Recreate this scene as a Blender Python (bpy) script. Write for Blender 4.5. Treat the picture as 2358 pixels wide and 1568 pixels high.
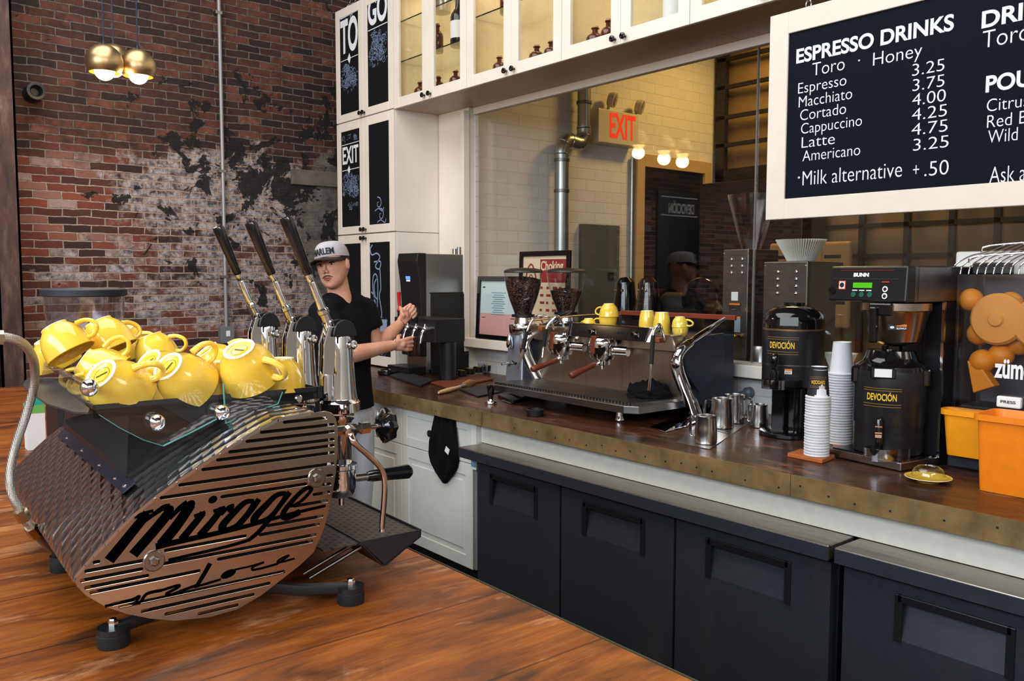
import bpy, bmesh, math, random
from mathutils import Vector, Matrix, Quaternion
from math import pi, sin, cos, radians, sqrt, atan2
random.seed(7)
S = bpy.context.scene
COL = S.collection
for o_ in list(bpy.data.objects): bpy.data.objects.remove(o_)

# ------------------------------------------------------------------ camera
IMG_W, IMG_H, FPX = 2358.0, 1568.0, 1960.0
YAW, PITCH, ROLL = 0.88601038, 0.07577895, 0.00202392
CAM = Vector((0.0, 0.0, 1.57))
_f = Vector((-sin(YAW)*cos(PITCH), cos(YAW)*cos(PITCH), -sin(PITCH)))
_r = Vector((cos(YAW), sin(YAW), 0.0)); _u = _r.cross(_f)
CR = cos(ROLL)*_r + sin(ROLL)*_u
CU = -sin(ROLL)*_r + cos(ROLL)*_u
CF = _f
cam_d = bpy.data.cameras.new('camera'); cam = bpy.data.objects.new('camera', cam_d); COL.objects.link(cam)
cam_d.sensor_fit = 'HORIZONTAL'; cam_d.sensor_width = 36.0; cam_d.lens = 36.0*FPX/IMG_W
cam_d.clip_start = 0.05; cam_d.clip_end = 100
cam.matrix_world = Matrix(((CR.x, CU.x, -CF.x, CAM.x), (CR.y, CU.y, -CF.y, CAM.y), (CR.z, CU.z, -CF.z, CAM.z), (0, 0, 0, 1)))
S.camera = cam

# ------------------------------------------------------------------ view and light
S.view_settings.view_transform = 'Standard'
try: S.view_settings.look = 'None'
except Exception: pass
S.view_settings.gamma = 1.0; S.view_settings.use_curve_mapping = False
S.view_settings.exposure = 0.24
S.cycles.max_bounces = 8; S.cycles.diffuse_bounces = 3; S.cycles.glossy_bounces = 4
S.cycles.transmission_bounces = 8; S.cycles.transparent_max_bounces = 16
S.cycles.caustics_reflective = False; S.cycles.caustics_refractive = False
S.cycles.sample_clamp_indirect = 6.0
W = bpy.data.worlds.new('sky'); S.world = W; W.use_nodes = True
bg = W.node_tree.nodes['Background']; bg.inputs[0].default_value = (0.80, 0.90, 1.0, 1); bg.inputs[1].default_value = 0.45

def area(name, loc, rot, sx, sy, power, color):
    d = bpy.data.lights.new(name, 'AREA'); d.shape = 'RECTANGLE'; d.size = sx; d.size_y = sy
    d.energy = power; d.color = color
    o = bpy.data.objects.new(name, d); COL.objects.link(o); o.location = loc; o.rotation_euler = rot
    return o
# daylight through the street windows behind the camera, and through the skylight over the bar
area('street_window_daylight', (-0.3, -2.94, 3.1), (radians(84), 0, 0), 5.8, 1.8, 240, (0.82, 0.91, 1.0))
area('skylight_daylight', (-3.2, 0.3, 4.72), (0, 0, 0), 4.2, 3.4, 140, (1.0, 0.97, 0.93))
area('added_side_fill', (2.93, 0.2, 3.55), (0, radians(74), 0), 1.0, 3.4, 85, (1.0, 0.93, 0.84))  # added warm fill from the right, out of view, to brighten right-facing surfaces
# tungsten lamps of the room behind the glass
area('rear_room_lamp', (-3.7, 5.6, 3.75), (0, radians(-12), 0), 0.5, 0.5, 34, (1.0, 0.62, 0.16))

# ------------------------------------------------------------------ pixel rays (2358 x 1568) onto real planes of the room
def ray(px, py): return CR*(px-IMG_W/2) + CU*(IMG_H/2-py) + CF*FPX
def at_x(px, py, X): d = ray(px, py); return CAM + d*((X-CAM.x)/d.x)
def at_y(px, py, Y): d = ray(px, py); return CAM + d*((Y-CAM.y)/d.y)
def at_z(px, py, Z): d = ray(px, py); return CAM + d*((Z-CAM.z)/d.z)
def at_d(px, py, D): return CAM + ray(px, py)*(D/FPX)

# ------------------------------------------------------------------ material helpers
def lin(*c):
    out = []
    for v in c:
        v = v/255.0
        out.append(v/12.92 if v <= 0.04045 else ((v+0.055)/1.055)**2.4)
    return tuple(out)
MATS = {}
def mat(name, col=(200, 200, 200), rough=0.5, metal=0.0, spec=0.5, emit=None, estr=0.0, trans=0.0, ior=1.45, coat=0.0, alpha=1.0, sheen=0.0):
    if name in MATS: return MATS[name]
    m = bpy.data.materials.new(name); m.use_nodes = True
    b = m.node_tree.nodes['Principled BSDF']
    b.inputs['Base Color'].default_value = (*lin(*col), 1)
    b.inputs['Roughness'].default_value = rough; b.inputs['Metallic'].default_value = metal
    b.inputs['Specular IOR Level'].default_value = spec; b.inputs['IOR'].default_value = ior
    b.inputs['Transmission Weight'].default_value = trans; b.inputs['Coat Weight'].default_value = coat
    b.inputs['Coat Roughness'].default_value = 0.08
    b.inputs['Sheen Weight'].default_value = sheen
    if emit: b.inputs['Emission Color'].default_value = (*lin(*emit), 1); b.inputs['Emission Strength'].default_value = estr
    MATS[name] = m; return m
class N:
    """small node-graph helper"""
    def __init__(s, m): s.t = m.node_tree; s.n = s.t.nodes; s.b = s.n['Principled BSDF']
    def new(s, typ, **kw):
        x = s.n.new(typ)
        for k, v in kw.items(): setattr(x, k, v)
        return x
    def link(s, a, b): s.t.links.new(a, b)
    def coord(s, scale=(1, 1, 1), swap=None, rot=(0, 0, 0)):
        tc = s.new('ShaderNodeTexCoord'); out = tc.outputs['Object']
        if swap:
            sp = s.new('ShaderNodeSeparateXYZ'); cb = s.new('ShaderNodeCombineXYZ'); s.link(out, sp.inputs[0])
            for i, a in enumerate(swap):
                if a is not None: s.link(sp.outputs['XYZ'.index(a)], cb.inputs[i])
            out = cb.outputs[0]
        mp = s.new('ShaderNodeMapping'); mp.inputs['Scale'].default_value = scale; mp.inputs['Rotation'].default_value = rot
        s.link(out, mp.inputs[0]); return mp.outputs[0]
    def noise(s, vec, scale=5, detail=4, rough=0.55, dist=0.0):
        x = s.new('ShaderNodeTexNoise'); x.inputs['Scale'].default_value = scale; x.inputs['Detail'].default_value = detail
        x.inputs['Roughness'].default_value = rough; x.inputs['Distortion'].default_value = dist
        if vec is not None: s.link(vec, x.inputs['Vector'])
        return x.outputs['Fac']
    def voro(s, vec, scale=5, feature='F1', out='Distance'):
        x = s.new('ShaderNodeTexVoronoi'); x.feature = feature; x.inputs['Scale'].default_value = scale
        if vec is not None: s.link(vec, x.inputs['Vector'])
        return x.outputs[out]
    def ramp(s, fac, stops, interp='LINEAR'):
        x = s.new('ShaderNodeValToRGB'); x.color_ramp.interpolation = interp
        e = x.color_ramp.elements
        while len(e) < len(stops): e.new(0.5)
        for i, (p, c) in enumerate(stops):
            e[i].position = p; e[i].color = (*c, 1) if len(c) == 3 else c
        s.link(fac, x.inputs[0]); return x.outputs[0]
    def mix(s, fac, a, b, mode='MIX'):
        x = s.new('ShaderNodeMix'); x.data_type = 'RGBA'; x.blend_type = mode
        for v, i in ((fac, 0), (a, 6), (b, 7)):
            if isinstance(v, (int, float)): x.inputs[i].default_value = v
            elif isinstance(v, tuple): x.inputs[i].default_value = (*v, 1)
            else: s.link(v, x.inputs[i])
        return x.outputs[2]
    def math(s, op, a, b=0.0, clamp=False):
        x = s.new('ShaderNodeMath', operation=op, use_clamp=clamp)
        for v, i in ((a, 0), (b, 1)):
            if isinstance(v, (int, float)): x.inputs[i].default_value = v
            else: s.link(v, x.inputs[i])
        return x.outputs[0]
    def sep(s, vec):
        x = s.new('ShaderNodeSeparateXYZ'); s.link(vec, x.inputs[0]); return x.outputs
    def bump(s, h, strength=0.3, dist=0.01):
        x = s.new('ShaderNodeBump'); x.inputs['Strength'].default_value = strength; x.inputs['Distance'].default_value = dist
        s.link(h, x.inputs['Height']); s.link(x.outputs[0], s.b.inputs['Normal'])
    def color(s, c): s.link(c, s.b.inputs['Base Color'])
    def rough(s, r): s.link(r, s.b.inputs['Roughness'])
BW = lambda v: (v, v, v)
def speckle(m, base, amt=0.12, scale=40, rough=None):
    """gives a plain material a little tonal life"""
    n = N(m); f = n.noise(n.coord(), scale, 4)
    c = lin(*base); a = tuple(min(1, x*(1-amt)) for x in c); b = tuple(min(1, x*(1+amt)) for x in c)
    n.color(n.ramp(f, [(0.3, a), (0.7, b)]))
    return m
def pane_mat(name, tint=(1, 1, 1), ior=1.45, gain=1.0, rough=0.0):
    """thin glass sheet: see-through plus a mirror layer weighted by Fresnel"""
    m = bpy.data.materials.new(name); m.use_nodes = True; t = m.node_tree; t.nodes.clear()
    o = t.nodes.new('ShaderNodeOutputMaterial'); mx = t.nodes.new('ShaderNodeMixShader')
    tr = t.nodes.new('ShaderNodeBsdfTransparent'); gl = t.nodes.new('ShaderNodeBsdfGlossy'); ge = t.nodes.new('ShaderNodeNewGeometry')
    def mth(op, a, b):
        x = t.nodes.new('ShaderNodeMath'); x.operation = op; x.use_clamp = op == 'MULTIPLY'
        for i, v in enumerate((a, b)):
            if isinstance(v, (int, float)): x.inputs[i].default_value = v
            else: t.links.new(v, x.inputs[i])
        return x.outputs[0]
    dt = t.nodes.new('ShaderNodeVectorMath'); dt.operation = 'DOT_PRODUCT'
    t.links.new(ge.outputs['Normal'], dt.inputs[0]); t.links.new(ge.outputs['Incoming'], dt.inputs[1])
    c5 = mth('POWER', mth('SUBTRACT', 1.0, mth('ABSOLUTE', dt.outputs['Value'], 0.0)), 5.0)
    f0 = ((ior-1)/(ior+1))**2                                     # Schlick's law, the same on both faces of the sheet
    fr = mth('MULTIPLY', mth('ADD', mth('MULTIPLY', c5, 1-f0), f0), gain)
    tr.inputs[0].default_value = (*tint, 1); gl.inputs[0].default_value = (1, 1, 1, 1); gl.inputs['Roughness'].default_value = rough
    t.links.new(fr, mx.inputs[0])
    t.links.new(tr.outputs[0], mx.inputs[1]); t.links.new(gl.outputs[0], mx.inputs[2]); t.links.new(mx.outputs[0], o.inputs[0])
    MATS[name] = m; return m

# ------------------------------------------------------------------ mesh builder
class MB:
    def __init__(s, M=None): s.v = []; s.f = []; s.M = M or Matrix()
    def add(s, vs, fs):
        n = len(s.v); s.v += [s.M @ Vector(v) for v in vs]; s.f += [tuple(i+n for i in f) for f in fs]; return s
    def box(s, x0, x1, y0, y1, z0, z1):
        v = [(x0, y0, z0), (x1, y0, z0), (x1, y1, z0), (x0, y1, z0), (x0, y0, z1), (x1, y0, z1), (x1, y1, z1), (x0, y1, z1)]
        return s.add(v, [(3, 2, 1, 0), (4, 5, 6, 7), (0, 1, 5, 4), (1, 2, 6, 5), (2, 3, 7, 6), (3, 0, 4, 7)])
    def hexa(s, b, t):
        """four bottom points and four top points, counter-clockwise from above"""
        return s.add(list(b)+list(t), [(3, 2, 1, 0), (4, 5, 6, 7), (0, 1, 5, 4), (1, 2, 6, 5), (2, 3, 7, 6), (3, 0, 4, 7)])
    def rings(s, rings, cap0=True, cap1=True, closed=False):
        n = len(rings[0]); vs = [p for r in rings for p in r]; fs = []
        R = len(rings)
        for i in range(R if closed else R-1):
            a = i*n; b = ((i+1) % R)*n
            for j in range(n): fs.append((a+j, a+(j+1) % n, b+(j+1) % n, b+j))
        if not closed:
            if cap0: fs.append(tuple(reversed(range(n))))
            if cap1: fs.append(tuple((R-1)*n+j for j in range(n)))
        return s.add(vs, fs)
    def lathe(s, prof, c=(0, 0, 0), n=32, axis=(0, 0, 1), caps=True):
        q = Vector((0, 0, 1)).rotation_difference(Vector(axis).normalized()); c = Vector(c); rs = []
        for r, z in prof: rs.append([c + q @ Vector((max(r, 1e-5)*cos(2*pi*k/n), max(r, 1e-5)*sin(2*pi*k/n), z)) for k in range(n)])
        return s.rings(rs, caps, caps)
    def cyl(s, p0, p1, r0, r1=None, n=20, caps=True):
        p0 = Vector(p0); p1 = Vector(p1); d = p1-p0
        return s.lathe([(r0, 0), (r0 if r1 is None else r1, d.length)], p0, n, d, caps)
    def tube(s, pts, r, n=10, caps=True, flat=None):
        P = [Vector(p) for p in pts]; k = len(P)
        T = [((P[min(i+1, k-1)]-P[max(i-1, 0)]).normalized()) for i in range(k)]
        up = Vector((0, 0, 1)) if abs(T[0].z) < 0.9 else Vector((0, 1, 0))
        u = (up - T[0]*up.dot(T[0])).normalized(); rs = []
        for i in range(k):
            if i: u = (T[i-1].rotation_difference(T[i]) @ u); u = (u-T[i]*u.dot(T[i])).normalized()
            w = T[i].cross(u); ri = r[i] if isinstance(r, (list, tuple)) else r
            fl = 1.0 if flat is None else flat
            rs.append([P[i] + u*(ri*cos(2*pi*j/n)) + w*(ri*fl*sin(2*pi*j/n)) for j in range(n)])
        return s.rings(rs, caps, caps)
    def sphere(s, c, r, n=20, m=12, sc=(1, 1, 1)):
        c = Vector(c)
        rs = [[c + Vector((r*sc[0]*sin(pi*i/m)*cos(2*pi*j/n), r*sc[1]*sin(pi*i/m)*sin(2*pi*j/n), -r*sc[2]*cos(pi*i/m))) for j in range(n)] for i in range(1, m)]
        rs = [[c+Vector((0.001*r*cos(2*pi*j/n), 0.001*r*sin(2*pi*j/n), -r*sc[2])) for j in range(n)]] + rs + [[c+Vector((0.001*r*cos(2*pi*j/n), 0.001*r*sin(2*pi*j/n), r*sc[2])) for j in range(n)]]
        return s.rings(rs)
    def prism(s, poly, d):
        """closed polygon of 3-D points pushed along vector d"""
        d = Vector(d); a = [Vector(p) for p in poly]; n = len(a)
        b = [p+d for p in a]
        return s.add(a+b, [tuple(reversed(range(n))), tuple(range(n, 2*n))] + [(i, (i+1) % n, n+(i+1) % n, n+i) for i in range(n)])
    def quad(s, a, b, c, d): return s.add([a, b, c, d], [(0, 1, 2, 3)])
    def build(s, name, m, parent=None, smooth=38, bevel=0.0, seg=2, subsurf=0, origin=None):
        """linked as ONE mesh object; with a parent the vertices are world points and are brought into the parent's frame"""
        me = bpy.data.meshes.new(name)
        off = None
        if parent is not None: inv = WORLD[parent.name].inverted(); vs = [inv @ v for v in s.v]
        elif origin is not None: off = Vector(origin); vs = [v-off for v in s.v]
        else: vs = s.v
        me.from_pydata([tuple(v) for v in vs], [], s.f); me.validate()
        bm = bmesh.new(); bm.from_mesh(me); bmesh.ops.recalc_face_normals(bm, faces=bm.faces); bm.to_mesh(me); bm.free()
        if smooth:
            me.polygons.foreach_set('use_smooth', [True]*len(me.polygons)); me.set_sharp_from_angle(angle=radians(smooth))
        o = bpy.data.objects.new(name, me); COL.objects.link(o)
        if m is not None: me.materials.append(m)
        W_ = Matrix()
        if parent is not None: o.parent = parent; W_ = WORLD[parent.name].copy()
        elif off is not None: o.location = off; W_ = Matrix.Translation(off)
        WORLD[o.name] = W_
        if bevel:
            b = o.modifiers.new('bevel', 'BEVEL'); b.width = bevel; b.segments = seg; b.limit_method = 'ANGLE'; b.angle_limit = radians(40)
            b.use_clamp_overlap = True
        if subsurf:
            b = o.modifiers.new('sub', 'SUBSURF'); b.levels = subsurf; b.render_levels = subsurf
        return o
WORLD = {}
def thing(name, label, cat, loc=(0, 0, 0), rz=0.0, group=None, M=None):
    o = bpy.data.objects.new(name, None); COL.objects.link(o); o.empty_display_size = 0.05
    mw = M if M is not None else Matrix.Translation(Vector(loc)) @ Matrix.Rotation(rz, 4, 'Z')
    o.matrix_world = mw; WORLD[o.name] = mw.copy()
    return tag(o, label, cat, group)
def tag(o, label, cat, group=None, kind=None):
    o['label'] = label; o['category'] = cat
    if group: o['group'] = group
    if kind: o['kind'] = kind
    return o
def struct(o): o['kind'] = 'structure'; return o
def plabel(o, t): o['label'] = t; return o
def L(parent): return MB(WORLD[parent.name].copy())     # builder working in a thing's own frame
def dup(root, M, label, group=None):
    r = root.copy(); COL.objects.link(r); r.matrix_world = M; r['label'] = label
    if group: r['group'] = group
    WORLD[r.name] = M.copy()
    for ch in KIDS(root):
        c = ch.copy(); COL.objects.link(c); c.parent = r
        for g in KIDS(ch):
            d = g.copy(); COL.objects.link(d); d.parent = c
    return r
def KIDS(o): return [c for c in bpy.data.objects if c.parent == o]
def rot_to(axis, up=(0, 0, 1)):
    """matrix whose local Z looks along axis, local X as near to 'up' as can be"""
    z = Vector(axis).normalized(); x = Vector(up); x = (x-z*x.dot(z))
    if x.length < 1e-4: x = Vector((1, 0, 0)); x = x-z*x.dot(z)
    x.normalize(); y = z.cross(x)
    return Matrix(((x.x, y.x, z.x, 0), (x.y, y.y, z.y, 0), (x.z, y.z, z.z, 0), (0, 0, 0, 1)))
def frame(o, x, y):
    """matrix with origin o, local X along x, local Y along y"""
    x = Vector(x).normalized(); y = Vector(y); y = (y-x*y.dot(x)).normalized(); z = x.cross(y); o = Vector(o)
    return Matrix(((x.x, y.x, z.x, o.x), (x.y, y.y, z.y, o.y), (x.z, y.z, z.z, o.z), (0, 0, 0, 1)))
def arc(c, r, a0, a1, n, plane='xz'):
    out = []
    for i in range(n+1):
        a = a0+(a1-a0)*i/n; u, v = r*cos(a), r*sin(a)
        out.append(Vector(c)+(Vector((u, 0, v)) if plane == 'xz' else Vector((0, u, v)) if plane == 'yz' else Vector((u, v, 0))))
    return out
def smoothpts(pts, n=6):
    """Catmull-Rom through the points"""
    P = [Vector(p) for p in pts]; out = []
    for i in range(len(P)-1):
        a, b, c, d = P[max(i-1, 0)], P[i], P[i+1], P[min(i+2, len(P)-1)]
        for k in range(n):
            t = k/n
            out.append(0.5*((2*b)+(c-a)*t+(2*a-5*b+4*c-d)*t*t+(3*b-a-3*c+d)*t**3))
    out.append(P[-1]); return out

# ------------------------------------------------------------------ lettering
def text_verts(body, size=1.0, bold=0.0, shear=0.0, xs=1.0, depth=0.0, align='LEFT', space=1.0, res=3):
    cu = bpy.data.curves.new('lettering', 'FONT'); cu.body = body; cu.size = size; cu.offset = bold; cu.shear = shear
    cu.extrude = depth; cu.align_x = align; cu.space_character = space; cu.resolution_u = res
    o = bpy.data.objects.new('lettering_tmp', cu); COL.objects.link(o)
    dg = bpy.context.evaluated_depsgraph_get(); me = bpy.data.meshes.new_from_object(o.evaluated_get(dg))
    vs = [Vector((v.co.x*xs, v.co.y, v.co.z)) for v in me.vertices]; fs = [tuple(p.vertices) for p in me.polygons]
    bpy.data.objects.remove(o); bpy.data.curves.remove(cu); bpy.data.meshes.remove(me)
    return vs, fs
def text(body, M, m, parent=None, name='lettering', wrap=None, fit=None, **kw):
    """flat raised letters; M maps text plane (x right, y up, z out) to the world; wrap=radius bends them round a vertical cylinder; fit=(w,h) box"""
    kw.setdefault('depth', 0.0004); kw.setdefault('res', 7)
    vs, fs = text_verts(body, **kw)
    if fit:
        x0 = min(v.x for v in vs); x1 = max(v.x for v in vs); y0 = min(v.y for v in vs); y1 = max(v.y for v in vs)
        vs = [Vector(((v.x-x0)/(x1-x0)*fit[0], (v.y-y0)/(y1-y0)*fit[1], v.z)) for v in vs]
    if wrap:
        vs = [Vector((wrap*sin(v.x/wrap), v.y, (wrap+v.z)*cos(v.x/wrap)-wrap)) for v in vs]
    b = MB(); b.M = M; b.add(vs, fs)
    return b.build(name, m, parent, smooth=0)
def texts(items, m, parent=None, name='lettering'):
    """several lines of one piece of writing as one part; items = (body, M, kwargs)"""
    b = MB()
    for body, M, kw in items:
        kw = dict(kw); fit = kw.pop('fit', None); wrap = kw.pop('wrap', None); kw.setdefault('depth', 0.0004)
        vs, fs = text_verts(body, **kw)
        if fit:
            x0 = min(v.x for v in vs); x1 = max(v.x for v in vs); y0 = min(v.y for v in vs); y1 = max(v.y for v in vs)
            vs = [Vector(((v.x-x0)/(x1-x0)*fit[0], (v.y-y0)/(y1-y0)*fit[1], v.z)) for v in vs]
        if wrap: vs = [Vector((wrap*sin(v.x/wrap), v.y, (wrap+v.z)*cos(v.x/wrap)-wrap)) for v in vs]
        b.M = M; b.add(vs, fs)
    return b.build(name, m, parent, smooth=0)
FRONT = lambda p: frame(p, (1, 0, 0), (0, 0, 1))        # writing on a face that looks along -Y
SIDE = lambda p: frame(p, (0, 1, 0), (0, 0, 1))         # writing on a face that looks along +X
def ribbon(b, pts, w, up):
    """a flat painted stroke with its normal along 'up'"""
    P = [Vector(p) for p in pts]; up = Vector(up).normalized(); k = len(P); Lp = []; Rp = []
    for i in range(k):
        t = (P[min(i+1, k-1)]-P[max(i-1, 0)])
        if t.length < 1e-9: t = Vector((1, 0, 0))
        sd = up.cross(t.normalized()); wi = w[i] if isinstance(w, (list, tuple)) else w
        Lp.append(P[i]+sd*wi/2); Rp.append(P[i]-sd*wi/2)
    b.add(Lp+Rp, [(i, i+1, k+i+1, k+i) for i in range(k-1)]); return b

# ================================================================== MATERIALS
chrome = mat('chrome', (226, 226, 228), 0.05, 1.0)
chrome_warm = mat('polished_steel', (205, 200, 196), 0.13, 1.0)
steel = mat('brushed_steel', (170, 168, 166), 0.30, 1.0)
steel_dark = mat('dark_steel', (120, 118, 116), 0.34, 1.0)
blackm = mat('black_metal', (26, 27, 31), 0.42, 0.0)
blackp = mat('black_plastic', (22, 22, 25), 0.38)
blackg = mat('gloss_black', (14, 14, 17), 0.10, coat=0.4)
rubber = mat('black_rubber', (20, 20, 22), 0.75)
white_c = mat('white_porcelain', (246, 244, 238), 0.15, coat=0.3)
red_p = mat('red_plastic', (205, 30, 24), 0.35)
orange_p = speckle(mat('orange_plastic', (240, 132, 20), 0.42), (240, 132, 20), 0.06, 30)
amber_p = speckle(mat('amber_plastic', (247, 158, 22), 0.42), (247, 158, 22), 0.06, 30)
pane = pane_mat('thin_glass', (0.985, 0.99, 0.985), 1.45, 1.0)
big_pane = pane_mat('partition_glass', (0.96, 0.965, 0.96), 1.5, 1.0)
guard_p = pane_mat('thick_clear_plastic', (0.74, 0.74, 0.78), 1.5, 5.0, 0.04)
clear_p = pane_mat('clear_plastic', (0.90, 0.91, 0.93), 1.5, 1.6, 0.05)
smoke_p = pane_mat('smoky_plastic', (0.70, 0.67, 0.72), 1.5, 2.6, 0.12)
juicer_p = pane_mat('scuffed_plastic_cover', (0.80, 0.80, 0.84), 1.5, 2.2, 0.20)
glass_edge = mat('green_glass_edge', (120, 205, 195), 0.15, emit=None, trans=0.35)
amber_glass = mat('amber_glass', (92, 36, 12), 0.06, coat=0.5, trans=0.35)
dark_glass = mat('dark_bottle_glass', (20, 22, 18), 0.06, coat=0.5)
cork_m = mat('cork', (196, 160, 116), 0.8)
white_ink = mat('white_lettering', (238, 240, 240), 0.7)
chalk = mat('chalk_white', (226, 230, 236), 0.9)
chalk_b = mat('chalk_blue_grey', (142, 158, 192), 0.9)
yellow_ink = mat('yellow_lettering', (236, 184, 40), 0.6)
black_ink = mat('black_lettering', (24, 24, 30), 0.6)
paper = mat('white_paper', (232, 234, 232), 0.85)
tan_paint = mat('tan_wood', (176, 110, 64), 0.5)
cup_paper = mat('white_cup_paper', (228, 228, 232), 0.6)
cup_black = mat('black_cup_paper', (34, 34, 38), 0.55)
rag_m = mat('black_cloth', (9, 9, 13), 0.95, spec=.2)
lever_wood = mat('red_brown_wood', (104, 46, 26), 0.35, coat=0.2)
led_blue = mat('blue_display', (40, 70, 160), 0.3, emit=(90, 130, 255), estr=1.6)
led_green = mat('green_display', (60, 140, 20), 0.3, emit=(80, 190, 20), estr=0.5)
led_red = mat('red_switch', (200, 40, 10), 0.3, emit=(255, 50, 10), estr=0.6)

def m_cabinet():
    m = mat('white_cabinet_paint', (232, 224, 212), 0.42); n = N(m)
    f = n.noise(n.coord(), 3, 5)
    n.color(n.ramp(f, [(0.25, lin(226, 217, 204)), (0.75, lin(238, 231, 221))])); return m
cab_w = m_cabinet()
cab_in = speckle(mat('cream_cabinet_interior', (236, 214, 168), 0.6), (236, 214, 168), 0.05, 20)
base_w = speckle(mat('pale_base_cabinet_paint', (222, 222, 214), 0.42), (222, 222, 214), 0.05, 6)
fascia_w = speckle(mat('off_white_fascia', (226, 222, 210), 0.55), (226, 222, 210), 0.05, 30)
board_w = speckle(mat('white_board_frame', (226, 216, 202), 0.5), (226, 216, 202), 0.03, 14)
slate = mat('chalkboard', (12, 13, 17), 0.8, spec=.25)
slate_b = mat('blue_black_board', (16, 19, 29), 0.8, spec=.12)

def m_fridge():
    m = mat('black_steel_door', (46, 50, 58), 0.40, 0.45); n = N(m)
    v = n.coord((1.2, 1.2, 0.25)); f = n.noise(v, 6, 6, 0.6); g = n.noise(n.coord((1, 1, 1)), 30, 3)
    n.color(n.mix(n.ramp(f, [(0.55, BW(0)), (0.75, BW(0.35))]), lin(54, 57, 65), lin(82, 75, 68)))
    n.rough(n.ramp(g, [(0.3, BW(0.38)), (0.7, BW(0.50))])); return m
fridge_m = m_fridge()
def m_fridge_top():
    m = mat('worn_steel_worktop', (150, 146, 140), 0.33, 0.9); n = N(m)
    f = n.noise(n.coord((0.5, 6, 6)), 5, 6, 0.65)
    n.color(n.ramp(f, [(0.3, lin(118, 116, 114)), (0.5, lin(160, 150, 138)), (0.7, lin(126, 128, 132))])); return m
fridge_top = m_fridge_top()
def m_brass():
    m = mat('aged_brass_strip', (128, 104, 66), 0.45, 0.35); n = N(m)
    f = n.noise(n.coord((1, 1, 1)), 9, 6, 0.65); g = n.noise(n.coord((6, 1, 0.6)), 5, 3)
    c = n.ramp(f, [(0.3, lin(104, 84, 52)), (0.55, lin(142, 116, 74)), (0.75, lin(160, 136, 92))])
    n.color(n.mix(n.ramp(g, [(0.66, BW(0)), (0.78, BW(0.6))]), c, lin(70, 58, 38))); n.bump(f, 0.15, 0.002); return m
brass_m = m_brass()

def wood(name, along, dark, mid, light, plank=0.14, rough=0.32, knots=0.6, wear=None, coat=0.25):
    """planks running along axis 'along' (X or Y) of the world, figured grain, knots, seams and worn patches"""
    m = mat(name, mid, rough, coat=coat); n = N(m)
    sw = ('Y', 'X', 'Z') if along == 'Y' else ('X', 'Y', 'Z')      # local x = along the plank, y = across
    base = n.coord((1, 1, 1), sw); xyz = n.sep(base)
    row = n.math('FLOOR', n.math('DIVIDE', xyz[1], plank)); frac = n.math('FRACT', n.math('DIVIDE', xyz[1], plank))
    wn = n.new('ShaderNodeTexWhiteNoise', noise_dimensions='1D'); n.link(row, wn.inputs['W'])
    cb = n.new('ShaderNodeCombineXYZ'); n.link(n.math('MULTIPLY', xyz[0], 1.0), cb.inputs[0]); n.link(xyz[1], cb.inputs[1]); n.link(n.math('MULTIPLY', wn.outputs['Value'], 13.0), cb.inputs[2])
    warp = n.noise(cb.outputs[0], 2.2, 3, 0.5)
    w2 = n.new('ShaderNodeCombineXYZ'); n.link(n.math('MULTIPLY', xyz[0], 0.55), w2.inputs[0])
    n.link(n.math('ADD', n.math('MULTIPLY', xyz[1], 7.0), n.math('MULTIPLY', warp, 1.5)), w2.inputs[1]); n.link(n.math('MULTIPLY', wn.outputs['Value'], 13.0), w2.inputs[2])
    grain = n.noise(w2.outputs[0], 4.5, 8, 0.62, 0.4)
    fg = n.noise(n.coord((0.9, 26, 1), sw), 9, 5, 0.65)
    c = n.ramp(n.math('ADD', n.math('MULTIPLY', grain, 0.62), n.math('MULTIPLY', fg, 0.38)), [(0.26, tuple(x*.5+y*.5 for x, y in zip(dark, mid))), (0.46, mid), (0.64, tuple(x*.45+y*.55 for x, y in zip(mid, light))), (0.80, light)])
    tone = n.noise(n.coord((1.0, 3.2, 1), sw), 2.6, 6, 0.62, 0.6); c = n.mix(n.ramp(tone, [(0.33, BW(0.85)), (0.56, BW(0.0))]), c, dark, 'MIX')
    kd = n.voro(n.coord((1.0, 2.2, 1), sw), 2.3); kk = n.ramp(n.math('ADD', kd, n.math('MULTIPLY', warp, 0.10)), [(0.11, BW(knots)), (0.20, BW(knots*0.45)), (0.36, BW(0))])
    c = n.mix(kk, c, tuple(x*0.25 for x in dark))
    if wear:
        wm = n.noise(n.coord((0.8, 2.2, 1), sw), 3.4, 7, 0.68); c = n.mix(n.ramp(wm, [(0.565, BW(0)), (0.66, BW(0.7))]), c, wear)
    sm = n.ramp(n.math('ABSOLUTE', n.math('SUBTRACT', frac, 0.5)), [(0.486, BW(0)), (0.496, BW(0.7))])
    c = n.mix(sm, c, tuple(x*0.15 for x in dark)); n.color(c)
    sc = n.noise(n.coord((5, 40, 1), sw), 4, 4); n.rough(n.ramp(sc, [(0.3, BW(rough*0.75)), (0.7, BW(rough*1.5))]))
    n.bump(grain, 0.18, 0.004); return m
bar_wood = wood('orange_brown_plank_wood', 'Y', lin(40, 18, 6), lin(134, 68, 16), lin(184, 106, 33), 0.29, 0.38, 0.95, lin(190, 132, 88), 0.08)
counter_wood = wood('dark_worn_plank_wood', 'X', lin(24, 13, 9), lin(66, 36, 20), lin(106, 62, 36), 0.20, 0.34, 0.5, lin(140, 92, 66), 0.15)

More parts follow.
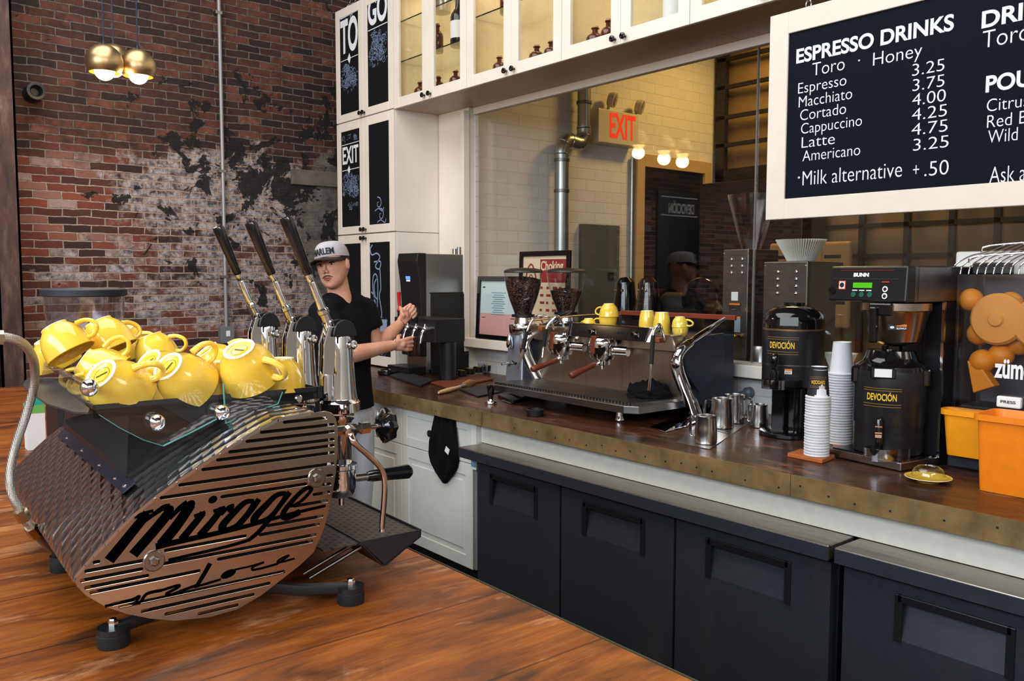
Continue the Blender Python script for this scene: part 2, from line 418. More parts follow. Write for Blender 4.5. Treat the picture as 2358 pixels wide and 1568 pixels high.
def m_brick():
    m = mat('old_brick', (110, 60, 45), 0.85); n = N(m)
    v = n.coord((1, 1, 1), ('Y', 'Z', None))
    dn = n.new('ShaderNodeTexNoise'); dn.inputs['Scale'].default_value = 9; dn.inputs['Detail'].default_value = 3; n.link(v, dn.inputs['Vector'])
    vm = n.new('ShaderNodeVectorMath', operation='SCALE'); vm.inputs['Scale'].default_value = 0.022
    va = n.new('ShaderNodeVectorMath', operation='ADD'); n.link(dn.outputs['Color'], vm.inputs[0]); n.link(v, va.inputs[0]); n.link(vm.outputs[0], va.inputs[1])
    def bricks(w, h, off):
        b = n.new('ShaderNodeTexBrick'); b.inputs['Scale'].default_value = 1.0; b.inputs['Brick Width'].default_value = w; b.inputs['Row Height'].default_value = h
        b.inputs['Mortar Size'].default_value = 0.0052; b.inputs['Mortar Smooth'].default_value = 0.35; b.inputs['Bias'].default_value = 0.0
        b.inputs['Color1'].default_value = (0, 0, 0, 1); b.inputs['Color2'].default_value = (1, 1, 1, 1); b.inputs['Mortar'].default_value = (0.5, 0.5, 0.5, 1)
        b.offset = off; n.link(va.outputs[0], b.inputs['Vector']); return b
    bk = bricks(0.168, 0.0515, 0.5)
    tone = n.sep(bk.outputs['Color'])[0]
    big = n.noise(v, 0.9, 5, 0.6); mid = n.noise(v, 6, 6, 0.7); fine = n.noise(v, 30, 5, 0.7)
    red = n.ramp(n.math('ADD', n.math('MULTIPLY', tone, 0.65), n.math('MULTIPLY', fine, 0.35)),
                 [(0.10, lin(18, 14, 16)), (0.26, lin(42, 27, 25)), (0.48, lin(66, 38, 31)), (0.68, lin(90, 48, 35)), (0.82, lin(108, 62, 45)), (0.97, lin(170, 128, 110))])
    red = n.mix(n.ramp(mid, [(0.34, BW(0.85)), (0.54, BW(0))]), red, lin(34, 24, 23))
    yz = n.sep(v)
    low = n.ramp(n.math('ADD', n.math('MULTIPLY', yz[1], -0.5), n.math('ADD', 1.55, n.math('MULTIPLY', mid, 0.3))), [(0.45, BW(0)), (0.62, BW(1))])  # brighter light low on the wall painted into redder brick and paler mortar
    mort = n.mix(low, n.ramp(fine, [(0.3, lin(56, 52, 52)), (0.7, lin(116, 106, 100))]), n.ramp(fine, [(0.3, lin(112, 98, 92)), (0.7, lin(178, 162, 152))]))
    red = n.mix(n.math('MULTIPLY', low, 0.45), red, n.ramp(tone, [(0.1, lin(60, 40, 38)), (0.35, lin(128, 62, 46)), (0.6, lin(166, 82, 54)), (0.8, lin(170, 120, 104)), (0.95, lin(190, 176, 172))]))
    # limewash and scraped plaster: a patch of its own on the wall
    P = [at_x(px, py, -6.1) for px, py in ((230, 330), (250, 520), (420, 440), (700, 330), (720, 470), (420, 660))]
    def blob(c, ry, rz):
        dy = n.math('DIVIDE', n.math('SUBTRACT', yz[0], c[0]), ry); dz = n.math('DIVIDE', n.math('SUBTRACT', yz[1], c[1]), rz)
        return n.math('SUBTRACT', 1.0, n.math('ADD', n.math('MULTIPLY', dy, dy), n.math('MULTIPLY', dz, dz)))
    c0 = at_x(500, 440, -6.1); c1 = at_x(740, 500, -6.1); c2 = at_x(640, 690, -6.1)
    wash = n.math('MAXIMUM', blob((c0.y+0.15, c0.z-0.06), 1.05, 0.46), n.math('MULTIPLY', blob((c2.y+0.1, c2.z+0.12), 2.2, 0.5), 0.56))
    wash = n.math('ADD', n.math('MULTIPLY', n.math('MAXIMUM', wash, -0.6), 0.55), n.math('ADD', n.math('MULTIPLY', mid, 0.9), -0.42))
    wash = n.math('ADD', wash, n.math('MULTIPLY', n.math('SUBTRACT', tone, 0.5), 0.25))
    wf = n.ramp(wash, [(0.16, BW(0)), (0.30, BW(0.92))])
    whit = n.ramp(n.noise(v, 16, 7, 0.75), [(0.33, lin(20, 20, 24)), (0.42, lin(72, 68, 74)), (0.50, lin(128, 124, 128)), (0.60, lin(176, 168, 168)), (0.72, lin(120, 88, 76))])
    mo = n.math('MULTIPLY', bk.outputs['Fac'], 1.0)
    c = n.mix(mo, red, mort); wc = n.mix(n.math('MULTIPLY', mo, 0.75), whit, lin(176, 142, 120)); c = n.mix(wf, c, wc)
    # grey cement skim near the cabinets and tar-black scabs
    pl = n.math('ADD', n.math('MULTIPLY', n.math('MAXIMUM', blob((c1.y+0.12, c1.z-0.12), 0.42, 0.75), -0.5), 0.6), n.math('SUBTRACT', mid, 0.5))
    c = n.mix(n.ramp(pl, [(0.15, BW(0)), (0.25, BW(0.9))]), c, n.ramp(n.noise(v, 12, 5), [(0.3, lin(62, 60, 58)), (0.7, lin(112, 106, 100))]))
    tar = n.noise(v, 4.6, 6, 0.66, 0.5)
    reg = n.math('MULTIPLY', n.math('MAXIMUM', blob((c0.y+0.55, c0.z+0.10), 1.25, 0.85), -0.7), 0.10)
    c = n.mix(n.ramp(n.math('ADD', tar, reg), [(0.605, BW(0)), (0.622, BW(0.96))]), c, lin(12, 12, 15))
    n.color(c)
    hgt = n.math('ADD', n.math('MULTIPLY', n.math('SUBTRACT', 1.0, mo), 0.7), n.math('MULTIPLY', fine, 0.5)); n.bump(hgt, 0.9, 0.012)
    return m
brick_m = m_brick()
def m_tile(name, swap, c1, c2, mort, w, h, ms=0.004, bump=0.5):
    m = mat(name, (220, 220, 220), 0.55); n = N(m); v = n.coord((1, 1, 1), swap)
    b = n.new('ShaderNodeTexBrick'); b.inputs['Scale'].default_value = 1.0; b.inputs['Brick Width'].default_value = w; b.inputs['Row Height'].default_value = h
    b.inputs['Mortar Size'].default_value = ms; b.inputs['Mortar Smooth'].default_value = 0.3
    b.inputs['Color1'].default_value = (*c1, 1); b.inputs['Color2'].default_value = (*c2, 1); b.inputs['Mortar'].default_value = (*mort, 1); n.link(v, b.inputs['Vector'])
    n.color(b.outputs['Color']); n.bump(n.math('SUBTRACT', 1.0, b.outputs['Fac']), bump, 0.004); return m
tile_rear = m_tile('painted_white_block', ('Y', 'Z', None), lin(232, 228, 222), lin(224, 220, 214), lin(222, 216, 206), 0.19, 0.082, 0.005)
tile_back = m_tile('white_splash_tile', ('X', 'Z', None), lin(226, 222, 218), lin(220, 216, 213), lin(204, 200, 196), 0.20, 0.10)
plaster = speckle(mat('warm_plaster', (134, 110, 76), 0.8), (134, 110, 76), 0.05, 8)
dark_wall = speckle(mat('dark_wall_paint', (58, 52, 50), 0.8), (58, 52, 50), 0.1, 6)
floor_m = speckle(mat('dark_floor', (52, 48, 46), 0.6), (52, 48, 46), 0.15, 9)
def m_rust():
    m = mat('rusty_steel', (70, 52, 50), 0.7, 0.1); n = N(m)
    f = n.noise(n.coord((3, 3, 0.8)), 5, 7, 0.65)
    n.color(n.ramp(f, [(0.3, lin(40, 32, 34)), (0.52, lin(76, 54, 50)), (0.64, lin(98, 78, 74)), (0.74, lin(132, 120, 116))])); n.bump(f, 0.3, 0.004); return m
rust = m_rust()

# ================================================================== THE SETTING
XL, YB, YG = -6.10, 3.46, 3.475            # brick wall, back wall face, glass
ZC = 0.925                                # both counters
YF = 2.44                                 # front edge of the back counter
YT = 3.05                                 # fronts of the wall cabinets
ZU = 2.685                                # underside of the wall cabinets
YRW, XRL = 6.13, -4.70                    # rear room: far wall, left wall
struct(MB().box(-6.3, 3.0, -4.7, 6.4, -0.1, 0.0).build('floor', floor_m, smooth=0))
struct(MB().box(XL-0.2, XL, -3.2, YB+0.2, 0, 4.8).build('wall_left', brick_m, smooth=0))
b = MB()
b.box(-6.1, -4.63, YB, YB+0.03, 0, 4.8); b.box(-4.63, 3.0, YB, YB+0.12, 0, 1.10); b.box(-4.63, 3.0, YB, YB+0.03, 2.655, 4.8)
struct(b.build('wall_back', tile_back, smooth=0))
b = MB()                                  # street side, with high shop windows
b.box(-6.1, 3.0, -3.2, -3.0, 0, 2.2); b.box(-6.1, 3.0, -3.2, -3.0, 4.05, 4.8); b.box(-6.1, -3.25, -3.2, -3.0, 2.2, 4.05); b.box(2.65, 3.0, -3.2, -3.0, 2.2, 4.05)
struct(b.build('wall_front', speckle(mat('pale_wall_paint', (196, 186, 172), .8), (196, 186, 172), .05, 5), smooth=0))
b = MB()
for x in (-3.25, -1.77, -0.3, 1.17, 2.65): b.box(x-0.03, x+0.03, -3.08, -3.02, 2.2, 4.05)
for z in (2.2, 3.1, 4.05): b.box(-3.25, 2.65, -3.08, -3.02, z-0.03, z+0.03)
struct(b.build('window_2', blackm, smooth=0))
b = MB(); b.box(3.0, 3.2, -3.2, 3.6, 0, 2.95); b.box(3.0, 3.2, -3.2, 3.6, 4.15, 4.8); b.box(3.0, 3.2, -3.2, -1.55, 2.95, 4.15); b.box(3.0, 3.2, 1.95, 3.6, 2.95, 4.15)
struct(b.build('wall_right', speckle(mat('pale_wall_paint', (196, 186, 172), .8), (196, 186, 172), .05, 5), smooth=0))
b = MB()                                  # ceiling with the skylight well
b.box(-6.3, 3.2, -4.7, -1.6, 4.8, 4.95); b.box(-6.3, 3.2, 2.2, 6.4, 4.8, 4.95); b.box(-6.3, -5.4, -1.6, 2.2, 4.8, 4.95); b.box(-1.0, 3.2, -1.6, 2.2, 4.8, 4.95)
struct(b.build('ceiling', dark_wall, smooth=0))
b = MB()                                  # added side window, out of view, framing the fill light on the right
for y in (-1.55, -.38, .78, 1.95): b.box(3.02, 3.08, y-.03, y+.03, 2.95, 4.15)
for z in (2.95, 4.15): b.box(3.02, 3.08, -1.55, 1.95, z-.03, z+.03)
struct(b.build('added_window_4', blackm, smooth=0))
# window wall to the rear room
b = MB()
b.box(-4.990, -4.635, YB-0.05, YG+0.02, ZC, ZU)                     # jamb post
b.box(-4.655, -4.625, YB-0.10, YB-0.05, 1.06, 2.66)
b.box(-4.63, 3.0, YB-0.10, YG+0.05, 1.095, 1.155)                   # sill
b.box(-4.63, 3.0, YB-0.02, YG+0.008, 2.64, 2.685)                    # head
win = struct(b.build('window_1', cab_w, smooth=0, bevel=0.004))
XJ = at_y(1738.5, 500, YG).x
MB().box(-4.62, XJ-0.002, YG-0.004, YG+0.004, 1.155, 2.64).build('pane', big_pane, win, smooth=0)
MB().box(XJ+0.002, 2.9, YG-0.004, YG+0.004, 1.155, 2.64).build('pane', big_pane, win, smooth=0)
MB().box(XJ-0.003, XJ+0.003, YG-0.006, YG+0.006, 1.155, 2.64).build('joint_strip', mat('pale_joint', (170, 172, 168), .25, .8), win, smooth=0)
# rear room
struct(MB().box(XRL-0.15, XRL, YG+0.02, YRW+0.2, 0, 4.8).build('wall_rear', tile_rear, smooth=0))
struct(MB().box(XRL-0.15, 3.0, YRW, YRW+0.2, 0, 4.8).build('wall_far', plaster, smooth=0))
# stone lintel let into the brickwork, and the steel column at the end of the bar
p0 = at_x(672, 388, XL+0.02); p1 = at_x(782, 432, XL+0.02)
lint = speckle(mat('grey_stone', (98, 92, 86), 0.85), (98, 92, 86), 0.35, 7)
struct(MB().box(XL-0.02, XL+0.02, p0.y, p1.y+0.15, p1.z, p0.z).build('trim_1', lint, smooth=0, bevel=0.006))
c0 = at_x(2, 800, -5.86); c1 = at_x(58, 800, -5.86)
b = MB(); b.box(-6.02, -5.86, c1.y-0.012, c1.y, 0, 4.8); b.box(-5.955, -5.925, c0.y, c1.y, 0, 4.8); b.box(-6.02, -5.86, c0.y, c0.y+0.012, 0, 4.8); b.box(-5.90, -5.86, c0.y, c1.y, 0, 4.8)
struct(b.build('column', rust, smooth=0))

# ================================================================== CABINETS, COUNTERS, FRIDGES, MENU BOARD
def knob(parent, p, d=(0, -1, 0), r=0.016, name='knob'):
    b = MB().lathe([(0.006, 0), (0.006, 0.012), (r*0.75, 0.016), (r, 0.021), (r*0.95, 0.028), (r*0.5, 0.031), (0, 0.0315)], p, 16, d)
    o = b.build(name, blackg, parent); return o
def door(parent, x0, x1, z0, z1, yf, fw, m, kind, kx=None, kz=None, fb=None, pm=None):
    """framed door whose face lies at yf; inner field is chalkboard or glass"""
    fb = fb or fw; b = MB(); t = 0.02
    b.box(x0, x0+fw, yf, yf+t, z0, z1); b.box(x1-fw, x1, yf, yf+t, z0, z1)
    b.box(x0+fw, x1-fw, yf, yf+t, z0, z0+fb); b.box(x0+fw, x1-fw, yf, yf+t, z1-fw, z1)
    d = b.build('door', m, parent, smooth=0, bevel=0.0012, seg=1)
    if kind == 'glass': MB().box(x0+fw-0.004, x1-fw+0.004, yf+0.008, yf+0.012, z0+fb-0.004, z1-fw+0.004).build('glass_pane', pane, d, smooth=0)
    elif kind == 'chalk': MB().box(x0+fw-0.002, x1-fw+0.002, yf+0.004, yf+0.016, z0+fb-0.002, z1-fw+0.002).build('chalkboard_panel', slate, d, smooth=0)
    else: MB().box(x0+fw-0.002, x1-fw+0.002, yf+0.006, yf+0.016, z0+fb-0.002, z1-fw+0.002).build('inset_panel', m, d, smooth=0)
    if kx is not None: knob(d, (kx, yf, kz))
    return d
def carcass(b, x0, x1, y0, y1, z0, z1, t=0.018):
    b.box(x0, x0+t, y0, y1, z0, z1); b.box(x1-t, x1, y0, y1, z0, z1); b.box(x0+t, x1-t, y0, y1, z0, z0+t); b.box(x0+t, x1-t, y0, y1, z1-t, z1); b.box(x0+t, x1-t, y1-t, y1, z0+t, z1-t)
    return b
def curl(b, cx, cz, r, turns, a0, y, w, sgn=1):
    n = int(14*turns)+6; pts = []
    for i in range(n+1):
        t = i/n; a = a0+sgn*2*pi*turns*t; rr = r*(1-0.85*t); pts.append((cx+rr*cos(a), y, cz+rr*sin(a)))
    ribbon(b, pts, [w*(1-0.6*i/n) for i in range(n+1)], (0, -1, 0))
def flourish(b, x0, x1, z0, z1, n, y, rnd, rmin=0.016, rmax=0.045, w=0.0030):
    for i in range(n):
        r = rnd.uniform(rmin, min(rmax, (x1-x0)*0.45)); cx = rnd.uniform(x0+r, x1-r); cz = rnd.uniform(z0+r, z1-r)
        curl(b, cx, cz, r, rnd.uniform(0.8, 1.7), rnd.uniform(0, 6.28), y, w*rnd.uniform(0.6, 1.2), rnd.choice((-1, 1)))
        for k in range(2):
            a = rnd.uniform(0, 6.28); l = r*0.6; px_, pz_ = cx+r*cos(a), cz+r*sin(a)
            px_ = min(max(px_, x0+l), x1-l)
            ribbon(b, [(px_, y, pz_), (px_+l*0.5*cos(a+0.6), y, pz_+l*0.5*sin(a+0.6)), (px_+l*cos(a), y, pz_+l*sin(a))], [0.001, w*1.5, 0.001], (0, -1, 0))
rc = random.Random(11)
TX0, TXM, TX1 = -5.80, -5.398, -4.995
YC = YT-0.0005+0.004                     # a hair in front of the sunk chalkboards
tall_label = {2: 'white cabinet unit with TO GO chalked on its two doors, topmost of the stack', 1: 'white cabinet unit with EXIT chalked on its left door, middle of the stack', 0: 'white cabinet unit with chalk coffee cups on its door, behind the barista'}
for k, (z0, z1) in enumerate(((0.935, 1.866), (1.870, 2.683), (2.687, 3.50))):
    t = thing('wall_cabinet', tall_label[k], 'cabinet', (TXM, YT, z0), group='stacked chalkboard cabinets')
    carcass(MB(), TX0, TX1, YT+0.02, YB-0.005, z0, z1).build('body', cab_w, t, smooth=0)
    fb = 0.055 if k else 0.07
    for s, (x0, x1) in enumerate(((TX0+0.002, TXM-0.001), (TXM+0.001, TX1-0.002))):
        d = door(t, x0, x1, z0+0.002, z1-0.002, YT, 0.062, cab_w, 'chalk', kx=TXM+(-0.022 if s == 0 else 0.022), kz=(z0+0.028 if k else z1-0.03), fb=fb)
        xa, xb = x0+0.072, x1-0.072; b = MB(); y = YC-0.0005
        if k == 2 and s == 0:
            ribbon(b, [(xa, y, z0+0.745), (xb, y, z0+0.751)], 0.006, (0, -1, 0)); ribbon(b, [(xa, y, z0+0.440), (xb, y, z0+0.446)], 0.005, (0, -1, 0))
            b.add([(xa+0.10, y-.0003, z0+0.443), (xa+0.13, y-.0003, z0+0.48), (xa+0.15, y-.0003, z0+0.443), (xa+0.13, y-.0003, z0+0.405)], [(0, 1, 2, 3)])
            flourish(b, xa, xb, z0+0.757, z0+0.80, 8, y, rc); b.build('chalk_rules', chalk, d, smooth=0)
            b = MB(); flourish(b, xa, xb, z0+0.215, z0+0.432, 34, y, rc); b.build('chalk_scrolls', chalk_b, d, smooth=0)
            text('TO', FRONT((xa, y-.0004, z0+0.485)), chalk, d, fit=(xb-xa, 0.245), bold=0.03)
        if k == 2 and s == 1:
            ribbon(b, [(xa, y, z0+0.575), (xb, y, z0+0.580)], 0.006, (0, -1, 0)); b.build('chalk_rules', chalk, d, smooth=0)
            b = MB(); flourish(b, xa, xb, z0+0.315, z0+0.565, 38, y, rc); b.build('chalk_scrolls', chalk_b, d, smooth=0)
            text('GO', FRONT((xa, y-.0004, z0+0.60)), chalk, d, fit=(xb-xa, 0.20), bold=0.03)
        if k == 1 and s == 0:
            ribbon(b, [(xa, y, z1-0.160), (xb, y, z1-0.155)], 0.005, (0, -1, 0)); ribbon(b, [(xa, y, z1-0.345), (xb, y, z1-0.340)], 0.005, (0, -1, 0))
            b.add([(xa+0.08, y-.0003, z1-0.343), (xa+0.105, y-.0003, z1-0.312), (xa+0.125, y-.0003, z1-0.343), (xa+0.105, y-.0003, z1-0.374)], [(0, 1, 2, 3)])
            b.build('chalk_rules', chalk, d, smooth=0)
            b = MB(); flourish(b, xa, xb, z1-0.145, z1-0.085, 6, y, rc, 0.012, 0.025); flourish(b, xa, xb, z1-0.56, z1-0.36, 34, y, rc); flourish(b, xa+0.07, xb-0.02, z1-0.64, z1-0.57, 5, y, rc, 0.012, 0.026)
            b.build('chalk_scrolls', chalk_b, d, smooth=0)
            text('EXIT', FRONT((xa+0.01, y-.0004, z1-0.30)), chalk, d, fit=(xb-xa-0.02, 0.125), bold=0.02)
        if k == 1 and s == 1:
            for i, (cx, cz) in enumerate(((x0+0.19, z0+0.20), (x0+0.22, z0+0.12))): curl(b, cx, cz, 0.045, 1.1, 1.9, y, 0.008, -1); ribbon(b, smoothpts([(cx-0.05, y, cz-0.05), (cx, y, cz-0.035), (cx+0.05, y, cz-0.055), (cx+0.07, y, cz-0.03)], 4), 0.006, (0, -1, 0))
            b.build('chalk_scrolls', chalk_b, d, smooth=0)
        if k == 0 and s == 1:
            zt = z1-0.08
            for pts in ([(.10, .0), (.07, -.03), (.09, -.07), (.16, -.06), (.20, -.09), (.14, -.15), (.19, -.17), (.21, -.12), (.12, -.12)],
                        [(.20, -.17), (.21, -.30), (.19, -.36), (.22, -.48), (.20, -.52)], [(.19, -.52), (.13, -.40), (.10, -.30), (.11, -.22), (.15, -.21), (.17, -.28), (.16, -.45), (.19, -.52)],
                        [(.08, -.33), (.12, -.37), (.10, -.44), (.08, -.47)], [(.15, -.24), (.12, -.28), (.13, -.36), (.16, -.38)]):
                q = smoothpts([(x0+px_, y, zt+pz_) for px_, pz_ in pts], 6); ribbon(b, q, 0.010, (0, -1, 0))
            def mug(cx, cz, w, h):
                b.add([(cx-w*.42, y-.0003, cz), (cx+w*.42, y-.0003, cz), (cx+w*.5, y-.0003, cz+h), (cx-w*.5, y-.0003, cz+h)], [(0, 1, 2, 3)])
                ribbon(b, arc((cx-w*.5, y, cz+h*.55), h*.3, pi*.5, pi*1.5, 8), 0.006, (0, -1, 0))
            mug(x0+0.085, zt-0.59, 0.055, 0.085); mug(x0+0.24, zt-0.64, 0.10, 0.12); mug(x0+0.185, zt-0.77, 0.10, 0.12)
            flourish(b, xa, xb, zt-0.80, zt-0.50, 44, y, rc, 0.012, 0.03, 0.002)
            b.build('chalk_drawing', chalk_b, d, smooth=0)

# ---- glass-fronted wall cabinets
def bottle(kind, label, x, y, z, h=0.125, r=0.036, grp='amber bottles in the glass cabinets'):
    t = thing('glass_bottle', label, 'bottle', (x, y, z), group=grp)
    g = amber_glass if kind == 'amber' else dark_glass
    if kind == 'dark': pr = [(r*.9, 0), (r, .006), (r, h*.58), (r*.9, h*.66), (r*.42, h*.78), (r*.36, h*.97), (r*.42, h*.975), (r*.42, h)]
    else: pr = [(r*.9, 0), (r, .005), (r, h*.55), (r*.92, h*.64), (r*.6, h*.73), (r*.34, h*.76), (r*.32, h*.88), (r*.46, h*.90), (r*.46, h*.935), (r*.3, h*.94)]
    MB().lathe(pr, (x, y, z), 22).build('body', g, t)
    if kind == 'amber': MB().lathe([(r*.28, h*.93), (r*.34, h*.95), (r*.34, h), (0, h)], (x, y, z), 16).build('stopper', cork_m, t)
    if kind == 'dark': MB().lathe([(r*1.01, h*.16), (r*1.012, h*.17), (r*1.012, h*.50), (r*1.01, h*.51)], (x, y, z), 22, caps=False).build('paper_label', paper, t)
    return t
UX = [-4.993, -4.168, -3.336, -2.498, -1.66, -0.82]
ulab = ['white glass-door cabinet unit next to the TO GO chalkboards', 'white glass-door cabinet unit, second along from the TO GO chalkboards', 'white glass-door cabinet unit above the EXIT sign, left of the tall dark bottle door', 'white glass-door cabinet unit behind the top left corner of the menu board', 'white glass-door cabinet unit above the menu board']
for i in range(5):
    x0, x1 = UX[i]+0.001, UX[i+1]-0.001; xm = (x0+x1)/2; z0, z1 = ZU, 3.50
    t = thing('wall_cabinet', ulab[i], 'cabinet', (xm, YT, z0), group='glass-door cabinets along the wall')
    carcass(MB(), x0, x1, YT+0.02, YB-0.005, z0, z1).build('body', cab_in if i < 9 else cab_w, t, smooth=0)
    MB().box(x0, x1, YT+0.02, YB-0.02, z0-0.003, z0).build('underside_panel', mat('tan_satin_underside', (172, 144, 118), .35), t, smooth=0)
    area('cabinet_light', (xm, YT+.22, 3.47), (0, 0, 0), .6, .06, 1.5, (1.0, .87, .66))
    for s in (0, 1):
        a, c = (x0+0.001, xm-0.001) if s == 0 else (xm+0.001, x1-0.001)
        door(t, a, c, z0-0.003, z1, YT, 0.064, cab_w, 'glass', kx=xm+(-0.034 if s == 0 else 0.034), kz=z0+0.026, fb=0.066)
    for dz in ((0.30, 0.56) if i == 0 else (0.40,)):
        MB().box(x0+0.02, x1-0.02, YT+0.04, YB-0.03, z0+dz, z0+dz+0.007).build('glass_shelf', MATS.get('shelf_glass') or pane_mat('shelf_glass', (0.95, 0.97, 0.96), 1.5, 1.0), t, smooth=0)
        MB().box(x0+0.02, x1-0.02, YT+0.036, YT+0.040, z0+dz, z0+dz+0.007).build('shelf_edge', dark_glass, t, smooth=0)
zb = ZU+0.018
for (px_, lab, h, r) in ((967, 'small corked amber bottle behind the leftmost glass door', .13, .036), (1010, 'amber bottle with dark stopper at left behind the second glass door', .125, .036), (1049, 'corked amber bottle at right behind the second glass door', .13, .036),
        (1150, 'corked amber bottle behind the third glass door', .13, .036), (1236, 'corked amber bottle at the middle of the fourth glass door', .125, .040), (1269, 'amber bottle half hidden by the right stile of the fourth glass door', .125, .036),
        (1370, 'corked amber bottle at the middle of the fifth glass door', .125, .042), (1400, 'amber bottle half hidden by the right stile of the fifth glass door', .14, .034)):
    p = at_y(px_, 130, 3.16); bottle('amber', lab, p.x, 3.16, zb, h*1.15, r*1.12)
for px_, lab in ((929, 'tiny clear stoppered jar in the bottom left corner of the leftmost glass door'), (1098, 'tiny clear stoppered jar in the bottom left corner of the third glass door')):
    p = at_y(px_, 200, 3.14); t = thing('glass_jar', lab, 'jar', (p.x, 3.14, zb), group='tiny jars in the glass cabinets')
    MB().lathe([(.022, 0), (.024, .004), (.024, .055), (.012, .066), (.012, .074)], (p.x, 3.14, zb), 18).build('body', clear_p, t); MB().lathe([(.013, .075), (.015, .08), (.015, .09), (0, .094)], (p.x, 3.14, zb), 14).build('stopper', blackg, t)
p = at_y(1008, 80, 3.16); bottle('amber', 'tall square-shouldered amber bottle on the lower glass shelf', p.x, 3.16, ZU+0.308, .185, .036)
p = at_y(1056, 80, 3.18); bottle('dark', 'dark wine-like bottle with white label on the lower glass shelf', p.x, 3.18, ZU+0.308, .30, .052, 'dark bottles in the glass cabinets')
p = at_y(1160, 50, 3.2); bottle('amber', 'amber bottle on the shelf mostly hidden by the third door stile', p.x+.02, 3.2, ZU+0.408, .15, .036)
p = at_y(1552, 30, 3.17); bottle('dark', 'tall dark bottle behind the sixth glass door', p.x, 3.17, zb, .34, .052, 'dark bottles in the glass cabinets')
p = at_y(1016, -5, 3.2); o = MB().lathe([(.05, 0), (.062, .004), (.062, .16), (.05, .18)], (p.x, 3.2, ZU+0.568), 24).build('storage_tin', steel, None, origin=(p.x, 3.2, ZU+0.568)); tag(o, 'round grey tin on the upper glass shelf of the first glass cabinet', 'tin')

# ---- back counter
o = MB().box(-6.09, 1.2, YF, YB-0.006, ZC-0.065, ZC).build('countertop', counter_wood, None, smooth=0, bevel=0.002, seg=1); tag(o, 'long dark worn wooden worktop with brass edging under the espresso machine', 'countertop')
xj = at_y(1822, 1110, YF).x
for a, c in ((-6.09, xj-0.001), (xj+0.001, 1.2)): plabel(MB().box(a, c, YF-0.004, YF, ZC-0.072, ZC+0.001).build('edge_strip', brass_m, o, smooth=0), 'aged brass edging')
for x in [-5.3, -4.9, -4.5, -4.2, -3.9, -3.6, -3.3] + [at_y(q, 1000, YF).x for q in (1186, 1238, 1280, 1313, 1352, 1388, 1420, 1453, 1488, 1535, 1572, 1607, 1643, 1720, 1798, 1848, 1914, 1975, 2058, 2184, 2308)]:
    z = ZC-0.04+rc.uniform(-.012, .012); MB().lathe([(.0034, 0), (.0034, .0012), (0, .002)], (x, YF-0.004, z), 10, (0, -1, 0)).build('nail', blackm, o)
# ---- base cabinets left of the fridges
YBASE = 2.475
units = [(-3.99, -3.335, 'white base cabinet with drawer and dark knob, towel hanging on it'), (-4.41, -3.992, 'white base cabinet behind the wooden portafilter handle, next to the barista'), (-5.2, -4.412, 'white base cabinet behind the barista'), (-6.08, -5.202, 'white base cabinet at the brick wall, seen between the levers')]
for x0, x1, lab in units:
    t = thing('base_cabinet', lab, 'cabinet', ((x0+x1)/2, YBASE, 0), group='white base cabinets')
    carcass(MB(), x0, x1, YBASE+0.02, YB-0.01, 0.10, ZC-0.067).build('body', base_w, t, smooth=0)
    MB().box(x0, x1, YBASE+0.06, YBASE+0.08, 0, 0.10).build('toe_kick', blackm, t, smooth=0)
    for nm, z0, z1 in (('drawer', 0.64, ZC-0.072), ('door', 0.105, 0.636)):
        fw = 0.05 if nm == 'drawer' else 0.062
        b = MB(); b.box(x0+.002, x0+fw, YBASE, YBASE+.02, z0, z1); b.box(x1-fw, x1-.002, YBASE, YBASE+.02, z0, z1); b.box(x0+fw, x1-fw, YBASE, YBASE+.02, z0, z0+fw); b.box(x0+fw, x1-fw, YBASE, YBASE+.02, z1-fw, z1)
        b.box(x0+fw, x1-fw, YBASE+.006, YBASE+.018, z0+fw, z1-fw); g = 0.03
        if nm == 'door': b.box(x0+fw+g, x1-fw-g, YBASE+.001, YBASE+.01, z0+fw+g, z1-fw-g)
        d = b.build(nm, base_w, t, smooth=0, bevel=0.0018, seg=1)
        if nm == 'drawer': knob(d, ((x0+x1)/2-0.02, YBASE, (z0+z1)/2), r=0.019)
o = MB().box(-3.333, -3.292, YBASE-0.012, YB-0.01, 0.62, ZC-0.067).build('end_panel', base_w, None, smooth=0); tag(o, 'narrow pale panel closing the base cabinets above the first black fridge', 'panel')
o = MB().box(-3.29, 1.2, 2.492, 2.51, 0.757, ZC-0.066).build('fascia_board', fascia_w, None, smooth=0); tag(o, 'long off-white board between the brass edge and the black fridges', 'board')
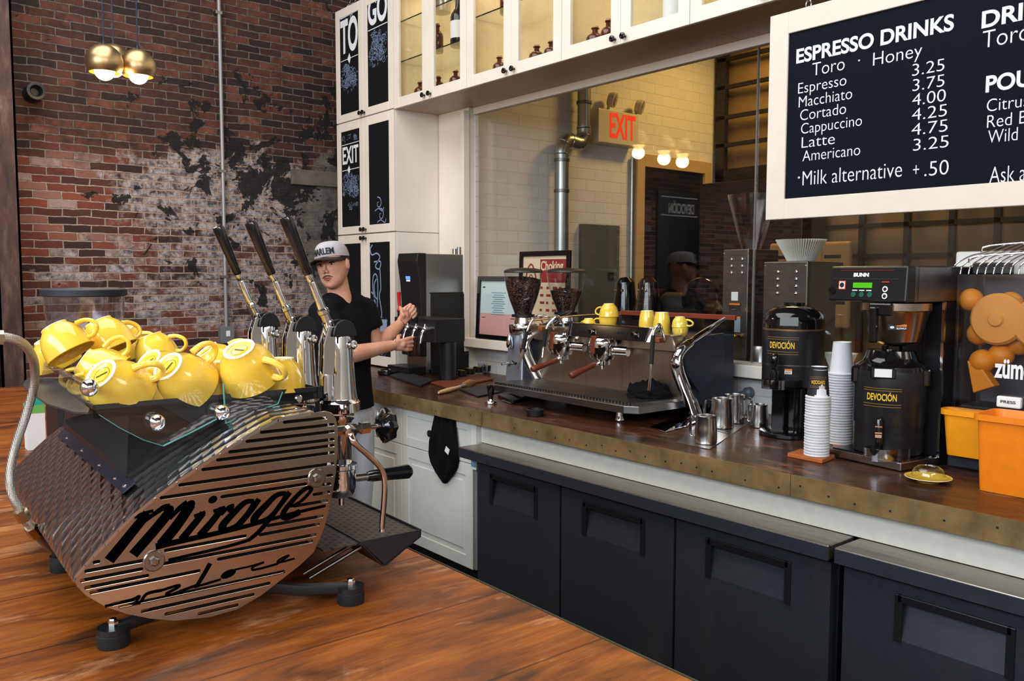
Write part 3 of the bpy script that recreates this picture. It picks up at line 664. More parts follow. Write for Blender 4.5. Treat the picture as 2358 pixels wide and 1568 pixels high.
# ---- undercounter fridges
def fridge(xs, hx, lab, grp):
    x0, x1 = xs[0], xs[-1]; t = thing('undercounter_fridge', lab, 'fridge', ((x0+x1)/2, 2.42, 0), group=grp)
    MB().box(x0, x1, 2.425, 3.2, 0.06, 0.695).build('body', blackm, t, smooth=0)
    xl = x0-0.09 if len(xs) > 3 else x0-0.005
    MB().box(xl, x1+0.006, 2.345, 2.495, 0.708, 0.755).build('worktop', fridge_top, t, smooth=0, bevel=0.003)
    plabel(MB().box(xl+0.0005, x1+0.0055, 2.3425, 2.3455, 0.707, 0.752).build('front_lip', fridge_m, t, smooth=0, bevel=0.001, seg=1), 'black front lip')
    for i in range(len(xs)-1):
        a, c = xs[i]+0.006, xs[i+1]-0.006; z0, z1 = 0.07, 0.690; yf, yb = 2.385, 2.424
        hx0, hx1 = hx[i]; hz0, hz1 = 0.520, 0.645
        b = MB(); b.box(a, hx0, yf, yb, z0, z1); b.box(hx1, c, yf, yb, z0, z1); b.box(hx0, hx1, yf, yb, z0, hz0); b.box(hx0, hx1, yf, yb, hz1, z1)
        b.add([(hx0, yf, hz0), (hx1, yf, hz0), (hx1, yb-.004, hz1), (hx0, yb-.004, hz1)], [(0, 1, 2, 3)])
        d = b.build('door', fridge_m, t, smooth=0)
        w = 0.022; h = MB(); yo = yf-0.006
        h.box(hx0-.004, hx1+.004, yo, yf+.004, hz1-w*.6, hz1+w*.5); h.box(hx0-.012, hx0+w*.5, yo, yf+.004, hz0-.006, hz1+w*.5); h.box(hx1-w*.5, hx1+.012, yo, yf+.004, hz0-.006, hz1+w*.5)
        h.build('handle', blackp, d, smooth=0, bevel=0.003)
    return t
fx = [at_y(q, y, 2.385).x for q, y in ((1098, 1250), (1290, 1300), (1552, 1380), (1915, 1400))]
hx = [(at_y(a, y, 2.385).x, at_y(c, y2, 2.385).x) for a, y, c, y2 in ((1132, 1110, 1234, 1160), (1346, 1180, 1480, 1240), (1632, 1270, 1814, 1330))]
f1 = fridge(fx, hx, 'long three-door black undercounter fridge below the espresso machine', 'black fridges under the counter')
x4 = at_y(1937, 1400, 2.385).x; hx4 = (at_y(2070, 1400, 2.385).x, at_y(2328, 1470, 2.385).x)
f2 = fridge([x4, x4+0.70, x4+1.4], [hx4, (x4+0.95, x4+1.25)], 'black undercounter fridge at the right, its worktop separate from the long one', 'black fridges under the counter')
p0 = at_y(1091, 1046, 2.383); o = MB().box(p0.x-.018, p0.x+.014, 2.380, 2.3845, 0.664, 0.700)
o = o.build('sticker', speckle(mat('pale_blue_sticker', (120, 170, 205), 0.6), (120, 170, 205), .3, 60), f1, smooth=0); plabel(o, 'small blue sticker')

# ---- hanging menu board
YM = 2.99
q0 = at_y(1768, 270, YM).x; zt, zbm = 2.60, 1.797
t = thing('menu_board', 'large chalkboard menu in a cream frame hanging above the coffee urns', 'menu board', (q0+.9, YM, zbm))
X1 = -0.45; fwl = 0.052; zi0, zi1 = at_y(1819, 457, YM).z, at_y(1800, 81, YM).z; xi = at_y(1810, 270, YM).x
b = MB(); b.box(q0, xi, YM, YM+.03, zbm, zt); b.box(X1-.06, X1, YM, YM+.03, zbm, zt); b.box(xi, X1-.06, YM, YM+.03, zbm, zi0); b.box(xi, X1-.06, YM, YM+.03, zi1, zt)
b.build('frame', board_w, t, smooth=0, bevel=0.002, seg=1)
MB().box(xi-.005, X1-.055, YM+.008, YM+.022, zi0-.005, zi1+.005).build('chalkboard', slate_b, t, smooth=0)
its = []
def bl(s, l, r, h, bold=-0.010, base=0.0):
    """one chalked line: pixel ends of its baseline, cap height in pixels"""
    zc = lambda q: (q[0]/3.016+1740, q[1]/3.016)
    a = at_y(*zc(l), YM); c = at_y(*zc(r), YM); hh = at_y(zc(l)[0], zc(l)[1]-h/3.016, YM).z-a.z
    desc = any(ch in s for ch in 'pyg'); asc = hh
    z = (a.z+c.z)/2 - (hh*0.30 if desc else 0)
    its.append((s, FRONT((a.x, YM+.0072, z)), dict(fit=(c.x-a.x, hh*(1.30 if desc else 1.0)), bold=bold)))
bl('ESPRESSO DRINKS', (275, 425), (1368, 228), 102, 0.028)
bl('Toro', (385, 522), (610, 487), 88); bl('Honey', (808, 450), (1148, 398), 92)
for s, l, r in (('3.25', (1080, 522), (1303, 492)), ('3.75', (1083, 627), (1303, 602)), ('4.00', (1080, 728), (1312, 705)), ('4.25', (1078, 832), (1320, 808)), ('4.75', (1075, 938), (1325, 912)), ('3.25', (1086, 1045), (1332, 1022))): bl(s, l, r, 82)
for s, l, r in (('Espresso', (288, 643), (622, 600)), ('Macchiato', (292, 740), (662, 690)), ('Cortado', (302, 830), (620, 795)), ('Cappuccino', (308, 925), (730, 878)), ('Latte', (312, 1025), (542, 1000)), ('Americano', (318, 1116), (718, 1080))): bl(s, l, r, 74)
bl('\u00b7', (705, 425), (718, 422), 12, 0.0); bl('\u00b7', (286, 1240), (300, 1238), 14, 0.0)
bl('Milk alternative', (318, 1282), (1008, 1232), 98); bl('+', (1085, 1210), (1128, 1205), 62); bl('.50', (1165, 1222), (1332, 1210), 100)
bl('DRIP', (1562, 192), (1960, 118), 118, 0.028); bl('Toro', (1568, 335), (1900, 270), 118)
bl('POUR', (1590, 640), (2030, 580), 118, 0.028); bl('Citrus', (1598, 775), (1890, 735), 86); bl('Red B', (1600, 885), (1880, 855), 86); bl('Wild', (1606, 995), (1812, 970), 88); bl('Ask a', (1616, 1272), (1870, 1250), 110)
for s_, M_, kw_ in its: text(s_, M_, chalk, t, name='chalk_writing', **kw_)
for px_ in (1862, 2330):
    x = at_y(px_, 10, YM+.015).x; b = MB()
    for i in range(3):
        c = Vector((x, YM+.015, zt+0.012+0.026*i)); ring = [c+Vector((0.011*cos(a)*(i % 2 == 0), 0.011*cos(a)*(i % 2 == 1), 0.017*sin(a))) for a in [2*pi*k/16 for k in range(17)]]
        b.tube(ring, 0.0028, 6, False)
    b.cyl((x, YM+.015, zt-.004), (x, YM+.015, zt+.004), .006); b.build('hanging_chain', steel, t)

# ================================================================== THE BAR AND THE LEVER ESPRESSO MACHINE
BAR = thing('service_bar', 'long service bar with an orange-brown plank top in the foreground under the lever machine', 'bar', (-2.2, 0.9, 0))
MB().box(-5.62, 1.2, -1.4, 1.060, ZC-0.055, ZC).build('plank_top', bar_wood, BAR, smooth=0, bevel=0.003, seg=1)
plabel(MB().box(-5.62, 1.2, 1.060, 1.0625, ZC-0.055, ZC+0.0012).build('edge_strip', mat('dull_green_edge', (74, 72, 56), 0.5, 0.3), BAR, smooth=0), 'thin dull metal edging')
MB().box(-5.58, 1.2, -1.2, 1.02, 0.0, ZC-0.056).build('front_casing', dark_wall, BAR, smooth=0)

def m_turned():
    m = mat('engine_turned_steel', (206, 208, 216), 0.17, 1.0); n = N(m)
    x = n.sep(n.coord()); cb = n.new('ShaderNodeCombineXYZ'); n.link(n.math('MULTIPLY', x[0], 30.0), cb.inputs[0])
    n.link(n.math('MULTIPLY', n.math('ADD', n.math('MULTIPLY', x[1], .78), n.math('ADD', n.math('MULTIPLY', x[2], .62), n.math('MULTIPLY', x[0], .25))), 44.0), cb.inputs[1])
    vo = n.new('ShaderNodeTexVoronoi'); vo.voronoi_dimensions = '2D'; vo.inputs['Scale'].default_value = 1.0; vo.inputs['Randomness'].default_value = 0.12; n.link(cb.outputs[0], vo.inputs['Vector'])
    n.bump(n.math('MULTIPLY', vo.outputs['Distance'], vo.outputs['Distance']), 0.5, 0.014); return m
turned = m_turned()
def m_perf():
    m = mat('perforated_steel', (96, 92, 90), 0.35, 0.9); n = N(m)
    v = n.coord((70, 70, 70)); x = n.sep(v)
    row = n.math('FLOOR', x[1]); off = n.math('MULTIPLY', n.math('MODULO', row, 2.0), 0.5)
    fx_ = n.math('SUBTRACT', n.math('FRACT', n.math('ADD', n.math('MULTIPLY', x[0], 0.62), off)), 0.5); fy = n.math('SUBTRACT', n.math('FRACT', x[1]), 0.5)
    d = n.math('ADD', n.math('MULTIPLY', fx_, fx_), n.math('MULTIPLY', fy, fy))
    k = n.ramp(d, [(0.07, BW(1)), (0.09, BW(0))]); n.color(n.mix(k, lin(96, 92, 90), lin(8, 8, 9)))
    n.t.links.new(n.ramp(d, [(0.07, BW(0)), (0.09, BW(0.9))]), n.b.inputs['Metallic']); return m
perf = m_perf()
def m_braid():
    m = mat('braided_steel_hose', (178, 172, 164), 0.32, 0.85); n = N(m)
    x = n.sep(n.coord((1, 1, 1))); a = n.math('SINE', n.math('MULTIPLY', n.math('ADD', x[2], x[1]), 1400)); c = n.math('SINE', n.math('MULTIPLY', n.math('SUBTRACT', x[2], x[1]), 1400))
    n.bump(n.math('MULTIPLY', a, c), 0.5, 0.001); return m
braid = m_braid()

ML = thing('espresso_machine', 'large steel three-lever espresso machine with script lettering on its side plate, piled with yellow cups', 'espresso machine', M=Matrix.Translation((-1.5, 0.55, ZC)) @ Matrix.Rotation(radians(-2.4), 4, 'Z'))
MW = WORLD[ML.name]; MI = MW.inverted(); MX = (MW.to_3x3() @ Vector((1, 0, 0))); MO = MW.translation
def mp(px, py, lx=0.0):
    d = ray(px, py); p0 = MO+MX*lx; t = MX.dot(p0-CAM)/MX.dot(d); return MI @ (CAM+d*t)
def mz(px, py, lz): return MI @ at_z(px, py, ZC+lz)
OUT = [(172, 1338), (178, 1350), (196, 1369), (244, 1397), (290, 1412), (345, 1423), (400, 1428), (480, 1420), (545, 1402), (600, 1370), (650, 1331), (690, 1300), (720, 1272), (735, 1240), (750, 1200), (765, 1130), (772, 1090), (775, 1040), (776, 985), (772, 964), (764, 952), (750, 947), (720, 951), (640, 966), (600, 986), (560, 1010), (510, 1042), (455, 1077), (410, 1107), (360, 1143), (310, 1184), (275, 1218), (245, 1250), (218, 1277), (200, 1297), (178, 1322)]
outl = [mp(x, y) for x, y in OUT]; OY = [(p.y, p.z) for p in outl]
z4 = lambda X, Y: (200+X/4.0655, 1050+Y/4.0655)
zB = lambda X, Y: (420+X/6.0316, 840+Y/6.0316)
SL = [(zB(1180, 850), zB(1985, 707)), (zB(900, 985), zB(2085, 800)), (zB(620, 1118), zB(2088, 900)), (zB(390, 1270), zB(2088, 1005)), (zB(250, 1360), zB(2088, 1108)), (zB(90, 1480), zB(2088, 1212)),
      (z4(820, 240), z4(2300, -60)), (z4(680, 345), z4(2298, 25)), (z4(560, 455), z4(2065, 148)), (z4(1262, 403), z4(2045, 237)), (z4(2212, 108), z4(2298, 95)), (z4(2240, 185), z4(2298, 176)), (z4(2212, 268), z4(2292, 255)), (z4(2122, 365), z4(2288, 325)),
      (z4(1935, 478), z4(2258, 403)), (z4(1692, 665), z4(2196, 545)), (z4(1620, 756), z4(2162, 614)), (z4(1230, 995), z4(2100, 762)), (z4(712, 1055), z4(2130, 690)),
      (z4(238, 712), z4(318, 694)), (z4(150, 822), z4(236, 800)), (z4(75, 915), z4(156, 895)), (z4(20, 1002), z4(106, 984)), (z4(-20, 1092), z4(508, 964)), (z4(-50, 1180), z4(508, 1038)), (z4(-60, 1258), z4(562, 1098)), (z4(-20, 1318), z4(1044, 1042)),
      (z4(736, 905), z4(1478, 722)), (z4(180, 1400), z4(430, 1340)), (z4(300, 1455), z4(1838, 1036)), (z4(520, 1495), z4(1700, 1146)), (z4(740, 1510), z4(1552, 1260)), (z4(1050, 1490), z4(1402, 1374))]
def inside(y, z, poly):
    c = False; j = len(poly)-1
    for i in range(len(poly)):
        if (poly[i][1] > z) != (poly[j][1] > z) and y < (poly[j][0]-poly[i][0])*(z-poly[i][1])/(poly[j][1]-poly[i][1])+poly[i][0]: c = not c
        j = i
    return c
def dist_edge(y, z, poly):
    best = 9
    for i in range(len(poly)):
        a = Vector((*poly[i], 0)); c = Vector((*poly[(i+1) % len(poly)], 0)); q = Vector((y, z, 0)); ab = c-a
        t = max(0, min(1, (q-a).dot(ab)/max(ab.length_squared, 1e-12))); best = min(best, (q-a-ab*t).length)
    return best
cu = bpy.data.curves.new('side_plate', 'CURVE'); cu.dimensions = '2D'; cu.fill_mode = 'BOTH'; cu.extrude = 0.002; cu.bevel_depth = 0.0006; cu.bevel_resolution = 1
def spl(pts):
    s = cu.splines.new('POLY'); s.points.add(len(pts)-1); s.use_cyclic_u = True
    for q, p in zip(s.points, pts): q.co = (p[0], p[1], 0, 1)
DBG = False; spl(OY); RS = 0.0034; ROWS = []
for a, c in SL:
    A = mp(*a); B = mp(*c); ya, za, yb, zbb = A.y, A.z, B.y, B.z
    zm = (za+zbb)/2; za = zbb = zm+(0)*1                       # the slots are level on the real plate
    for _ in range(60):
        if inside(ya, za, OY) and dist_edge(ya, za, OY) > RS+0.0035: break
        ya += 0.002
    for _ in range(60):
        if inside(yb, zbb, OY) and dist_edge(yb, zbb, OY) > RS+0.0035: break
        yb -= 0.002
    if yb-ya < 0.004: continue
    if any(abs(r[2]-za) < 2*RS-0.0002 and not (yb < r[0]-.008 or ya > r[1]+.008) for r in ROWS):
        continue
    ROWS.append((ya, yb, za))
    if DBG: print('ROW', round(ya, 3), round(yb, 3), round(za, 4))
    spl([(ya+RS*cos(t), za+RS*sin(t)) for t in [pi/2+pi*k/6 for k in range(7)]]+[(yb+RS*cos(t), za+RS*sin(t)) for t in [-pi/2+pi*k/6 for k in range(7)]])
tmp = bpy.data.objects.new('tmp', cu); COL.objects.link(tmp); dg = bpy.context.evaluated_depsgraph_get(); me = bpy.data.meshes.new_from_object(tmp.evaluated_get(dg)); bpy.data.objects.remove(tmp)
def put_plate(lx, name='side_plate'):
    b = L(ML); b.add([(lx+v.co.z, v.co.x, v.co.y) for v in me.vertices], [tuple(p.vertices) for p in me.polygons]); return b.build(name, mat('side_plate_steel', (178, 164, 150), 0.14, 1.0), ML, smooth=30)
plate = put_plate(0.0); MLEN = 0.86
put_plate(-MLEN)
# lettering cut through the plate, seen as black script
LS = [0.0]
b = L(ML)
def script(pts, w, lx=0.0030, sm=5):
    q = [mp(*z4(*p)) for p in pts]; q = smoothpts(q, sm) if len(q) > 2 else q
    n = len(q); k = 4.0655*1960/1.62
    ww = [(w if isinstance(w, (int, float)) else w[0]+(w[1]-w[0])*i/(n-1))/k for i in range(n)]
    LS[0] += .00002; ribbon(b, [(lx+LS[0], p.y, p.z) for p in q], ww, (1, 0, 0))
def blob(cx, cy, rx, ry, a=0.0, lx=0.0030):
    P = [mp(*z4(cx+rx*cos(t)*cos(a)-ry*sin(t)*sin(a), cy+rx*cos(t)*sin(a)+ry*sin(t)*cos(a))) for t in [2*pi*i/18 for i in range(18)]]
    b.add([(lx, p.y, p.z) for p in P], [tuple(range(18))])
script([(205, 975), (400, 735), (565, 530)], (88, 78)); script([(440, 570), (530, 535), (618, 508)], (34, 26))
script([(548, 600), (640, 530), (720, 478), (770, 475)], (28, 60)); script([(790, 495), (640, 680), (430, 920)], (84, 84)); blob(765, 500, 50, 38, -0.6)
script([(770, 585), (860, 490), (940, 435)], (30, 60)); blob(965, 455, 52, 38, -0.8); script([(970, 450), (850, 630), (690, 830)], (88, 92))
script([(640, 845), (860, 795), (1200, 722), (1500, 650), (1900, 540), (2230, 462)], (56, 26))
script([(1000, 560), (1105, 522)], 30); script([(1085, 530), (980, 660), (880, 780)], (58, 66)); blob(1175, 405, 46, 32, -0.6)
script([(1180, 515), (1290, 475)], 30); script([(1265, 485), (1160, 620), (1050, 745)], (58, 66)); script([(1250, 545), (1320, 478), (1375, 458)], (34, 34)); blob(1342, 497, 36, 24, -0.9)
script([(1560, 420), (1480, 430), (1380, 520), (1270, 640), (1270, 690)], (38, 78)); script([(1290, 690), (1400, 640), (1500, 520), (1560, 420)], (40, 22)); script([(1608, 400), (1520, 520), (1400, 660)], (50, 60))
script([(1860, 345), (1770, 365), (1680, 450), (1570, 570), (1570, 620)], (38, 78)); script([(1590, 620), (1700, 570), (1800, 450), (1860, 345)], (40, 22)); script([(1895, 335), (1750, 530), (1620, 690), (1510, 785)], (52, 34)); script([(1520, 780), (1300, 845), (760, 970)], (30, 24))
script([(1900, 470), (2000, 420), (2090, 325), (2085, 292), (2010, 325), (1890, 450), (1830, 540), (1860, 575), (1990, 520)], (24, 60))
script([(165, 1402), (400, 1345), (490, 1308), (445, 1372), (500, 1358), (560, 1285), (700, 1252)], (20, 26)); script([(700, 1252), (855, 1205), (840, 1232), (740, 1285), (790, 1292), (900, 1250), (1040, 1200)], (22, 24))
script([(1030, 1205), (1100, 1090), (1150, 1000)], (34, 40)); script([(1000, 1225), (1120, 1190), (1250, 1150)], 20); blob(1320, 1100, 78, 34, -0.45)
script([(1380, 1060), (1540, 1025), (1650, 990)], 16); script([(1655, 990), (1560, 1030), (1545, 1062), (1640, 1045), (1780, 1005)], (18, 20)); script([(1780, 1005), (1890, 925), (1800, 965), (1790, 995), (1940, 955)], 17)
b.build('script_lettering', mat('cut_through_black', (4, 4, 5), 1.0, spec=0.0), plate, smooth=0)
for q in ((353, 1290), (727, 1100)):
    p = mp(*q); W_ = L(ML)
    W_.lathe([(.0185, .002), (.0185, .0045), (.0165, .006), (.0, .006)], (0, p.y, p.z), 28, (1, 0, 0)); W_.lathe([(.0085, .006), (.0085, .011), (.006, .013), (0, .0135)], (0, p.y, p.z), 6, (1, 0, 0)); W_.build('hex_bolt', mat('bolt_steel', (150, 146, 142), .25, 1.0), plate, smooth=20)
# dark insides
def inset(poly, d):
    n = len(poly); cy = sum(p[0] for p in poly)/n; cz = sum(p[1] for p in poly)/n
    out = []
    for y, z in poly: v = Vector((y-cy, z-cz)); out.append((cy+v.x*(1-d/v.length), cz+v.y*(1-d/v.length)))
    return out
IN = inset(OY, 0.014)
b = L(ML); b.prism([(-0.012, y, z) for y, z in IN], (-MLEN+0.024, 0, 0)); b.build('body', mat('dark_interior', (14, 14, 15), 0.7), ML, smooth=0)
# engine-turned back sheet over the sloping rear, folded lip along the near plate
EDGE = [0, 35, 34, 33, 32, 31, 30, 29, 28, 27, 26, 25, 24, 23, 22]
ed = [Vector((0, OY[i][0], OY[i][1])) for i in EDGE]
def offs(i, d):
    t = (ed[min(i+1, len(ed)-1)]-ed[max(i-1, 0)]).normalized(); return ed[i]+Vector((0, -t.z, t.y))*d
b = L(ML); n = len(ed)
for lx0, lx1, d in ((0.006, -MLEN-0.004, 0.004),):
    rings_ = []
    for lx in (lx0, -0.03, -0.3, -0.6, lx1): rings_.append([offs(i, d)+Vector((lx, 0, 0)) for i in range(n)]+[offs(i, d-0.0018)+Vector((lx, 0, 0)) for i in reversed(range(n))])
    b.rings(rings_)
b.build('back_sheet', turned, ML, smooth=30)
b = L(ML)
for i in range(1, n-1):
    a = offs(i, 0.004)+Vector((0.0062, 0, 0)); c = offs(i+1, 0.004)+Vector((0.0062, 0, 0)); c = a+(c-a)*0.92
    b.hexa([a-Vector((0, 0, .007)), c-Vector((0, 0, .007)), c-Vector((.0015, 0, .007)), a-Vector((.0015, 0, .007))], [a, c, c-Vector((.0015, 0, 0)), a-Vector((.0015, 0, 0))])
b.build('sheet_lip', chrome_warm, ML, smooth=0)
# near black bracket, rear flange with screws, cup tray
def ymap(px, py, lx): p = mp(px, py, lx); return (lx, p.y, p.z)
LX = -0.150
near = [ymap(x, y, LX) for x, y in ((215, 951), (722, 903), (722, 918), (690, 926), (653, 938), (594, 962), (530, 984), (469, 1006), (420, 1032), (312, 1108), (296, 1106), (230, 1040), (150, 975), (150, 966), (165, 962))]
b = L(ML); b.prism(near, (-0.004, 0, 0)); b.build('bracket', blackm, ML, smooth=0)
pA = near[10]; pB = mp(145, 972, -0.80)
b = L(ML); b.hexa([(LX, pA[1]-.004, pA[2]-.006), (LX, pA[1]+.05, pA[2]-.006), (-.80, pA[1]+.05, pA[2]-.006), (-.80, pA[1]-.004, pA[2]-.006)], [(LX, near[0][1]+.06, .392), (LX, near[0][1]+.3, .392), (-.80, near[0][1]+.3, .392), (-.80, near[0][1]+.06, .392)]); b.build('tray_support', blackm, ML, smooth=0)
b = L(ML); sl = (ed[8]-ed[4]).normalized(); nn = Vector((0, -sl.z, sl.y)); base = Vector((0, pA[1], pA[2]))
b.hexa([base+Vector((LX+.05, 0, 0))-sl*.024+nn*.002, base+Vector((LX+.05, 0, 0))+sl*.004+nn*.002, base+Vector((-.78, 0, 0))+sl*.004+nn*.002, base+Vector((-.78, 0, 0))-sl*.024+nn*.002],
       [base+Vector((LX+.05, 0, 0))-sl*.024+nn*.005, base+Vector((LX+.05, 0, 0))+sl*.004+nn*.005, base+Vector((-.78, 0, 0))+sl*.004+nn*.005, base+Vector((-.78, 0, 0))-sl*.024+nn*.005]); fl = b.build('flange', mat('blue_black_metal', (36, 40, 52), 0.4, 0.2), ML, smooth=0, bevel=0.001, seg=1)
for lx in (LX+.025, -.20, -.34, -.52, -.70):
    b = L(ML); b.lathe([(.0045, 0), (.004, .002), (0, .003)], Vector((lx, 0, 0))+base-sl*.012+nn*.005, 10, nn); b.build('screw', chrome, fl)
TZ = 0.408; ty0, ty1 = near[0][1], near[1][1]
b = L(ML); x0, x1 = LX, -0.74
b.box(x1, x0, ty0, ty1+.01, TZ-.010, TZ-.006); b.box(x0-.003, x0, ty0, ty1+.02, TZ-.022, TZ+.003); b.box(x1, x1+.003, ty0, ty1, TZ-.022, TZ+.003); b.box(x1, x0, ty1+.007, ty1+.01, TZ-.022, TZ+.003); b.box(x1, x0, ty0, ty0+.003, TZ-.012, TZ+.001)
b.build('cup_tray', blackm, ML, smooth=0)
# lip along the back of the tray
W2 = [mz(x, y, TZ-.002) for x, y in ((206, 940), (203, 950), (170, 948), (110, 930), (66, 902), (53, 886), (58, 875), (75, 870), (115, 871))]
b = L(ML); b.prism([(p.x, p.y, TZ-.002) for p in W2], (0, 0, -.003)); b.build('tray_lip', mat('satin_grey_black', (62, 62, 68), 0.42, 0.4), ML, smooth=0)
# standoffs and glass
def ball(q, lx, r=.0155):
    p = mp(*q, lx); b = L(ML); b.cyl((LX, p.y, p.z), (lx, p.y, p.z), .006, n=12); b.sphere((lx, p.y, p.z), r, 28, 18); bs_ = b.build('ball_standoff', chrome, ML); b = L(ML); b.cyl((LX+.0005, p.y, p.z), (LX+.004, p.y, p.z), .0165, n=24); b.build('washer', blackp, bs_)
GX = LX+0.030
ball((362, 973), GX+.012); ball((511, 950), GX+.012)
def gl(pts, lx, nm='cup_guard'):
    P = [ymap(x, y, lx) for x, y in pts]; b = L(ML); b.prism(P, (-.004, 0, 0)); g = b.build(nm, pane, ML, smooth=0)
    return P, g
P, g = gl([(165, 863), (330, 868), (504, 879), (505, 962), (440, 996), (376, 1027), (330, 1013), (275, 985), (228, 955), (190, 920)], GX); b = L(ML); b.tube(P[3:6], .0016, 6); b.tube(P[5:9], .0007, 6); b.build('ground_edge', glass_edge, g)
P, g = gl([(514, 883), (648, 893), (651, 902), (640, 930), (580, 950), (520, 975)], GX); b = L(ML); b.tube([P[0], P[5]], .0016, 6); b.tube(P[2:6], .0014, 6); b.build('ground_edge', glass_edge, g)
rp = mp(206, 893, LX+.03)
b = L(ML); b.cyl((rp.x, rp.y, rp.z), (-.62, rp.y, rp.z), .0042, n=12); b.sphere((rp.x, rp.y, rp.z), .0155, 28, 18); b.cyl((-.62, rp.y, rp.z), (-.635, rp.y, rp.z), .0145, n=20); b.build('rail', chrome, ML)
b = L(ML); b.box(-.62, rp.x-.02, rp.y-.006, rp.y-.003, TZ-.004, rp.z+.012); b.build('cup_guard', pane, ML, smooth=0)
p = mp(687, 918, LX); b = L(ML); b.lathe([(.0085, 0), (.0085, .003), (.006, .005), (0, .005)], (LX, p.y, p.z), 16, (1, 0, 0)); b.build('screw', chrome, ML)

# lever groups
GY = 0.312
def group(gx, k):
    b = L(ML); c = Vector((gx, GY, 0))
    b.lathe([(.020, .235), (.024, .24), (.025, .33), (.030, .335), (.030, .345)], c, 32); b.lathe([(.036, .350), (.042, .352), (.043, .372), (.039, .376), (.037, .380)], c, 40)
    b.lathe([(.034, .380), (.031, .40), (.0265, .47), (.0245, .515), (.022, .522), (0, .523)], c+Vector((0, .004, 0)), 36)
    b.lathe([(.018, .380), (.018, .43), (.017, .436), (0, .437)], c+Vector((.004, -.030, 0)), 28)
    b.build('group_head', chrome, ML, smooth=45)
    b = L(ML)
    for s in (-.012, .012):
        P = [(gx+s-.003, GY-.045, .430), (gx+s-.003, GY-.020, .430), (gx+s-.003, GY-.008, .500), (gx+s-.003, GY-.012, .535), (gx+s-.003, GY-.030, .538), (gx+s-.003, GY-.042, .50)]
        b.prism(P, (.006, 0, 0))
    b.build('fork', chrome, ML, smooth=0, bevel=.0015)
    b = L(ML)
    for s in (-.014, .0245-.006):
        P = [(gx+s, GY+.003+.027*cos(t), .517+.034*sin(t)) for t in [pi*(-0.02+1.04*i/16) for i in range(17)]]
        b.prism(P, (.006, 0, 0))
    b.box(gx-.010, gx+.020, GY-.014, GY+.026, .500, .522); b.build('cam_cover', blackp, ML, smooth=0, bevel=.001, seg=1)
    b = L(ML); b.lathe([(.010, 0), (.010, .006), (.006, .007), (.006, .004), (0, .004)], (gx+.0245, GY+.018, .497), 20, (1, .2, 0)); b.build('pivot_bolt', chrome, ML)
    a = Vector((gx, GY-.022, .535)); e = Vector((gx-.004, GY-.103, .738)); d = (e-a).normalized(); ln = (e-a).length
    b = L(ML); b.lathe([(.0105, -.02), (.012, .004), (.0125, .012), (.010, .014), (.010, .030), (.0125, .032), (.0125, .040), (.0090, .044), (.0070, .10), (.0062, ln-.115), (.0080, ln-.112), (.0080, ln-.098), (.006, ln-.096)], a, 22, d); lv = b.build('lever', chrome, ML)
    b = L(ML); b.lathe([(.0085, ln-.098), (.0100, ln-.094), (.0112, ln-.06), (.0128, ln-.01), (.0140, ln+.022), (.0125, ln+.028), (.0, ln+.030)], a, 26, d)
    plabel(b.build('handle_grip', blackg, lv), 'glossy black grip')
for k, gx in enumerate((-.166, -.371, -.598)): group(gx, k)
# portafilter in the nearest group
pf = L(ML); pf.lathe([(.024, .165), (.030, .175), (.032, .185), (.032, .225), (.035, .228), (.035, .236)], (-.166, GY, 0), 32); pf.lathe([(.006, 0), (.006, .03)], (-.166, GY, .145), 12)
pf.tube([(-.166, GY+.02, .200), (-.164, GY+.07, .199)], .009, 14); f_ = pf.build('portafilter', chrome, ML)
b = L(ML); b.tube([(-.164, GY+.062, .199), (-.164, GY+.075, .199), (-.163, GY+.12, .198), (-.162, GY+.165, .197), (-.162, GY+.172, .197)], [.010, .013, .0145, .0165, .011], 20); b.build('handle_grip', blackg, f_)
# steam valve, knob and wand
sv = mp(787, 991, -.02); b = L(ML)
b.lathe([(.010, -.02), (.010, .012), (.014, .012), (.014, .028), (.010, .028), (.010, .040), (.0125, .040), (.0125, .060)], (-.02, sv.y, sv.z), 6, (0, 1, 0)); b.lathe([(.013, -.002), (.013, .010), (.008, .012)], (-.008, sv.y+.010, sv.z), 20, (1, 0, -.3)); b.cyl((-.02, sv.y+.06, sv.z), (-.02, sv.y+.085, sv.z), .005); vb = b.build('steam_valve', chrome_warm, ML)
b = L(ML); n_ = 40; rs = []
for r, z in ((.010, .080), (.018, .082), (.032, .090), (.034, .098), (.030, .110), (.016, .118), (.004, .119)):
    rs.append([(-.02+r*(1+.10*cos(8*t))*cos(t), sv.y+z, sv.z+r*(1+.10*cos(8*t))*sin(t)) for t in [2*pi*i/n_ for i in range(n_)]])
b.rings(rs); b.build('valve_knob', blackg, ML)
wp = [Vector(v) for v in ((-.004, sv.y+.010, sv.z-.004),)]
wp += [mp(*q, .012) for q in ((815, 1018), (850, 1050), (872, 1072), (882, 1090), (886, 1115), (884, 1160), (880, 1205), (880, 1224))]
b = L(ML); q = smoothpts(wp, 5); b.tube(q, [.0075]*6+[.0058]*(len(q)-10)+[.0050]*2+[.0065]*2, 14); b.build('steam_wand', mat('copper_tinted_steel', (206, 180, 164), 0.14, 1.0), ML)
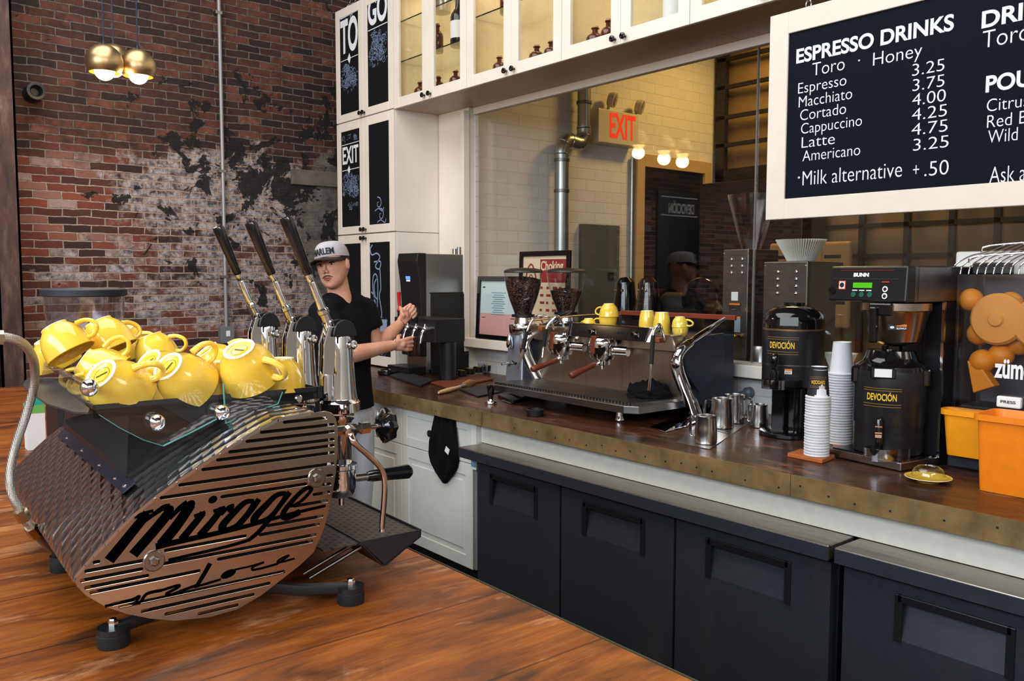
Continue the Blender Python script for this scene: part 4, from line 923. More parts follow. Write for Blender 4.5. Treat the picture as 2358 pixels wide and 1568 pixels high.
# drip tray
TZ2 = 0.106; c0 = mz(835, 1250, TZ2); c1 = mz(965, 1217, TZ2); ya, yb = c0.y, c1.y; xn = (c0.x+c1.x)/2
b = L(ML); b.box(-MLEN+.02, xn-.002, ya-.08, yb-.003, TZ2-.006, TZ2-.003); b.build('drip_grille', perf, ML, smooth=0)
b = L(ML); ym = ya+.36*(yb-ya)
b.prism([(xn-.003, ya, TZ2), (xn-.003, yb, TZ2), (xn-.003, yb, TZ2-.014), (xn-.003, ya+.40*(yb-ya), TZ2-.062)], (.003, 0, 0))
b.hexa([(-MLEN+.02, yb-.003, TZ2-.014), (xn, yb-.003, TZ2-.014), (xn, yb, TZ2-.014), (-MLEN+.02, yb, TZ2-.014)], [(-MLEN+.02, yb-.003, TZ2+.001), (xn, yb-.003, TZ2+.001), (xn, yb, TZ2+.001), (-MLEN+.02, yb, TZ2+.001)])
b.hexa([(-MLEN+.02, ym, TZ2-.062), (xn, ym, TZ2-.062), (xn, yb, TZ2-.016), (-MLEN+.02, yb, TZ2-.016)], [(-MLEN+.02, ym, TZ2-.059), (xn, ym, TZ2-.059), (xn, yb, TZ2-.013), (-MLEN+.02, yb, TZ2-.013)])
b.hexa([(-MLEN+.02, ym, TZ2-.062), (xn, ym, TZ2-.062), (xn, ya, TZ2-.004), (-MLEN+.02, ya, TZ2-.004)], [(-MLEN+.02, ym, TZ2-.059), (xn, ym, TZ2-.059), (xn, ya, TZ2-.001), (-MLEN+.02, ya, TZ2-.001)])
b.build('drip_tray', mat('dark_grey_sheet', (52, 52, 58), 0.4, 0.5), ML, smooth=0)
b = L(ML)
for dx in (-.03, -.06): b.cyl((xn+dx, ya+.02, TZ2-.02), (xn+dx-.02, ya-.09, .035), .004, n=10)
b.build('tray_strut', steel_dark, ML)
# feet
for q, nm in (((262, 1485), 1), ((808, 1386), 1), ((146, 1312), 1), (None, 0)):
    p = mz(*q, 0.0) if q else Vector((mz(146, 1312, 0).x, mz(808, 1386, 0).y, 0))
    b = L(ML); b.lathe([(.026, 0), (.027, .003), (.027, .022), (.025, .024), (0, .024)], (p.x, p.y, 0), 28); ft = b.build('foot', rubber, ML)
    yi = .02 if p.y > 0 else -.02; b = L(ML)
    xi = min(p.x, -.075); w_ = .013
    b.tube([(p.x, p.y, .0285), (p.x*.6+xi*.4, p.y*.6+yi*.4, .034), (xi, yi, .060)], [.0125, .0125, .0135], 8, flat=.62)
    b.lathe([(.0262, .0245), (.0262, .034), (0, .034)], (p.x, p.y, 0), 28); b.build('leg', blackm, ML, smooth=30)
    b = L(ML); b.lathe([(.009, .034), (.009, .042), (.006, .048), (0, .050)], (p.x, p.y, 0), 6); b.build('nut', chrome, ft)

# ---- hose, carton and grinder behind the machine
pts = [at_x(0, 777, -1.78), at_x(22, 778, -1.78), at_x(52, 790, -1.80), at_x(73, 818, -1.84), at_x(80, 850, -1.88), at_x(78, 890, -1.90), at_x(60, 955, -1.92), at_x(38, 1020, -1.92), at_x(24, 1080, -1.90), at_x(26, 1130, -1.88), at_x(45, 1175, -1.88), at_x(72, 1218, -1.90), at_x(105, 1252, -1.98), at_x(138, 1275, -2.06)]
t = thing('braided_hose', 'braided steel hose arching down behind the left side of the lever machine', 'hose', tuple(pts[-1]))
q = smoothpts(pts, 6); MB().tube(q, .0085, 14).build('hose', braid, t)
a = at_x(-12, 777, -1.78); c = at_x(8, 777, -1.78); i = 11*6
for a_, c_, r_ in ((a, c, .013), (q[i-6], q[i-3], .0125), (q[i-1], q[i+2], .0125)): MB().tube([a_, c_], r_, 6).build('coupling', mat('nickel_brass', (190, 172, 140), 0.25, 1.0), t)
p = at_z(82, 1032, ZC); t = thing('carton', 'green and white drink carton standing behind the lever machine', 'carton', (p.x, p.y, ZC))
w = .030; hz = at_x(82, 912, p.x).z
b = MB(); b.box(p.x-w, p.x+w, p.y-w, p.y+w, ZC, hz-.03); b.hexa([(p.x-w, p.y-w, hz-.03), (p.x+w, p.y-w, hz-.03), (p.x+w, p.y+w, hz-.03), (p.x-w, p.y+w, hz-.03)], [(p.x-w, p.y-.003, hz), (p.x+w, p.y-.003, hz), (p.x+w, p.y+.003, hz), (p.x-w, p.y+.003, hz)]); b.build('box', paper, t, smooth=0)
MB().box(p.x-w-.0006, p.x+w+.0006, p.y-w-.0006, p.y+w+.0006, hz-.060, hz-.030).build('green_band', mat('leaf_green', (110, 178, 84), 0.6), t, smooth=0)
b = MB(); b.hexa([(p.x-w-.0006, p.y-w-.0006, hz-.03), (p.x+w+.0006, p.y-w-.0006, hz-.03), (p.x+w+.0006, p.y+w+.0006, hz-.03), (p.x-w-.0006, p.y+w+.0006, hz-.03)], [(p.x-w, p.y-.004, hz+.001), (p.x+w, p.y-.004, hz+.001), (p.x+w, p.y+.004, hz+.001), (p.x-w, p.y+.004, hz+.001)]); b.build('teal_top', mat('teal_print', (40, 160, 140), 0.6), t, smooth=0)
def beans(name, b, parent): return b.build(name, beans_m, parent)
def m_beans():
    m = mat('roasted_beans', (58, 34, 24), 0.5); n = N(m); v = n.coord((1, 1, 1)); d = n.voro(v, 95)
    n.color(n.ramp(d, [(0.1, lin(104, 66, 46)), (0.45, lin(62, 36, 26)), (0.7, lin(18, 11, 9))])); n.bump(d, 0.9, 0.006); return m
beans_m = m_beans()
gp = at_d(194, 672, 2.30); gp = Vector((gp.x, gp.y, ZC)); zl = at_d(194, 672, 2.30).z
t = thing('coffee_grinder', 'coffee grinder with smoky hopper and black lid behind the cup pile', 'grinder', tuple(gp), group=None)
MB().lathe([(.10, zl-ZC-.012), (.1065, zl-ZC-.010), (.1065, zl-ZC+.006), (.100, zl-ZC+.010), (0, zl-ZC+.012)], gp, 48).build('lid', mat('matt_navy_black', (30, 34, 44), 0.5), t)
MB().lathe([(.0995, zl-ZC-.012), (.098, zl-ZC-.05), (.088, zl-ZC-.13), (.050, zl-ZC-.22), (.040, zl-ZC-.25)], gp, 48, caps=False).build('hopper', smoke_p, t)
MB().lathe([(.046, zl-ZC-.235), (.078, zl-ZC-.145), (.074, zl-ZC-.128), (.03, zl-ZC-.118), (0, zl-ZC-.115)], gp, 40).build('beans', beans_m, t)
b = MB(); g0 = gp; b.box(g0.x-.085, g0.x+.085, g0.y-.09, g0.y+.09, ZC, zl-.255); b.box(g0.x-.10, g0.x+.10, g0.y-.11, g0.y+.13, ZC, ZC+.03); b.build('body', blackm, t, smooth=0, bevel=.012)
MB().box(g0.x-.05, g0.x+.05, g0.y+.09, g0.y+.13, ZC+.17, ZC+.22).build('dosing_fork', chrome, t, smooth=0, bevel=.004)

# ================================================================== YELLOW CUPS
def m_yellow(name, c1, c2):
    m = mat(name, c1, 0.16, coat=0.5); n = N(m); v = n.coord()
    sp = n.voro(v, 260); bigf = n.noise(v, 14, 3)
    c = n.ramp(bigf, [(0.3, lin(*c1)), (0.7, lin(*c2))]); n.color(n.mix(n.ramp(sp, [(0.10, BW(0.55)), (0.22, BW(0))]), c, lin(250, 226, 140))); return m
yellow = m_yellow('speckled_yellow_glaze', (238, 194, 52), (246, 208, 80))
lime = m_yellow('speckled_lime_glaze', (226, 200, 70), (236, 212, 90))
foot_m = mat('cream_foot_glaze', (250, 244, 226), 0.25, coat=0.3); stamp_m = mat('black_stamp', (60, 52, 30), 0.5)
def cup_proto(name, label, h, rr, rf, glaze, stamp=True, loc=(0, 0, -5), belly=0.0, handle=True):
    t = thing(name, label, 'cup', (0, 0, 0)); b = MB(); w = .0034
    prof = [(rf*.9, .0), (rf, .0005), (rf+.0006, .004), (rf+(rr-rf)*.45+belly, h*.22), (rf+(rr-rf)*.80+belly, h*.48), (rr*.97+belly*.4, h*.76), (rr, h-.001), (rr-w*.5, h), (rr-w, h-.002), (rr*.97-w+belly*.4, h*.76), (rf+(rr-rf)*.80-w+belly, h*.48), (rf+(rr-rf)*.45-w+belly, h*.24), (rf*.7, .008), (0, .007)]
    b.lathe(prof, n=36, caps=False); rings0 = [(rf*.9, 0), (rf*.78, .0025), (0, .0028)]; b.lathe(rings0, n=36, caps=False); b.build('bowl', glaze, t)
    MB().lathe([(rf*.995, .0012), (rf*.99, -.0006), (rf*.80, -.0006), (rf*.80, .0026)], n=36, caps=False).build('foot_ring', foot_m, t)
    if stamp:
        b = MB(); c = [(rf*.5*cos(a), rf*.5*sin(a), .0019) for a in [2*pi*i/24 for i in range(25)]]; ribbon(b, c, .0006, (0, 0, -1)); b.quad((-rf*.36, -.0012, .0018), (rf*.36, -.0012, .0018), (rf*.36, .0012, .0018), (-rf*.36, .0012, .0018)); b.build('maker_stamp', stamp_m, t, smooth=0)
    if handle:
        r0 = rr*.94; q = smoothpts([(r0-.004, 0, h*.80), (r0+.012, 0, h*.86), (r0+.026, 0, h*.74), (r0+.027, 0, h*.52), (r0+.014, 0, h*.34), (rf+(rr-rf)*.70, 0, h*.28)], 6)
        MB().tube(q, [.0052-.0012*sin(pi*i/(len(q)-1)) for i in range(len(q))], 12, flat=1.35).build('handle', glaze, t)
    return t
def cup_matrix(foot, rim, tau, D, s, hd, h):
    dx, dy = rim[0]-foot[0], rim[1]-foot[1]; l = sqrt(dx*dx+dy*dy); dx /= l; dy /= l
    mid = ((foot[0]+rim[0])/2, (foot[1]+rim[1])/2); view = ray(*mid).normalized()
    z = (CR*dx-CU*dy)*cos(radians(tau))+view*sin(radians(tau)); z.normalize()
    hx = CR*hd[0]-CU*hd[1]+view*(hd[2] if len(hd) > 2 else 0)
    c = at_d(*mid, D)-z*(h*s/2)
    return Matrix.Translation(c) @ rot_to(z, hx) @ Matrix.Scale(s, 4)
CH = .066
protoA = cup_proto('coffee_cup', '', CH, .049, .0265, yellow)
G1 = 'yellow cups piled on the lever machine'
PILE = [((122, 749), (168, 818), 2, 1.80, 1.04, (1, -.35), 'upside-down yellow cup at the top left of the pile, handle to its right'),
        ((226, 741), (262, 806), 4, 1.90, 1.10, (.8, .5, .5), 'upside-down yellow cup at the top of the pile, right of the top left one'),
        ((103, 776), (142, 846), 22, 1.93, 1.0, (.2, 1, .6), 'yellow cup with white foot showing behind the top left cup of the pile'),
        ((283, 757), (306, 815), 22, 2.06, 1.0, (1, .15), 'yellow cup at the back of the pile with small handle against the bricks'),
        ((344, 773), (368, 832), 8, 1.94, 1.0, (1, .25), 'yellow cup upside-down in the middle of the pile, pale foot edge on top'),
        ((238, 866), (294, 910), 44, 1.60, 1.23, (.75, -.45, -.1), 'large yellow cup at the front left of the pile, stamped foot facing us'),
        ((392, 848), (440, 890), 44, 1.66, 1.20, (.35, -1), 'large yellow cup at the front middle of the pile, stamped foot facing us'),
        ((344, 832), (392, 876), 40, 1.77, 1.08, (-.3, 1, .5), 'yellow cup tucked behind the front middle one, stamped foot showing'),
        ((553, 810), (580, 868), 36, 1.70, 1.20, (1, .35, -.2), 'large yellow cup at the right end of the pile, stamped foot tipped up'),
        ((474, 808), (520, 862), 22, 1.88, 1.08, (.45, -1), 'yellow cup behind the right end of the pile, handle arching on top'),
        ((196, 834), (262, 870), 14, 1.77, 1.12, (.8, -.55, .1), 'yellow cup with a bright glare on its side, handle arching to the right')]
LOW = [(-.225, .125, 1.0, (.55, .83), 'yellow cup low in the tray between the two large front ones'), (-.235, .245, 1.0, (.45, .9), 'yellow cup low in the tray behind the joint of the glass guards'),
       (-.20, .372, 1.05, (-.9, .2), 'yellow cup low at the right end of the tray under the tipped large cup'), (-.300, .055, 1.0, (-.5, -.8), 'yellow cup low at the left edge of the tray under the top left cup'),
       (-.42, .06, 1.0, (-.5, -.8), 'yellow cup low at the far left of the tray behind the glass rail'), (-.345, .19, 1.0, (-.9, .1), 'yellow cup low in the middle of the tray, nearly hidden by the pile')]
for i, (f, r, ta, D, s, hd, lab) in enumerate(PILE):
    M_ = cup_matrix(f, r, ta, D, s, hd, CH)
    if i == 0: protoA.matrix_world = M_; WORLD[protoA.name] = M_; protoA['label'] = lab; protoA['group'] = G1
    else: dup(protoA, M_, lab, G1)
for x, dy, s, hd, lab in LOW:
    dup(protoA, MW @ (Matrix.Translation((x, ty0+dy, TZ-.006+CH*s)) @ rot_to((0, 0, -1), (*hd, 0)) @ Matrix.Scale(s, 4)), lab, G1)

# ================================================================== ESPRESSO MACHINE ON THE BACK COUNTER
EX0, EX1 = -3.42, -2.385
E_ = thing('espresso_machine', 'wide low espresso machine with wooden handles and chrome groups on the back counter', 'espresso machine', (-2.9, 2.9, ZC))
ztr = 1.030
b = MB(); P = [(EX0-.02, 2.70), (EX0+.03, 2.655), (EX1-.10, 2.645), (EX1-.045, 2.68), (EX1-.045, 2.98), (EX0-.02, 2.98)]
b.prism([(x, y, .985) for x, y in P], (0, 0, .033)); b.build('drip_tray', steel, E_, smooth=0, bevel=.003)
b = MB()
for i in range(48):
    x = EX0+.01+i*(EX1-.07-EX0)/48; b.hexa([(x, 2.67, ztr-.012), (x+.008, 2.67, ztr-.012), (x+.048, 2.965, ztr-.012), (x+.040, 2.965, ztr-.012)], [(x, 2.67, ztr), (x+.008, 2.67, ztr), (x+.048, 2.965, ztr), (x+.040, 2.965, ztr)])
b.build('tray_grille', steel, E_, smooth=0)
def m_copperish():
    m = mat('brushed_back_panel', (190, 176, 160), 0.34, 1.0); n = N(m); f = n.noise(n.coord((120, 4, 1.2)), 3, 4)
    n.color(n.ramp(f, [(.3, lin(176, 162, 148)), (.7, lin(206, 190, 172))])); return m
bp = m_copperish()
MB().box(EX0+.02, EX1-.02, 2.955, 3.30, .99, 1.302).build('body', mat('blue_black_panel', (50, 57, 72), 0.35, 0.35), E_, smooth=0, bevel=.004)
MB().box(EX0+.03, EX1-.03, 2.945, 2.954, 1.02, 1.262).build('splash_panel', bp, E_, smooth=0)
b = MB(); b.hexa([(EX0+.05, 2.90, 1.235), (EX1-.03, 2.90, 1.235), (EX1-.03, 2.955, 1.245), (EX0+.05, 2.955, 1.245)], [(EX0+.05, 2.86, 1.315), (EX1-.03, 2.86, 1.315), (EX1-.03, 2.955, 1.312), (EX0+.05, 2.955, 1.312)]); b.build('group_cover', bp, E_, smooth=0, bevel=.008)
ca, cb = at_y(1307, 745, 2.80).x, at_y(1492, 752, 2.80).x
b = MB(); b.hexa([(ca+.012, 2.79, 1.283), (cb-.006, 2.79, 1.283), (cb-.006, 2.87, 1.29), (ca+.012, 2.87, 1.29)], [(ca, 2.812, 1.345), (cb, 2.812, 1.345), (cb, 2.87, 1.345), (ca, 2.87, 1.345)]); con = b.build('control_console', blackg, E_, smooth=0, bevel=.004)
b = MB(); b.hexa([(cb-.001, 2.787, 1.281), (cb+.014, 2.80, 1.281), (cb+.014, 2.87, 1.29), (cb-.001, 2.87, 1.29)], [(cb-.001, 2.81, 1.347), (cb+.018, 2.82, 1.347), (cb+.018, 2.87, 1.347), (cb-.001, 2.87, 1.347)]); b.build('console_end', chrome, E_, smooth=0, bevel=.003)
for px_ in (1361, 1459):
    x = at_y(px_, 760, 2.79).x; plabel(MB().lathe([(.013, 0), (.013, .012), (.010, .018), (0, .018)], (x, 2.80, 1.314), 18, (0, -1, -.1)).build('control_knob', chrome, con), 'chrome knob')
for px_ in (1336, 1428):
    x = at_y(px_, 760, 2.79).x
    for k in range(4): MB().box(x-.03+k*.018, x-.019+k*.018, 2.798, 2.802, 1.308, 1.318).build('touch_key', mat('dim_blue_key', (22, 32, 46), .4), con, smooth=0)
# side wings and splayed legs
def side(xs, d, nm='side_panel'):
    b = MB(); pts = [at_x(q[0], q[1], EX1) for q in ((1566, 806), (1580, 790), (1607, 775), (1662, 766), (1664, 836), (1640, 868), (1607, 904), (1598, 892), (1578, 863))]
    b.prism([(xs, p.y, p.z) for p in pts], (d, 0, 0)); o = b.build(nm, mat('blue_black_panel', (50, 57, 72), 0.35, 0.35), E_, smooth=0, bevel=.003)
    ch = smoothpts([(xs+d/2, *at_x(q[0], q[1], EX1).yz) for q in ((1666, 733), (1630, 758), (1590, 785), (1562, 812), (1556, 842), (1570, 885), (1588, 925), (1600, 958))], 5)
    b = MB(); b.tube(ch, [.007, .008, .009, .010, .011]+[.014]*6+[.020]*8+[.024]*10+[.026]*(len(ch)-29), 16, flat=1.3); b.build('chrome_leg', chrome, E_)
    ft = [at_z(q[0], q[1], ZC) for q in ((1494, 986), (1532, 997), (1606, 976), (1600, 962), (1560, 962))]; ox = xs-EX1
    b = MB(); top = [(p.x+ox, p.y, ZC+.006) for p in ft]; b.prism([(p.x+ox, p.y, ZC+.0005) for p in ft], (0, 0, .006)); a = Vector((ch[-1].x, ch[-1].y, ZC+.05))
    b.hexa([top[0], top[1], top[2], top[4]], [a+Vector((-.03, -.06, -.035)), a+Vector((-.01, -.05, -.028)), a+Vector((.015, .01, 0)), a+Vector((-.02, .01, 0))]); b.build('foot', chrome, E_, smooth=0, bevel=.003)
side(EX1, .012); side(EX0+.03, -.012)
for x in (EX0+.12, EX1-.12):
    b = MB(); b.cyl((x, 3.22, ZC), (x, 3.22, .99), .022); b.build('foot', steel_dark, E_)
b = MB(); b.lathe([(.018, 0), (.022, .004), (.016, .03), (.026, .06)], (at_z(1390, 974, ZC).x, 2.76, ZC), 18); b.build('foot', chrome, E_)
# cup rail: wood at the back, polished sides
zr = 1.378
b = MB(); b.box(EX0+.30, EX1-.01, 3.285, 3.303, zr-.012, zr+.012); plabel(b.build('wooden_rail', mat('red_brown_rail', (122, 52, 32), .4), E_, smooth=0, bevel=.003), 'red-brown wooden rail')
b = MB(); b.tube([(EX0+.05, 2.86, 1.338), (EX0+.18, 3.05, 1.362), (EX0+.30, 3.295, zr)], .006, 10); b.build('side_rail', mat('gold_tinted_steel', (190, 160, 110), .2, 1.0), E_)
MB().box(EX0+.31, EX1-.02, 3.288, 3.297, 1.302, zr-.012).build('rail_panel', blackg, E_, smooth=0)
def m_lever(): return lever_wood
for gi, (gx_, gy_, hx0, hy0, hx1, hy1) in enumerate(((1293, 800, 1283, 829, 1224, 851), (1388, 810, 1370, 839, 1313, 866))):
    yg = 2.80; g = at_y(gx_, gy_-2, yg); c = Vector((g.x, yg, 0))
    b = MB(); z0 = g.z
    b.lathe([(.038, z0-.044), (.054, z0-.036), (.063, z0-.010), (.066, z0+.020), (.066, z0+.040), (.061, z0+.058), (.056, z0+.062), (.053, z0+.055), (0, z0+.055)], c, 36); b.lathe([(.030, z0-.066), (.037, z0-.062), (.037, z0-.040)], c, 32)
    b.cyl((g.x+.04, yg+.01, z0+.004), (g.x+.13, yg+.03, z0+.004), .022, n=22); b.cyl((g.x, yg+.03, z0+.004), (g.x, 2.90, z0+.01), .030, n=22); gh = b.build('group_head', chrome, E_)
    b = MB(); b.hexa([(g.x-.011, yg-.072, z0-.012), (g.x+.011, yg-.072, z0-.012), (g.x+.011, yg-.060, z0-.012), (g.x-.011, yg-.060, z0-.012)], [(g.x-.016, yg-.064, z0+.072), (g.x+.016, yg-.064, z0+.072), (g.x+.016, yg-.040, z0+.072), (g.x-.016, yg-.040, z0+.072)]); plabel(b.build('brew_lever', lever_wood, gh, smooth=0, bevel=.005, seg=3), 'red-brown wooden paddle')
    b = MB(); a = at_y(hx0+12, hy0-4, yg-.03); h0 = at_y(hx0, hy0, yg-.06); h1 = at_y(hx1, hy1, yg-.20)
    b.tube([(g.x, yg-.02, z0-.056), tuple(h0)], .008, 12); b.lathe([(.006, 0), (.010, .012), (.012, .016)], (g.x, yg, z0-.085), 12); pf_ = b.build('portafilter', chrome, E_)
    q = [h0+(h1-h0)*t for t in (0, .06, .3, .7, .93, 1)]; plabel(MB().tube(q, [.010, .013, .0115, .014, .0165, .012], 18).build('handle_grip', lever_wood, pf_), 'turned red-brown wooden handle')
def wand(pts, Y, grip, lab=None):
    q = smoothpts([at_y(x, y, Yk) for (x, y), Yk in zip(pts, Y)], 5); b = MB(); b.tube(q, .0062, 12); w = b.build('steam_wand', chrome, E_)
    i0, i1 = grip; MB().tube(q[i0:i1], .0092, 14).build('rubber_sleeve', rubber, w)
wand([(1276, 757), (1261, 731), (1238, 728), (1223, 742), (1214, 763), (1205, 804), (1195, 851)], [2.86, 2.82, 2.78, 2.74, 2.72, 2.71, 2.70], (20, 26))
wand([(1302, 760), (1290, 734), (1282, 729), (1267, 742), (1258, 757), (1252, 798), (1249, 823)], [2.86, 2.80, 2.77, 2.74, 2.72, 2.71, 2.70], (20, 26))
wand([(1530, 783), (1522, 752), (1516, 748), (1505, 766), (1502, 804), (1499, 848), (1494, 899)], [2.84, 2.78, 2.75, 2.73, 2.72, 2.71, 2.705], (16, 25))
for q in ((1246, 757), (1514, 783)):
    p = at_y(*q, 2.84); b = MB(); b.box(p.x-.016, p.x+.016, 2.83, 2.90, p.z-.012, p.z+.012); b.build('steam_paddle', mat('orange_brown_wood', (140, 74, 38), .4), E_, smooth=0, bevel=.005, seg=3)
# cups on its top
zt_ = 1.303
def stand_cup(px_, Y, z, s, hd, up, lab, grp, proto):
    p = at_y(px_, 740, Y); M_ = Matrix.Translation((p.x, Y, z+(0 if up else CH*s))) @ rot_to((0, 0, 1 if up else -1), hd) @ Matrix.Scale(s, 4); return dup(proto, M_, lab, grp)
G2 = 'yellow cups on the back counter espresso machine'
stand_cup(1400, 3.06, zt_+.001, .95, (-.6, -.5, 0), True, 'yellow cup standing on the espresso machine with another cup upside-down on it', G2, protoA)
stand_cup(1402, 3.06, zt_+.001+CH*.96, 1.0, (-.9, -.3, 0), False, 'yellow cup upside-down on another cup above the left group, handle to the left', G2, protoA)
stand_cup(1356, 3.00, zt_+.001, .82, (-1, 0, 0), False, 'low yellow cup upside-down at the left of the espresso machine top, behind the console', G2, protoA)
tb = cup_proto('tumbler', 'tall handleless yellow tumbler upside-down on the espresso machine, left of its twin', .100, .041, .030, yellow, False, handle=False); tb['group'] = 'yellow tumblers on the espresso machine'
p = at_y(1490, 740, 3.10); tb.matrix_world = Matrix.Translation((p.x, 3.10, zt_+.101)) @ rot_to((0, 0, -1), (1, 0, 0)); WORLD[tb.name] = tb.matrix_world.copy()
p = at_y(1524, 750, 3.02); dup(tb, Matrix.Translation((p.x, 3.02, zt_+.101)) @ rot_to((0, 0, -1), (1, 0, 0)), 'tall handleless yellow tumbler upside-down on the espresso machine, nearer the right wand')
sm = cup_proto('espresso_cup', 'small lime yellow cup standing on the espresso machine under its twin', .047, .036, .021, lime, False); sm['group'] = 'small lime cups on the espresso machine'
p = at_y(1566, 770, 2.98); sm.matrix_world = Matrix.Translation((p.x, 2.98, zt_-.008)) @ rot_to((0, 0, 1), (.6, -.6, 0)); WORLD[sm.name] = sm.matrix_world.copy()
dup(sm, Matrix.Translation((p.x-.002, 2.98, zt_-.008+.095)) @ rot_to((0, 0, -1), (1, .3, 0)), 'small lime yellow cup upside-down on its twin at the right end of the espresso machine')
# crumpled cloth on the drip tray
def crumple(name, c, sx, sy, sz, m, seed, n=46, k=28, flat=0.0):
    from mathutils import noise as mn
    b = MB(); rs = []
    for i in range(k):
        th = (pi/2)*(1-i/(k-1)); r = []
        for j in range(n):
            a = 2*pi*j/n; d = Vector((cos(a)*cos(pi/2-th), sin(a)*cos(pi/2-th), sin(pi/2-th))) if 0 else Vector((cos(a)*sin(th), sin(a)*sin(th), cos(th)))
            f = 1+.26*mn.noise(d*2.1+Vector((seed, 0, 0)))+.20*abs(mn.noise(d*3.7+Vector((0, seed, 0))))
            r.append((c[0]+d.x*sx*f, c[1]+d.y*sy*f, c[2]+max(0, d.z*sz*f*(1+.4*mn.noise(d*4)))))
        rs.append(r)
    b.rings(rs); return b.build(name, m, None, smooth=70, origin=c)
p = at_z(1498, 912, ztr); o = crumple('bar_rag', (p.x-.01, p.y-.01, ztr+.001), .105, .085, .062, rag_m, 3.3); tag(o, 'crumpled black cloth on the right end of the drip tray under the steam wand', 'cloth')

# ================================================================== REST OF THE BACK COUNTER
def P_(x, y, Y): return at_y(x, y, Y)
# ---- two hopper grinders
def hopper_grinder(cx, cy, ztop, zbot, r, lab, fill, zbody):
    t = thing('coffee_grinder', lab, 'grinder', (cx, cy, ZC), group='hopper grinders by the espresso machine'); c = (cx, cy, 0); H = ztop-zbot
    MB().lathe([(r*.98, ztop-.020), (r*1.015, ztop-.018), (r*1.0, ztop-.008), (r*.9, ztop-.001), (r*.6, ztop+.006), (0, ztop+.009)], c, 40).build('lid', mat('dark_brown_lid', (46, 40, 38), .4), t)
    pr = [(r*.985, ztop-.020), (r*.97, ztop-.05), (r*.90, ztop-.10), (r*.72, ztop-.17), (r*.50, zbot+.03), (r*.42, zbot)]
    MB().lathe(pr, c, 40, caps=False).build('hopper', clear_p, t)
    zf = ztop-.02-(1-fill)*(H-.02)
    def rad(z):
        q = [(a, b_) for a, b_ in pr]
        for (r0, z0), (r1, z1) in zip(q, q[1:]):
            if z1 <= z <= z0: return r1+(r0-r1)*(z-z1)/(z0-z1)
        return q[0][0]
    zs = [zbot+.002+(zf-zbot-.002)*k/10 for k in range(11)]
    MB().lathe([(rad(z)-.003, z) for z in zs]+[(rad(zf)*.6, zf+.012), (0, zf+.02)], c, 40).build('beans', beans_m, t)
    MB().lathe([(r*.44, zbot-.006), (r*.60, zbot-.004), (r*.60, zbot+.010), (r*.44, zbot+.012)], c, 32).build('hopper_collar', blackp, t)
    b = MB(); b.lathe([(.070, zbody-.055), (.078, zbody-.045), (.080, zbody-.006), (.076, zbody), (.05, zbody+.004), (.045, zbot-.006)], c, 40); b.build('grinding_head', chrome_warm, t)
    b = MB(); b.hexa([(cx-.072, cy-.075, ZC+.05), (cx+.078, cy-.075, ZC+.05), (cx+.078, cy+.11, ZC+.05), (cx-.072, cy+.11, ZC+.05)], [(cx-.060, cy-.060, zbody-.05), (cx+.066, cy-.060, zbody-.05), (cx+.066, cy+.09, zbody-.05), (cx-.060, cy+.09, zbody-.05)]); b.build('body', mat('satin_aluminium', (168, 176, 188), .38, .8), t, smooth=0, bevel=.012, seg=3)
    MB().box(cx-.085, cx+.088, cy-.10, cy+.12, ZC+.001, ZC+.05).build('base', mat('pale_grey_base', (176, 184, 194), .4, .6), t, smooth=0, bevel=.01, seg=3)
    b = MB(); b.lathe([(.016, 0), (.020, .02), (.014, .06), (.010, .075)], (cx-.015, cy-.085, zbody-.13), 16); b.tube([(cx-.03, cy-.08, ZC+.16), (cx-.03, cy-.13, ZC+.155)], .006, 8); b.tube([(cx+.03, cy-.08, ZC+.16), (cx+.03, cy-.13, ZC+.155)], .006, 8); b.build('chute_and_fork', chrome, t)
    b = MB(); b.tube([(cx+.03, cy-.10, ZC+.175), (cx+.075, cy-.12, ZC+.17)], .005, 8); b.sphere((cx+.08, cy-.122, ZC+.17), .009); b.build('switch_lever', blackp, t)
    return t
g1 = at_y(1205, 640, 3.06); hopper_grinder(g1.x, 3.06, at_y(1207, 620, 3.06).z, at_y(1207, 728, 3.06).z, .108, 'silver grinder with hopper full of dark beans, left of the pair', .84, at_y(1207, 746, 3.06).z)
g2 = at_y(1293, 640, 3.30); hopper_grinder(g2.x, 3.335, at_y(1293, 620, 3.335).z, at_y(1293, 722, 3.335).z, .112, 'grinder with half filled bean hopper, right of the pair, behind the espresso machine', .56, at_y(1293, 740, 3.335).z)
